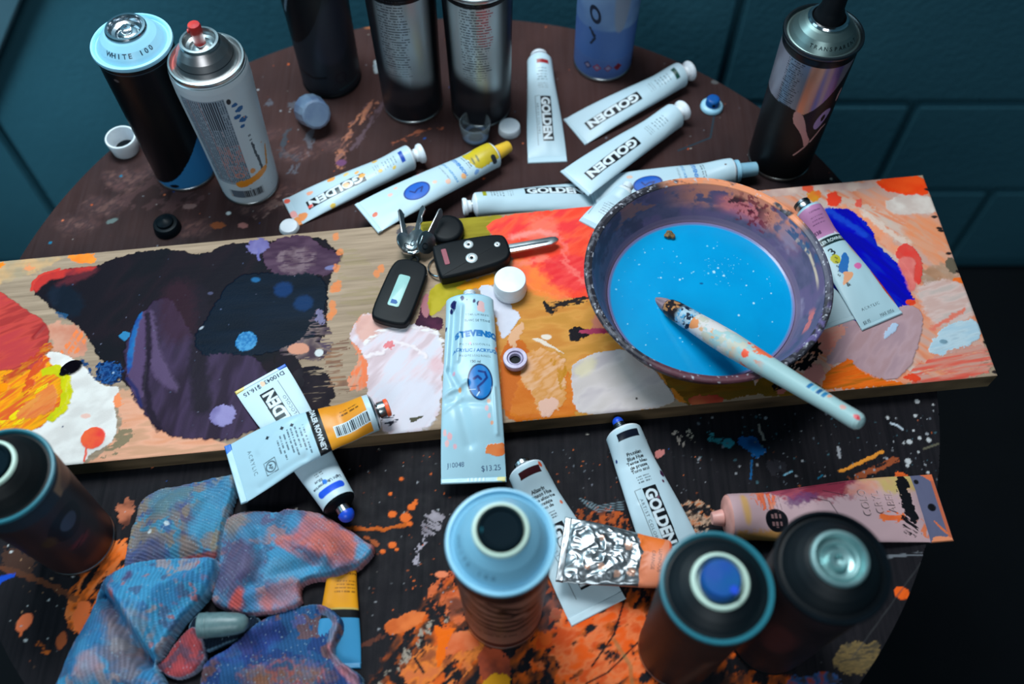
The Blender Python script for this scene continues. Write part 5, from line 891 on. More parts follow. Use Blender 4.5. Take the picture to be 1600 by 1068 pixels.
tube('white paint tube with dark crimson patch, pinned beneath the crumpled foil tube', (822, 736), (930, 945), 0, 0, 14.5, 46, lt(['Alizarin', 'Crimson Hue', 'Teinte alizarine', 'cramoisie', 'Tono de'], (60, 20, 26), [(.03, .5, 2.4, (225, 90, 50)), (.06, .8, 2, (230, 170, 60)), (.16, .85, 1.2, (225, 160, 70)), (.3, .6, 1.6, (225, 120, 90))]), base=(196, 218, 228), fl=.55, cap=('band', 'darksteel', 6.2, 4, 'steel'), neck='darksteel', shoulder='white', seed=16, wr=.5, bend=0)
tube('white paint tube with navy patch, between the plank and the near cans', (974, 678), (1062, 886), 0, 0, 14.5, 46, lt(['Prussian', 'Blue Hue', 'Teinte bleu', 'de prusse', 'Tono azul'], (18, 24, 40), [(.36, .75, 2.6, (70, 30, 66)), (.42, .62, 1.4, (90, 40, 70)), (.18, -.7, 1.2, (40, 60, 120)), (.52, .2, 1.2, (120, 80, 100))], (.43, .86)), base=(196, 218, 228), fl=.6, cap=('ball', 'bluecap', 4.6, 6), neck='darksteel', shoulder='white', seed=17, wr=.5, creases=[(60, -12, 110, -12, .6, 2.5)])
def nt(p, L, CW):
    p.c[:] = lin((206, 168, 172)); p.poly([(0, -40), (30, -40), (60, -14), (40, -12), (10, -18), (0, -18)], (226, 160, 90), jag=3, soft=2); p.poly([(8, -12), (14, -12), (14, 16), (8, 14)], (222, 170, 110), soft=2); 
    p.poly([(20, 0), (40, 2), (36, 22), (18, 20)], [(244, 110, 70), (238, 150, 120)], dry=(1.4, 10, 2, .56, 4), jag=3)
    p.poly([(40, 10), (90, 6), (130, 20), (120, 40), (36, 40), (32, 20)], [(150, 50, 70), (176, 80, 96), (140, 60, 80)], jag=6, soft=3, mix=(.2, 20, 5, 4)); p.poly([(44, 2), (70, 6), (74, 16), (50, 14)], (110, 66, 110), jag=4, soft=2, alpha=.8)
    p.poly([(110, 14), (160, 10), (160, 40), (110, 40)], [(214, 160, 120), (206, 176, 110)], jag=4, soft=3); p.poly([(96, 8), (130, 10), (126, 26), (98, 22)], [(226, 150, 130), (214, 170, 170)], jag=4, soft=3, alpha=.8)
    p.poly([(118, -12), (140, -12), (140, -4), (116, -4)], [(248, 120, 60), (240, 100, 50)], dry=(0, 12, 2, .6, 5), jag=2); p.poly([(150, -24), (158, -24), (156, -6), (148, -10)], (238, 130, 90), jag=3, dry=(1, 8, 2, .5, 4))
    p.poly([(140, -8), (150, -18), (152, 30), (146, 34), (140, 14)], (22, 20, 24), jag=4, js=3); p.poly([(134, -20), (148, -24), (150, -6), (138, -2)], (28, 22, 28), jag=4, js=2, dry=(-.6, 12, 1.6, .5, 4))
    p.ell(35, -7, 9, c=(18, 16, 22)); 
    for i, w_ in enumerate((11, 13, 11)): p.small_print(32 + i * 3.2, -7, w_, 1, 2, (150, 110, 110), ang=math.pi / 2, hh=1.9)
    for i, w_ in enumerate(('COLO', 'CRYL', 'ABEL')): p.text(w_, 108 + i * 11, 4, 7., (60, 50, 58), ang=math.pi / 2, squash=.85); p.text(w_, 108.5 + i * 11, 4.5, 6.6, (212, 172, 172), ang=math.pi / 2, squash=.85)
    for q in [[(66, 10), (80, 6), (84, -4)], [(78, 16), (96, 10)], [(84, 22), (100, 24)], [(60, 20), (74, 22)]]: p.line(q, .6, (50, 36, 46))
    for i in range(6): p.small_print(26 + i * 3, 8, 18, 1, 2, (120, 90, 96), ang=math.pi / 2, seed=i, hh=.7)
tube('pink paint-smeared tube with a grey end flap, lying behind the two near right cans', (1138, 808), (1440, 794), 0, 0, 17, 55, nt, base=(206, 168, 172), fl=.62, crimp=17, seed=18, neck='peach', shoulder='peach', wr=.5, pw=2.4, res=.5, cap=('cone', 'peach', 6.5, 8),
     tail=lambda p, L, CW: (p.rect(L + 9, 0, 22, 80, (96, 96, 122)), p.rect(L + 15.5, 0, 3, 80, (196, 100, 70)), p.ell(L + 8, 0, 3.2, c=(14, 14, 20)), p.ell(L + 2, 22, 2, c=(20, 18, 24)), p.poly([(L + 5, -10), (L + 8, -12), (L + 16, -24), (L + 12, -22)], (220, 110, 60), jag=.6), p.poly([(L - 2, -30), (L + 18, -30), (L + 16, -24), (L + 2, -23)], (232, 140, 100), jag=1.5), p.poly([(L + 4, 30), (L + 18, 30), (L + 18, 20), (L + 12, 24)], (222, 110, 70), jag=1.5)))
# crumpled foil tube
def ft(p, L, CW):
    p.m[:] = .9; p.r[:] = .3; p.poly([(-3, -60), (14, -60), (20, -14), (19, 10), (23, 60), (-3, 60)], (236, 138, 100), jag=2, metal=0., rough=.4); p.poly([(2, -30), (24, -30), (22, -6), (6, -4)], (242, 120, 50), jag=2, metal=0., rough=.4)
    p.text('LUMINOUS', 6, 0, 2.6, (70, 40, 44), ang=math.pi / 2, metal=0.); p.text('ORANGE', 11, 0, 2.6, (70, 40, 44), ang=math.pi / 2, metal=0.); p.text('liquitex'[:6], 30, 0, 4.2, (40, 44, 50), ang=math.pi / 2, squash=1.1, metal=.2); p.text('ACRYLIC', 43, -2, 4., (50, 54, 60), ang=math.pi / 2, metal=.2)
    for q in [(26, 12, 3), (36, 14, 2.6), (48, 10, 2.4), (30, -8, 3), (58, 12, 2), (50, -12, 2)]: p.ell(*q[:2], q[2], c=(210, 150, 120), jag=.5, alpha=.7, metal=.2)
    a = np.abs(fbm(p.U / 12, p.V / 9, 2, 41) - .5) * 2; b = np.abs(fbm(p.U / 9 + p.V / 14, p.V / 10 - p.U / 14, 2, 77) - .5) * 2
    p.h += (1.9 * (1 - a) + 1.6 * (1 - b) - 2.1) * sstep(12, 24, p.U)
tube('crumpled silver foil paint tube with an orange end, lying across the crimson-patched tube', (1042, 882), (886, 858), 15, 19, 15, 50, ft, base=(150, 156, 160), fl=.40, flat0=.5, crimp=5, neck='darksteel', shoulder='orange', seed=20, wr=.6, res=.4, tail=lambda p, L, CW: (p.m.__setitem__(slice(None), .95), p.r.__setitem__(slice(None), .25)), metal=.95, rough=.25)
# two tubes right of the bowl
def pt(p, L, CW):
    p.rect(16, 0, 30, 90, [(196, 134, 178), (186, 126, 170)], mix=(0, 20, 20, 3)); p.rect(34.5, 0, 7.5, 90, (18, 46, 50)); p.rect(29.8, 0, 1.6, 90, (200, 214, 222))
    p.text('DALER ROWNEY', 34.5, -1, 3.2, (196, 214, 218), ang=math.pi / 2, bold=.03, squash=.9); p.text('Fluorescent', 6, -1, 1.8, (90, 50, 90), ang=math.pi / 2)
    for i in range(3): p.small_print(11 + i * 3, -2, 15, 1, 2, (110, 66, 110), ang=math.pi / 2, seed=i, hh=.8)
    p.text('538', 24, -7, 3.2, (80, 44, 84), ang=math.pi / 2, bold=.03); p.ell(29, 9, 1.6, 1.2, c=(226, 214, 226))
    p.text('3', 45, -6, 7, (22, 26, 34), ang=math.pi / 2 + .3, bold=.02, squash=1.2); p.ell(53, -7, 4.6, 4.2, c=(188, 180, 40), jag=.15); p.poly([(50, 5), (56, 5), (64, -1), (70, -6), (66, -11), (60, -9), (56, -3), (51, 0)], (44, 110, 180), jag=.6); p.poly([(66, -8), (72, -10), (78, -16), (74, -3), (70, 0), (68, -3)], (232, 162, 120), jag=.8); p.ell(66, 8, 3, 4, c=(226, 110, 170), jag=.3)
    for i, ch in enumerate('SSS~S'): p.text(ch, 52 + i * 3.8, -6 - i * 1.6, 2.6, (24, 28, 38), ang=math.pi / 2 + .3, bold=.03)
    p.text('&', 78, -10, 4., (24, 28, 38), ang=math.pi / 2, bold=.02); p.poly([(42, 12), (60, 16), (56, 22), (42, 22)], (206, 150, 110), soft=2)
    p.poly([(52, 17.5), (L, 17), (L, 40), (48, 40)], (196, 60, 36), soft=.8, jag=.6); p.text('ACRYLIC', L - 13, -3, 2.7, (60, 76, 88), ang=math.pi / 2, track=1.3); p.text('MAR 8056', L - 2.6, 8, 3., (34, 48, 60), ang=math.pi / 2, squash=.8); p.text('$8.95', L - 2.2, -13, 3., (34, 48, 60), ang=math.pi / 2, squash=.8)
tube('pale paint tube with lilac label, black band and doodles, right of the bowl', (1263, 333), (1376, 498), 21, 22, 12.5, 41, pt, base=(178, 208, 218), fl=.6, cap=('band', 'steel', 7, 8, 'darksteel'), neck='steel', shoulder='palecap', seed=21, wr=.4, crimp=3, pw=2.)
def qt(p, L, CW): p.small_print(L - 14, 0, 6, 1, 2, (60, 74, 84), ang=math.pi / 2); p.ell(L - 6, -4, .7, c=(235, 240, 244))
tube('flattened pale grey paint tube lying between the bowl and the lilac-labelled tube', (1268, 432), (1307, 501), 20.8, 20.8, 6.5, 42, qt, base=(178, 200, 208), fl=.4, flat0=.6, seed=22, crimp=4, neck='steel')
# orange tube under the rag
def rt(p, L, CW):
    p.rect(15, 0, 31, 90, [(236, 158, 30), (224, 146, 30)], mix=(0, 20, 20, 3)); p.rect(34, 0, 7, 90, (12, 14, 18)); p.rect(31, 0, 1., 90, (200, 170, 90)); p.text('orange', 5, 8, 2.4, (90, 50, 20), ang=math.pi / 2, bold=.02)
    for i in range(4): p.small_print(11 + i * 2.6, 4, 18, 1, 2, (120, 76, 26), ang=math.pi / 2, seed=i, hh=1.)
    p.c[:] = np.where((p.U > 37.5)[..., None], lin((60, 140, 185)), p.c)
tube('orange and blue paint tube with a black band, poking out from under the rag', (535, 888), (527, 1036), 0, 0, 9, 34, rt, base=(60, 140, 185), fl=.6, flat0=.62, seed=23, crimp=4, neck='steel', cap=('band', 'steel', 6.6, 6, 'orange'))

# ---------------------------------------------------------------- bowl of blue water and brush
bc = P(1106, 428, .075)
bowl = thing('water_bowl', 'dark paint-stained bowl filled with milky blue water, standing on the plank', 'bowl', (bc[0], bc[1], .0211))
bpz = [(0, 0), (60, 0), (66, 1.5), (71, 5), (81, 17), (90, 32), (96, 44), (98.5, 49.5), (100.3, 52.5), (100.8, 54.5), (99.6, 55.9), (97.5, 56), (94.5, 54.6), (92.5, 50), (88, 38), (80.5, 22), (74, 12), (66, 6), (58, 4), (0, 4)]
def bowlp(p):
    a = p.A; V = p.V; d = np.degrees(a) - 90    # world azimuth: 0 = right, 90 = far side, -90 = viewer's side
    d = (d + 180) % 360 - 180; g = fbm(a * 8, V / 8, 4, 3); g2 = fbm(a * 9, V / 7, 4, 8); g3 = fbm(a * 5, V / 20, 3, 21)
    s = V; prf = np.r_[0, np.cumsum(np.hypot(*np.diff(np.asarray(bpz), axis=0).T))]; lip0, lip1 = prf[7], prf[12]
    col = lin((70, 70, 94)) * (1 - g[..., None]) + lin((116, 106, 136)) * g[..., None]
    def mix(m, c, k=1.):
        nonlocal col; m = np.clip(m * k, 0, 1)[..., None]; col = col * (1 - m) + lin(c) * m
    inn = (s > lip1 - 1).astype(float)
    mix((s < lip0), (40, 34, 38)); mix((s < lip0) * sstep(.5, .6, g2), (90, 50, 60), .7)
    # inner wall
    mix(inn * sstep(.42, .62, g3), (112, 92, 128), .7); mix(inn * sstep(96, 130, d) * sstep(.35, .6, g), (52, 50, 68), .7); mix(inn * sstep(lip1 + 42, lip1 + 26, s) * 0, (0, 0, 0))
    far_r = sstep(18, 40, d) * sstep(112, 84, d); mix(inn * far_r * sstep(lip1 + 26 + 20 * (g - .5), lip1 + 12, s) * sstep(.30, .45, g2 + .15 * (1 - far_r)), (226, 140, 112), .95)
    mix(inn * sstep(44, 56, d) * sstep(82, 70, d) * sstep(lip1 + 28, lip1 + 16, s) * sstep(lip1 + 6, lip1 + 12, s), (232, 120, 128), .8); mix(inn * sstep(44, 56, d) * sstep(82, 70, d) * sstep(lip1 + 22, lip1 + 16, s) * sstep(lip1 + 4, lip1 + 9, s) * sstep(.52, .56, g2), (30, 20, 32), .9); mix(inn * sstep(40, 50, d) * sstep(70, 62, d) * sstep(.56, .60, fbm(a * 30, V / 3, 3, 31)) * (s < lip1 + 28), (120, 30, 50), .8)
    mix(inn * sstep(-30, -5, d) * sstep(50, 30, d) * sstep(.5, .66, fbm(a * 4, V / 16, 4, 15)), (150, 136, 160), .8); mix(inn * sstep(-8, 2, d) * sstep(34, 20, d) * sstep(2.4, .8, np.abs(s - lip1 - 9 - 6 * (g3 - .5))), (222, 196, 170), .95)
    mix(inn * sstep(2, 12, d) * sstep(46, 34, d) * sstep(.52, .58, g2) * (s < lip1 + 12), (60, 92, 130), .9); mix(inn * sstep(-34, -28, d) * sstep(-14, -20, d) * sstep(.42, .5, g2) * (np.abs(s - lip1 - 14) < 6), (226, 120, 110), .9)
    mix(inn * sstep(92, 110, d) * sstep(150, 128, d) * sstep(.56, .62, g2) * (s < lip1 + 16), (150, 100, 90), .8); mix(inn * (s > lip1 + 32), (120, 104, 130), .8)
    # lip
    lp = ((s >= lip0 - 1) & (s <= lip1 + 1)).astype(float)
    mix(lp, (46, 44, 52)); mix(lp * sstep(.58, .62, fbm(a * 40, V / 2.2, 2, 5)), (110, 110, 120), .6); mix(lp * sstep(24, 34, d) * sstep(112, 98, d) * sstep(.25, .4, g2), (240, 148, 104), .95); mix(lp * sstep(-20, 0, d) * sstep(34, 24, d), (84, 84, 104), .8); mix(lp * sstep(-128, -116, d) * sstep(-70, -80, d), (96, 50, 62), .85); mix(lp * sstep(-60, -40, d) * sstep(-14, -24, d) * sstep(.4, .5, g), (110, 96, 150), .8)
    mix(lp * sstep(112, 100, d) * sstep(80, 92, d) * sstep(.45, .6, g2), (196, 150, 130), .8); mix(lp * sstep(.74, .77, fbm(a * 30, V / 2, 3, 44)), (190, 190, 200), .9)
    p.c[:] = col; p.r[:] = .32 + .3 * g
    p.h += .0
part('bowl_body', lathe_paint(bpz, .8, (50, 48, 60), bowlp, .8, .4), bowl, 'print', smooth=60)
wz = 19.5; wr_ = np.interp(wz, [12, 22], [74, 80.5]) - .2
def waterp(p):
    g = fbm(p.U / 30, p.V / 30, 4, 3); r = np.hypot(p.U, p.V); p.c[:] = lin((0, 142, 200)) * (1 - g[..., None]) + lin((0, 158, 214)) * g[..., None]; p.r[:] = .22
    e = sstep(wr_ - 3.5, wr_ - .5, r); p.c[:] = p.c * (1 - e[..., None]) + lin((120, 112, 156)) * e[..., None]
    f = sstep(30, 60, r) * .0
    disc = [((wr_ - 6) * math.cos(a), (wr_ - 6) * math.sin(a)) for a in np.linspace(0, 6.28, 40)]
    p.dots(disc, 70, [(120, 200, 228), (150, 214, 235)], .25, 1.0, 6); 
    for q in [(14, 26, 1.3), (22, 22, 1.1), (-16, 18, .9), (-32, 20, .7), (40, 12, .7), (44, -6, .9), (60, 4, .6), (30, -18, .9), (18, 30, .8)]: p.ell(q[0], q[1], q[2], c=(175, 222, 238), jag=.4, js=1)
    p.ell(2, 14, 1.6, 1, c=(10, 96, 150)); p.dots([(5, 10), (40, 10), (40, 44), (5, 44)], 40, [(110, 196, 226)], .2, .6, 9)
n = 340; gx = np.linspace(-wr_, wr_, n); X, Y = np.meshgrid(gx, gx, indexing='ij'); pw_ = Paint(X, Y, (0, 150, 205)); waterp(pw_)
rr = np.hypot(X, Y); k = np.where(rr > wr_, wr_ / np.maximum(rr, 1), 1); keep = rr < wr_ * 1.012
Z = wz + .9 * sstep(wr_ - 3, wr_, rr * k) + .05 * (fbm(X / 9, Y / 9, 3, 4) - .5); ids = np.full(X.size, -1); mk_ = keep.ravel(); ids[mk_] = np.arange(mk_.sum())
water = part('blue_water', mk(np.stack([X * k, Y * k, Z], -1).reshape(-1, 3)[mk_] / 1000, ids[gridF(n, n, mask=keep)], (pw_.c.reshape(-1, 3)[mk_], pw_.r.ravel()[mk_], pw_.m.ravel()[mk_])), bowl, 'print', smooth=0)
# speck of dried paint afloat
q = P(1046, 369, .0211 + .0195); bm = bmesh.new(); bmesh.ops.create_icosphere(bm, subdivisions=3, radius=.0048)
for v in bm.verts:
    s_ = 1 + .5 * (float(fbm(np.array(v.co.x * 300), np.array(v.co.y * 300 + v.co.z * 200), 3, 3)) - .5) * 2; v.co = Vector((v.co.x * s_, v.co.y * s_ * .9, v.co.z * .55 * s_))
me = bpy.data.meshes.new('m'); bm.to_mesh(me); bm.free()
M['flake'] = mat('dried_paint', (60, 58, 40), .7, noise=(500, (150, 110, 60)))
thing('paint_flake', 'small brown flake of dried paint floating on the blue water', 'flake', (q[0], q[1], q[2] + .0022), me=me, m='flake')

# brush leaning over the bowl rim
tipw = P(1030, 470, .0211 + .0195); 
# far end: where the ray of the handle end meets a line rising over the rim
rim = P(1197, 552, .0211 + .060)
def ray(px, py): return P(px, py, 0) - np.array([0, 0, HC])
best = None
for zz in np.linspace(.05, .16, 200):
    e = P(1347, 662, zz); dd = (e - tipw) / np.linalg.norm(e - tipw); tt = np.dot(np.array([rim[0], rim[1], rim[2]]) - tipw, dd); pt = tipw + dd * tt
    rr_ = None
    # the axis must clear the bowl lip by the handle radius where it crosses radius 100 mm
    for u_ in np.linspace(0, np.linalg.norm(e - tipw), 300):
        x_ = tipw + dd * u_
        if np.hypot(x_[0] - bc[0], x_[1] - bc[1]) > .0985: break
    er = abs(x_[2] - (.0211 + .0565 + .0092))
    if best is None or er < best[0]: best = (er, zz, e)
E_ = best[2]; dv = Vector(E_ - tipw); LBR = dv.length * 1000
br = thing('paint_brush', 'pale blue-green paint brush caked with paint, its tip in the blue water', 'brush', tuple(tipw))
qrot = dv.to_track_quat('Z', 'Y'); br.rotation_mode = 'XYZ'; br.rotation_euler = qrot.to_euler()
# local frame: z along handle. up-facing side gets the marks
upl = qrot.inverted() @ Vector((0, 0, 1)); aup = math.atan2(upl.y, upl.x) + math.pi / 2
def handlep(p):
    LH = p.V.max()
    s = p.V; rm = p.U.max() / math.pi; off = ((aup + math.pi) % (2 * math.pi) - math.pi) * rm
    p.U = ((p.U - off + math.pi * rm) % (2 * math.pi * rm)) - math.pi * rm
    g = fbm(p.U / 20, s / 40, 3, 2)[..., None]; p.c[:] = lin((150, 184, 186)) * (1 - g) + lin((176, 204, 204)) * g
    a = fbm(p.U / 5, s / 8, 4, 6)
    for lo, hi, c1, th in ((-5, 62, (196, 192, 176), .40), (0, 40, (214, 206, 204), .46), (8, 50, (222, 170, 130), .58), (24, 80, (150, 190, 196), .60), (56, 74, (228, 120, 80), .60)):
        m = sstep(lo, lo + 4, s) * sstep(hi + 8, hi - 8, s) * sstep(th, th + .05, fbm(p.U / 6 + lo, s / 9, 4, int(hi))); p.c[:] = p.c * (1 - m[..., None]) + lin(c1) * m[..., None]
    p.h += .5 * (a - .5) * sstep(80, 40, s)
    p.ell(7, 4, 5, 6, c=(222, 142, 90), jag=.3, js=2); p.ell(6, 60, 3.4, c=(240, 90, 60), jag=.5, js=2); p.ell(-6, 70, 6, 9, c=(240, 110, 70), jag=.5, js=3); p.ell(-4, 56, 1.6, c=(235, 80, 70), jag=.3)
    p.line([(-9, 62), (-9.4, 84)], 2, (40, 60, 70), jag=.6); p.line([(-10, 92), (-10, 104)], 1.4, (30, 50, 60), jag=.3); p.line([(-10, 106), (-10, 128)], 1.4, (30, 60, 74), jag=.3)
    for i in range(4): p.rect(-1, LH * .70 + i * 4.4, 8, 3, ((30, 110, 160), (120, 180, 200), (30, 90, 140), (40, 120, 165))[i])
    p.ell(-3, LH * .80, 3, 1.6, c=(222, 150, 120), jag=.3); p.ell(1, LH * .88, 2.4, c=(214, 160, 150), jag=.3); p.ell(2, LH * .955, 2.6, 3., c=(214, 70, 80), jag=.15)
h0 = 46.; HL = LBR - h0
hp = [(8.4, h0 - 2), (8.9, h0), (9.6, h0 + 16), (9.9, h0 + 36), (9.2, h0 + HL * .35), (7.6, h0 + HL * .6), (6.4, h0 + HL * .85), (6.6, h0 + HL - 7), (6.2, h0 + HL - 3), (4.6, h0 + HL - .8), (2, h0 + HL + .2), (0, h0 + HL + .4)]
part('handle', lathe_paint(hp, .4, (160, 190, 192), handlep, .5, .35), br, 'print', smooth=0)
def ferp(p):
    g = fbm(p.U / 3, p.V / 4, 4, 5); g2 = fbm(p.U / 4, p.V / 5, 4, 15); f = sstep(16, 22, p.V + 5 * (g2 - .5)); p.c[:] = lin((36, 28, 30)) * (1 - f[..., None]) + lin((176, 200, 214)) * f[..., None]
    m = sstep(.55, .6, g2) * (1 - f); p.c[:] = p.c * (1 - m[..., None]) + lin((190, 130, 80)) * m[..., None]; m = sstep(.58, .62, g) * f; p.c[:] = p.c * (1 - m[..., None]) + lin((24, 34, 56)) * m[..., None]; p.h += .5 * g
    m = sstep(.6, .64, fbm(p.U / 3, p.V / 3, 3, 25)) * f; p.c[:] = p.c * (1 - m[..., None]) + lin((90, 160, 200)) * m[..., None]
part('ferrule', lathe_paint([(5.6, 10), (7.2, 13), (8.2, 20), (8.6, 30), (8.9, 44), (8.4, 47)], .4, (180, 200, 210), ferp, .4, .45, .2), br, 'print', smooth=0)
def brip(p):
    g = fbm(p.U / 1.2, p.V / 14, 3, 4)[..., None]; p.c[:] = lin((96, 84, 96)) * (1 - g) + lin((176, 150, 156)) * g
part('bristles', lathe_paint([(0, -6), (1.2, -5), (3.4, 0), (5.2, 6), (6, 12)], .3, (140, 120, 130), brip, .4, .6), br, 'print', smooth=0)

# ---------------------------------------------------------------- keys
BT = .0212
def onb(px, py, z=BT): return P(px, py, z)
a, b = onb(684, 412, .03), onb(796, 387, .03); kd = math.atan2(b[1] - a[1], b[0] - a[0]); kl = np.hypot(*(b - a)[:2]) * 1000
ck = thing('car_key', 'black flip car key with chrome buttons and unfolded steel blade', 'key', (a[0], a[1], BT), kd)
kw = 38.
out = [(-2, -kw / 2 + 2), (2, -kw / 2), (kl * .55, -kw / 2 + 1), (kl * .9, -kw / 2 + 4), (kl * .99, -kw / 2 + 11), (kl, 0), (kl * .99, kw / 2 - 9), (kl * .93, kw / 2 - 4), (kl * .6, kw / 2 - 1), (3, kw / 2), (-2, kw / 2 - 3)]
part('key_shell', prism([tuple(q) for q in smooth_poly(out, 2)], 0, 13, 2.6, 4), ck, 'rubber')
def knob(px, py, r, nm, m, z=13.): 
    q = onb(px, py, BT + z / 1000); dx_, dy_ = (q[0] - a[0]) * 1000, (q[1] - a[1]) * 1000; lx = dx_ * math.cos(kd) + dy_ * math.sin(kd); ly = -dx_ * math.sin(kd) + dy_ * math.cos(kd)
    o = part(nm, lathe([(r * 1.05, -.4), (r * 1.05, .3), (r * .95, .8), (r * .62, 1.1), (r * .5, .7), (r * .2, .6), (0, .65)], 36), ck, m, loc=(lx / 1000, ly / 1000, z / 1000)); return o
for (x, y, r) in ((732, 382, 4.2), (737, 403, 5.0), (777, 382, 2.6)):
    k_ = knob(x, y, r, 'button', 'satin'); part('button_mark', lathe([(0, .6), (r * .3, .6), (r * .3, .95), (0, 1.)], 20), k_, 'black')
q = onb(696, 401, BT + .013); lx = ((q[0] - a[0]) * math.cos(kd) + (q[1] - a[1]) * math.sin(kd)); ly = (-(q[0] - a[0]) * math.sin(kd) + (q[1] - a[1]) * math.cos(kd))
M['redstrip'] = mat('dull_red', (130, 50, 66), .4)
part('red_strip', prism(rrect(4.6, 17, 1), -.2, .5, .2, 1), ck, 'redstrip', loc=(lx, ly, .013))
e = onb(873, 372, .03); bl_ = np.hypot(*(e - a)[:2]) * 1000; y_e = (-(e[0] - a[0]) * math.sin(kd) + (e[1] - a[1]) * math.cos(kd)) * 1000
bd = [(kl * .97, -4.4), (bl_ - 8, y_e - 4.4), (bl_ - 2, y_e - 2), (bl_, y_e), (bl_ - 2, y_e + 3), (bl_ - 6, y_e + 4), (kl * .97, 4.8)]
bladeo = part('blade', prism(bd, 5, 8.4, .5, 2), ck, 'steel'); part('blade_groove', prism([(kl, -1.2), (bl_ - 12, y_e - 1.4), (bl_ - 8, y_e - .6), (bl_ - 12, y_e + .6), (kl, .8)], 8.35, 8.6, .1, 1), bladeo, 'darksteel')
# round black disc fob and oblong fob
q = onb(699, 364); dk_ = thing('key_fob', 'round flat black key fob lying behind the car key', 'fob', (q[0], q[1], BT), .2)
part('disc', lathe([(0, 0), (14, 0), (15, 1), (15.4, 4), (15, 7), (13.5, 8.6), (11, 9), (0, 9.2)], 56), dk_, 'rubber'); part('loop', tube_mesh([(-14 + 4 * math.cos(t), -7 + 4 * math.sin(t), 4) for t in np.linspace(0, 6.28, 20)[:-1]], 1.1, 8, True), dk_, 'rubber')
a2, b2_ = onb(646, 408, .027), onb(606, 506, .027); fd = math.atan2(b2_[1] - a2[1], b2_[0] - a2[0]); fl_ = np.hypot(*(b2_ - a2)[:2]) * 1000
fb = thing('key_fob', 'oblong black key fob with a pale display window, beside the bunch of steel keys', 'fob', ((a2[0] + b2_[0]) / 2, (a2[1] + b2_[1]) / 2, BT), fd)
fw = 35.; o_ = [(-fl_ / 2, -8), (-fl_ / 2 + 6, -fw / 2 + 1), (0, -fw / 2), (fl_ / 2 - 5, -fw / 2), (fl_ / 2, -fw / 2 + 6), (fl_ / 2, fw / 2 - 6), (fl_ / 2 - 5, fw / 2), (0, fw / 2), (-fl_ / 2 + 6, fw / 2 - 1), (-fl_ / 2, 8)]
part('fob_shell', prism([tuple(q) for q in smooth_poly(o_, 2)], 0, 9, 2.4, 4), fb, 'rubber')
M['lcd'] = mat('display', (150, 190, 184), .25, noise=(60, (136, 178, 176)), spec=.2)
wn = part('display_window', prism(rrect(33, 10.5, 2), 0, .6, .3, 2), fb, 'lcd', loc=(.001, -.001, .009)); part('display_digits', prism([(10, -3), (14, -3), (14, 2), (12, 3), (10, 1)], .55, .8, 0), wn, 'blue')
part('lug', tube_mesh([(-fl_ / 2 - 2 + 4 * math.cos(t), 3.4 * math.sin(t), 4.5) for t in np.linspace(0, 6.28, 20)[:-1]], 1.2, 8, True), fb, 'rubber')
# split ring and short steel keys standing in a bunch
q = onb(688, 416); rg = thing('key_ring', 'thin steel split ring joining the car key and the fobs', 'key ring', (q[0], q[1], BT - .001), 0)
ph = np.linspace(0, 4 * math.pi, 90)
rp = onb(672, 412, .024); ctr = np.array([.0, .0, 0]); R_ = 12.5
part('ring_wire', tube_mesh([(R_ * math.cos(t) + 2, -2 + R_ * .95 * math.sin(t) * 1., 3 + 2.4 * math.cos(t + .5) + .9 * t / 6.28) for t in ph], .75, 8), rg, 'chrome')
def house_key(label, px, py, rz, tilt, roll, bl=24, bow=10.5, z=3.):
    q = onb(px, py); t = thing('house_key', label, 'key', (q[0], q[1], BT + z / 1000), 0, 'short steel keys in the bunch'); t.rotation_euler = (roll, tilt, rz)
    pts = [(bow * math.cos(a_) * 1.0 - 2, bow * math.sin(a_) * .95) for a_ in np.linspace(.45, 2 * math.pi - .45, 22)]
    bw = part('bow', prism(pts, 0, 2.0, .5, 2), t, 'steel'); part('keyhole_ring', tube_mesh([(-6 + 2.6 * math.cos(a_), 2.6 * math.sin(a_), 1) for a_ in np.linspace(0, 6.28, 18)[:-1]], 1.3, 8, True), bw, 'darksteel')
    te = [(6, 3.4), (6 + bl, 3.4), (8 + bl, 1.6), (7 + bl, -.6)]
    for i in range(5): x = 5 + bl - i * 4.; te += [(x, -1.6 - (i % 2)), (x - 1.6, -3.4 + (i % 3) * .8)]
    te += [(7, -3.6)]; part('blade', prism(te, .2, 1.8, .3, 1), t, 'steel'); return t
house_key('steel house key standing on edge, leftmost of the bunch under the yellow-capped tube', 634, 386, 1.75, -.16, .75, z=9)
house_key('steel house key tilted across the middle of the bunch under the yellow-capped tube', 652, 384, 1.35, -.22, -.6, z=12)
house_key('steel house key with its bow turned up, nearest the round black fob', 668, 388, 1.15, -.25, .9, z=12)
# snap hook joining the bunch
q = onb(648, 392); sh_ = thing('key_clip', 'curved steel snap clip at the near side of the key bunch', 'clip', (q[0], q[1], BT), .2)
part('clip_body', tube_mesh([(-12, 4, 4), (-9, -4, 6), (-2, -8, 8), (6, -6, 9), (11, 1, 8), (13, 8, 6)], [1.4, 1.8, 2., 2., 1.7, 1.2], 10), sh_, 'chrome'); part('clip_gate', tube_mesh([(-12, 4, 4), (-4, 9, 8), (6, 10, 9), (13, 8, 6)], [1., 1.1, 1.1, 1.], 8), sh_, 'steel')

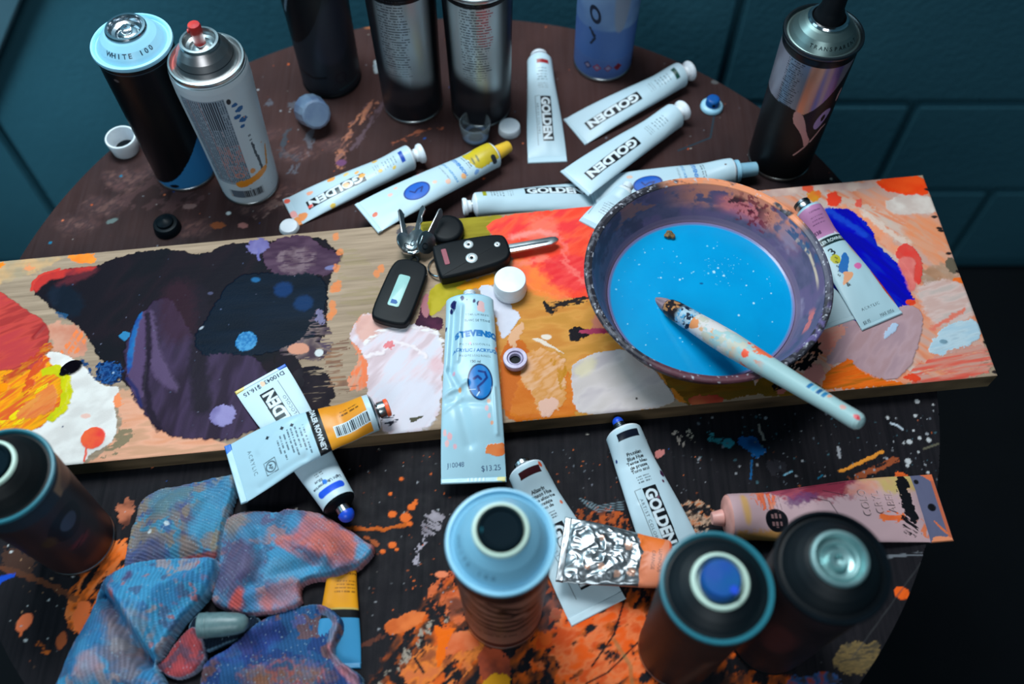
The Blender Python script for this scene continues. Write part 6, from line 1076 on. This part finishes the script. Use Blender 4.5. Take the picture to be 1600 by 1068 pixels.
# ---------------------------------------------------------------- loose caps
def cap_up(name, label, px, py, z, r, h, m, taper=.94, ridges=0, cat='cap', rim=None):
    q = P(px, py, z / 1000 + h / 1000); t = thing(name, label, cat, (q[0], q[1], z / 1000 + .0003))
    part('cap_body', lathe([(r * .9, .0), (r, .3), (r * (.5 + .5 * taper), h * .5), (r * taper, h - 1.2), (r * taper - .5, h - .3), (r * taper - 1.6, h), (0, h - .15)], 56), t, m)
    if ridges:
        part('grip_band', lathe([(r * 1.0, h * .15), (r * 1.03, h * .2), (r * 1.0, h * .34), (r * .985, h * .36)], 56), t, m)
    return t
cap_up('tube_cap', 'large white screw cap standing on the plank beside the big white tube', 797, 436, 21, 14.2, 17, 'white', .97, 1)
cap_up('tube_cap', 'small flat white cap lying by the crimped end of the orange-smudged tube', 451, 352, 0, 9.4, 4, 'white', .9)
cap_up('tube_cap', 'white round cap lying behind the yellow-capped tube', 796, 196, 0, 11.2, 8, 'white', .95)
c2 = cap_up('tube_cap', 'glossy black domed cap on bare table, left rear of the plank', 258, 348, 0, 12.6, 9, 'black', .9)
part('knob', lathe([(8, 0), (7.6, 3), (5, 5), (0, 6)], 40), c2, 'black', loc=(0, 0, .0085))
def cup(name, label, px, py, z, r, h, m, inner, th=1.6, r1=None, flo=2.2, cat='cap'):
    r1 = r1 or r; q = P(px, py, (z + h) / 1000); t = thing(name, label, cat, (q[0], q[1], z / 1000 + .0003))
    part('cap_wall', lathe([(0, 0), (r1 - .6, 0), (r1, .8), ((r + r1) / 2, h * .5), (r, h - .8), (r - .5, h), (r - th, h), (r - th - .2, h - 1), (r1 - th - .3, flo), (0, flo - .1)], 48), t, m)
    if inner: part('inside', lathe([(0, flo), (r1 - th - .6, flo), (r1 - th - .9, flo + .5), (0, flo + .6)], 40), t, inner)
    return t
cup('tube_cap', 'white open cap with a dark inside, at the far left table edge', 188, 214, 0, 15, 18, 'white', 'black', 1.8, 13)
c9 = cup('tube_cap', 'lilac ring cap lying open side up, right of the big white tube', 805, 559, 21, 10.2, 7, 'lilac', 'black', 3.2, 9.6, 1.6); part('inner_ring', lathe([(4.6, 1.6), (6.4, 1.6), (6.2, 5.8), (5.4, 6.2), (4.8, 5.8), (4.6, 2)], 40), c9, 'lilac')
c5 = cup('plastic_cup', 'small clear plastic cup standing in front of the touching silver cans', 742, 190, 0, 15.5, 20, 'clear', None, 1.2, 13.5, 1.2, 'cup'); part('foot_ring', lathe([(9, .1), (12.6, .1), (13, .8), (12.6, 1.4), (9, 1.3)], 40), c5, 'frost', loc=(0, 0, .0012))
# grey translucent overcap lying on its side
q = P(490, 178, .014); g6 = thing('can_overcap', 'frosted grey plastic overcap lying tilted in front of the black curved-line can', 'cap', (q[0], q[1], .0165)); g6.rotation_euler = (.95, .25, .3)
part('overcap_wall', lathe([(0, 16), (12, 16), (14, 15), (15, 12), (16.5, -14), (16, -15), (15, -15), (13.6, 10), (12, 13.6), (0, 14)], 14), g6, 'frost', smooth=20); part('inner_post', lathe([(0, 14), (4, 14), (4, 0), (2.6, 0), (2.4, 8), (0, 8)], 24), g6, 'frost')
q = P(1112, 166, .002); n7 = thing('spray_nozzle', 'loose blue spray nozzle on a pale round base, far right table edge', 'nozzle', (q[0], q[1], .0003), 0)
part('nozzle_base', lathe([(0, 0), (10.6, 0), (11.4, .8), (11.2, 3), (10, 4.4), (7, 5)], 44), n7, 'palecap'); nb = part('nozzle_button', lathe([(7, 4.6), (6.8, 11), (6, 12.4), (4.4, 13), (0, 12.6)], 36), n7, 'blue'); part('spray_hole', lathe([(0, 0), (1.6, 0), (1.6, .6), (0, .6)], 16), nb, 'black', loc=(0, -.0067, .009), rot=(math.radians(90), 0, 0))
# marker cap on the rag
q = P(349, 975, .022); mc = thing('marker_cap', 'grey-green tapered marker cap resting in a hollow of the rag', 'cap', (q[0], q[1], .0222)); mc.rotation_euler = (0, math.radians(90), .06)
part('cap_body', lathe([(8.2, -17), (8.8, -17.2), (9, -16), (8.6, 0), (7.6, 10), (6, 15), (3.6, 17.4), (0, 18)], 40), mc, 'greycap'); part('inside', lathe([(0, -15), (7.6, -15), (8.3, -17), (8.1, -16.6)], 32), mc, 'black'); part('clip_ridge', lathe([(8.9, -13), (9.2, -12.6), (9.15, -11.2), (8.8, -10.8)], 40), mc, 'greycap')

# ---------------------------------------------------------------- the rag
Z3 = lambda pts: [(120 + x / 3.16, 730 + y / 3.16) for x, y in pts]
LA = Z3([(275, 160), (330, 110), (400, 75), (520, 60), (620, 35), (700, 18), (785, 5), (782, 60), (765, 120), (735, 220), (710, 330), (695, 450), (640, 470), (480, 475), (330, 500), (200, 540), (205, 470), (225, 380), (240, 290), (275, 220)])
LBp = Z3([(150, 520), (230, 490), (330, 465), (480, 450), (600, 448), (695, 440), (690, 520), (640, 620), (560, 700), (490, 780), (440, 860), (400, 930), (370, 960), (420, 1040), (480, 1200), (-160, 1200), (-130, 1080), (-40, 860), (20, 780), (65, 700), (85, 600), (110, 560)])
LC = Z3([(720, 240), (760, 205), (850, 188), (980, 200), (1010, 180), (1060, 180), (1200, 200), (1330, 280), (1400, 330), (1475, 372), (1440, 430), (1390, 475), (1290, 535), (1230, 530), (1110, 545), (1090, 600), (1110, 655), (1000, 700), (900, 715), (820, 712), (720, 690), (640, 650), (660, 560), (690, 400)])
LE = Z3([(x_ + (26 if x_ > 1100 else 0), y_) for x_, y_ in [(560, 1200), (580, 1010), (620, 930), (760, 860), (860, 760), (960, 690), (1110, 650), (1190, 655), (1260, 700), (1298, 760), (1280, 820), (1232, 880), (1260, 930), (1330, 975), (1388, 1020), (1400, 1200)]])
LF = Z3([(400, 930), (450, 860), (520, 780), (580, 760), (620, 880), (620, 930), (580, 990), (500, 1030), (420, 1020), (350, 960)])
LG = Z3([(540, 700), (700, 690), (900, 710), (880, 800), (700, 860), (600, 900), (520, 860)])
zr = .018
TP = lambda pts, z=zr: np.array([P(x, y, z)[:2] * 1000 for x, y in pts])
allp = np.concatenate([TP(LA), TP(LBp), TP(LC), TP(LE)]); mn, mx = allp.min(0) - 6, allp.max(0) + 6; mn[1] = max(mn[1], TP([(300, 1120)])[0][1])
gx = np.arange(mn[0], mx[0], .62); gy = np.arange(mn[1], mx[1], .62); X, Y = np.meshgrid(gx, gy, indexing='ij')
wob = 1.6 * (fbm(X / 9, Y / 9, 3, 31) - .5); wob2 = 1.6 * (fbm(X / 9, Y / 9, 3, 37) - .5)
H_ = np.zeros(X.shape); Lid = np.zeros(X.shape, int); Dd = np.zeros(X.shape)
def gauss(pts, amp, wd):
    p_ = TP(pts); d = np.full(X.shape, 1e9)
    for i in range(len(p_) - 1): d = np.minimum(d, segdist(X, Y, p_[i], p_[i + 1]))
    return amp * np.exp(-(d / wd) ** 2)
def blur(A, r):
    for ax in (0, 1):
        for _ in range(2):
            c = np.cumsum(np.pad(A, [(r + 1, r) if i == ax else (0, 0) for i in (0, 1)], mode='edge'), ax); n_ = A.shape[ax]
            A = (np.take(c, np.arange(2 * r + 1, 2 * r + 1 + n_), ax) - np.take(c, np.arange(n_), ax)) / (2 * r + 1)
    return A
def layer(poly, z0, dome, edge, lid, extra=0., belly=0., span=26.):
    """a fold of cloth: thin rounded hem, fuller inside, lying over whatever is below it"""
    global H_, Lid, Dd
    p_ = smooth_poly(TP(poly), 2); ins = inside(X + wob, Y + wob2, p_); d = polydist(X + wob, Y + wob2, p_)
    hh = z0 + blur(H_, 12) * .85 + dome * np.sqrt(np.clip(1 - (1 - np.clip(d / edge, 0, 1)) ** 2, 0, 1)) + belly * sstep(0, span, d) + extra * sstep(0, 3, d)
    m = ins; hh = np.maximum(hh, np.where(H_ > 0, H_ * .6 + 2.5, 1.5)); H_ = np.where(m, hh, H_); Lid = np.where(m, lid, Lid); Dd = np.where(m, d, Dd)
layer(LG, 4, 4, 6, 6)
layer(LE, 1.5, 4.5, 3., 5, gauss(Z3([(620, 980), (760, 870), (900, 760), (980, 760)]), 6, 7) + gauss(Z3([(1190, 655), (1290, 740), (1240, 880), (1390, 1020)]), 7, 3.) + gauss(Z3([(760, 1000), (1000, 960), (1200, 1020)]), 6, 9) - gauss(Z3([(900, 880), (1120, 780), (1180, 760)]), 3, 9))
layer(LF, 2, 6, 6, 4, gauss(Z3([(560, 780), (520, 900), (600, 990)]), 2.5, 3) - gauss(Z3([(470, 880), (440, 990)]), 3, 3))
layer(LC, 4, 6., 3.5, 3, gauss(Z3([(1240, 400), (1290, 470), (1300, 530)]), 11, 9) + gauss(Z3([(1040, 190), (1000, 260), (1020, 330)]), -5, 4) + gauss(Z3([(1060, 200), (1130, 290), (1150, 340)]), 2.5, 5) + gauss(Z3([(830, 640), (960, 590), (1100, 540), (1250, 470)]), 3.5, 5) - gauss(Z3([(850, 590), (960, 540), (1090, 490), (1180, 470)]), 3., 4) + gauss(Z3([(760, 260), (860, 400), (800, 600)]), 4, 6) - gauss(Z3([(900, 330), (930, 450), (880, 560)]), 4.5, 4) + gauss(Z3([(1010, 340), (1100, 400), (1230, 450)]), 3, 4) + gauss(Z3([(1300, 500), (1400, 430), (1470, 380)]), 2, 4) - gauss(Z3([(1250, 330), (1390, 400)]), 2, 5), belly=12)
layer(LA, 3, 7., 3.5, 1, gauss(Z3([(760, 20), (740, 160), (690, 400)]), 3., 6) - gauss(Z3([(680, 60), (620, 200), (540, 340)]), 3.2, 5) + gauss(Z3([(560, 60), (480, 200), (400, 350)]), 2.4, 6) - gauss(Z3([(430, 110), (340, 230), (280, 330)]), 2., 5), belly=12)
layer(LBp, 6, 9., 4., 2, gauss(Z3([(130, 540), (350, 470), (650, 450)]), 3, 6) - gauss(Z3([(110, 620), (200, 700), (260, 800), (310, 900), (350, 960)]), 15, 4.6) + gauss(Z3([(180, 620), (260, 700), (330, 820), (380, 900)]), 5.5, 5) + gauss(Z3([(100, 700), (60, 850), (0, 980)]), 3.4, 7) - gauss(Z3([(150, 800), (220, 900), (240, 1000)]), 2.6, 7) + gauss(Z3([(230, 850), (300, 980), (380, 1060)]), 3, 6) + gauss(Z3([(640, 520), (560, 650), (440, 800)]), 3, 9), belly=20)
msk = H_ > 0
rg_ = Paint(X, Y, (60, 140, 180), .95)
cy, br_, pu, pk, db, gy_ = (48, 142, 186), (136, 118, 112), (98, 92, 128), (196, 88, 84), (24, 74, 140), (128, 122, 130)
def blot(th, c, sc, sd, mask=1., k=.85, wdt=.06):
    n_ = fbm(X / sc, Y / sc, 4, sd); m = sstep(th, th + wdt, n_) * mask * k; rg_.c[:] = rg_.c * (1 - m[..., None]) + lin(c) * m[..., None]
L1, L2, L3, L5, L4 = [(Lid == i).astype(float) for i in (1, 2, 3, 5, 4)]
base = {1: (58, 138, 172), 2: (40, 148, 196), 3: (70, 120, 160), 4: (110, 70, 90), 5: (26, 84, 136), 6: (18, 34, 52)}  # hollow and low bottom fold carry their shade as darker base colours
for i, c in base.items(): rg_.c[Lid == i] = lin(c)
blot(.50, br_, 11, 3, L1); blot(.52, pu, 14, 5, L1); blot(.60, (60, 90, 150), 9, 6, L1, .7); blot(.62, (150, 130, 100), 8, 7, L1, .7)
blot(.60, (74, 84, 126), 11, 13, L2, .7); blot(.62, (176, 146, 140), 12, 15, L2, .7); blot(.70, (190, 100, 92), 7, 17, L2, .7); blot(.52, (30, 120, 180), 16, 19, L2, .6)
blot(.48, pu, 13, 21, L3); blot(.54, (176, 126, 124), 14, 23, L3, .7); blot(.60, (50, 150, 196), 11, 25, L3, .9)
blot(.50, (30, 60, 120), 15, 27, L5); blot(.56, (120, 80, 70), 11, 29, L5, .8); blot(.62, (80, 90, 150), 11, 33, L5, .8)
blot(.45, (170, 60, 66), 10, 35, L4, .9)
def rp(pts, c, m_, soft=4, jag=4, alpha=.85, **k):
    s_ = rg_.c.copy(); rg_.poly(TP(Z3(pts)), c, soft=soft, jag=jag, js=5, alpha=alpha, **k); rg_.c[:] = np.where((m_ > 0)[..., None], rg_.c, s_)
rp([(1100, 200), (1240, 230), (1420, 350), (1380, 460), (1290, 520), (1230, 460), (1130, 400), (1020, 400), (960, 370), (1100, 330)], [(206, 96, 92), (190, 110, 116), (220, 104, 84)], L3)
rp([(1390, 350), (1440, 370), (1410, 440), (1360, 450)], (60, 156, 200), L3, 2, 2); rp([(1440, 355), (1480, 370), (1460, 400)], (220, 80, 60), L3, 1, 1)
rp([(940, 480), (1080, 440), (1260, 470), (1200, 530), (1060, 545), (960, 570), (900, 540)], [(40, 160, 206), (80, 160, 200)], L3); rp([(960, 350), (1000, 400), (1200, 480), (1260, 500), (1100, 430)], (210, 100, 90), L3, 2, 2)
rp([(860, 650), (950, 600), (1090, 545), (1100, 640), (1000, 690), (900, 700)], [(210, 110, 104), (170, 130, 150)], L3); rp([(830, 590), (900, 580), (880, 700), (830, 700)], (56, 130, 180), L3, 2, 2); rp([(740, 650), (800, 605), (830, 600), (810, 690), (750, 690)], (226, 76, 56), L3, 2, 2)
rp([(720, 230), (840, 200), (840, 290), (780, 340), (710, 330)], (140, 128, 122), L3); rp([(820, 300), (960, 280), (930, 380), (830, 360)], (54, 136, 178), L3); rp([(700, 380), (900, 380), (880, 560), (700, 640), (660, 560)], [(80, 72, 112), (104, 96, 130)], L3); rp([(1000, 210), (1080, 210), (1140, 300), (1060, 320)], (50, 140, 186), L3)
rp([(640, 60), (790, 0), (740, 220), (620, 330), (520, 440), (560, 250)], [(42, 136, 180), (60, 150, 190)], L1); rp([(340, 100), (600, 60), (500, 250), (350, 240)], [(64, 130, 160), (90, 130, 140)], L1); rp([(480, 350), (580, 330), (600, 410), (500, 430)], (140, 112, 96), L1, 3); rp([(240, 400), (420, 340), (460, 440), (210, 490)], [(70, 90, 150), (96, 96, 130)], L1); rp([(480, 432), (690, 400), (692, 452), (520, 452)], (150, 60, 64), L1, 1, 1)
for Lm, (x, y) in ((L1, (455, 290)), (L1, (365, 322)), (L2, (240, 900)), (L2, (60, 1020))):
    q = TP(Z3([(x, y)]))[0]; rg_.ell(q[0], q[1], 1.8 if Lm is L1 else 5, c=(214, 226, 232), jag=.4, js=2, alpha=.85)
rp([(110, 620), (200, 690), (260, 800), (180, 860), (110, 760)], [(104, 84, 100), (80, 70, 96)], L2); rp([(180, 740), (260, 790), (340, 960), (300, 1100), (200, 1000), (170, 850)], [(126, 112, 122), (140, 124, 130)], L2); rp([(260, 690), (330, 720), (390, 820), (400, 900), (330, 860)], [(196, 150, 140), (90, 150, 180)], L2, dry=(1.4, 16, 3, .56, 4)); rp([(250, 530), (290, 520), (300, 590), (240, 590)], (86, 60, 110), L2, 2, 2); rp([(190, 635), (230, 640), (225, 680), (195, 665)], (214, 90, 70), L2, 2, 2)
rp([(0, 760), (100, 600), (180, 860), (150, 1000), (-60, 1100)], [(26, 112, 168), (40, 130, 180)], L2, alpha=.8); rp([(60, 940), (180, 920), (150, 1068), (0, 1100)], [(170, 130, 140), (150, 150, 170)], L2)
rp([(800, 960), (1200, 950), (1300, 1068), (820, 1100)], [(150, 96, 66), (120, 110, 120), (190, 90, 60), (60, 90, 110)], L5, 5, 8, mix=(.6, 7, 6, 5)); rp([(1170, 650), (1300, 740), (1250, 880), (1400, 1040), (1360, 1080), (1210, 900), (1250, 760), (1180, 680)], [(196, 110, 116), (120, 140, 170)], L5, 1.5, 1.5); rp([(600, 920), (820, 790), (980, 740), (1000, 850), (800, 960)], [(28, 60, 130), (44, 70, 150), (30, 96, 160)], L5)
rp([(440, 960), (520, 940), (600, 960), (560, 1010), (440, 1010)], (190, 60, 66), L4, 3, 3); rp([(500, 790), (580, 800), (600, 900), (520, 900)], (176, 60, 66), L4, 3, 3)
# worn pink hem along the free edges
hem = sstep(1.6, .6, Dd) * msk; hc = np.where(np.isin(Lid, (3,))[..., None], lin((196, 110, 104)), lin((120, 170, 200))); rg_.c[:] = rg_.c * (1 - .6 * hem[..., None]) + hc * .6 * hem[..., None]
# looped pile: fine rows of loops, running differently on every fold
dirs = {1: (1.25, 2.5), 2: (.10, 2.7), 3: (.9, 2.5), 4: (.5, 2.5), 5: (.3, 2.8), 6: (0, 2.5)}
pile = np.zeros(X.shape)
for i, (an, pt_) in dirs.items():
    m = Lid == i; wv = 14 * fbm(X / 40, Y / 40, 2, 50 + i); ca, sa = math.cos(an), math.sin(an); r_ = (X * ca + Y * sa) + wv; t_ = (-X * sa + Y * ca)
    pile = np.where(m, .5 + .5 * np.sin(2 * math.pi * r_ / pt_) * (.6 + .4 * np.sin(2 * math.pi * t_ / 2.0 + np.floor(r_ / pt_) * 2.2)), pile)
for Lk in (1, 2, 3, 5): H_ = H_ + 4.2 * (fbm(X / 24 + Lk * 3, Y / 24, 2, 70 + Lk) - .5) * (Lid == Lk) * sstep(0, 6, Dd)
H_ = H_ + 1.15 * (pile - .5) + 1.0 * (fbm(X / 12, Y / 12, 3, 61) - .5) + .16 * (_rs.rand(*X.shape) - .5)
gl = rg_.c.mean(2, keepdims=True); rg_.c[:] = rg_.c * .86 + gl * .14
rg_.c *= (.86 + .18 * _rs.rand(*X.shape) + .24 * (pile - .5) * 2)[..., None]  # tips lightened, grooves darkened: rib shading put into the pile colour
spk = (_rs.rand(*X.shape) > .992); rg_.c[spk] = lin((150, 175, 190))
H_ = np.maximum(H_, .4)
ids = np.full(X.size, -1); mk_ = msk.ravel(); nK = int(mk_.sum()); ids[mk_] = np.arange(nK); Ft = ids[gridF(*X.shape, mask=msk)]
Vt = np.stack([X, Y, H_], -1).reshape(-1, 3)[mk_] / 1000; Vt[:, 2] += .0012
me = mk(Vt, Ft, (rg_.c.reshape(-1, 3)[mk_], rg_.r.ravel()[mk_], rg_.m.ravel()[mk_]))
bm = bmesh.new(); bm.from_mesh(me); es = [e for e in bm.edges if len(e.link_faces) == 1]
r_ = bmesh.ops.extrude_edge_only(bm, edges=es)
for v in [g for g in r_['geom'] if isinstance(g, bmesh.types.BMVert)]: v.co.z = .0014
loose = [v for v in bm.verts if not v.link_faces]; bmesh.ops.delete(bm, geom=loose, context='VERTS'); bmesh.ops.recalc_face_normals(bm, faces=bm.faces)
bm.to_mesh(me); bm.free()
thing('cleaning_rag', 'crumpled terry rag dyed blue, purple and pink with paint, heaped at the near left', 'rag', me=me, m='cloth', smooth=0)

# ---------------------------------------------------------------- lift everything built in table space onto the table
for o in TOP:
    if o.name.split('.')[0] in ('floor', 'wall_back'): pass
    o.location.z += TZ
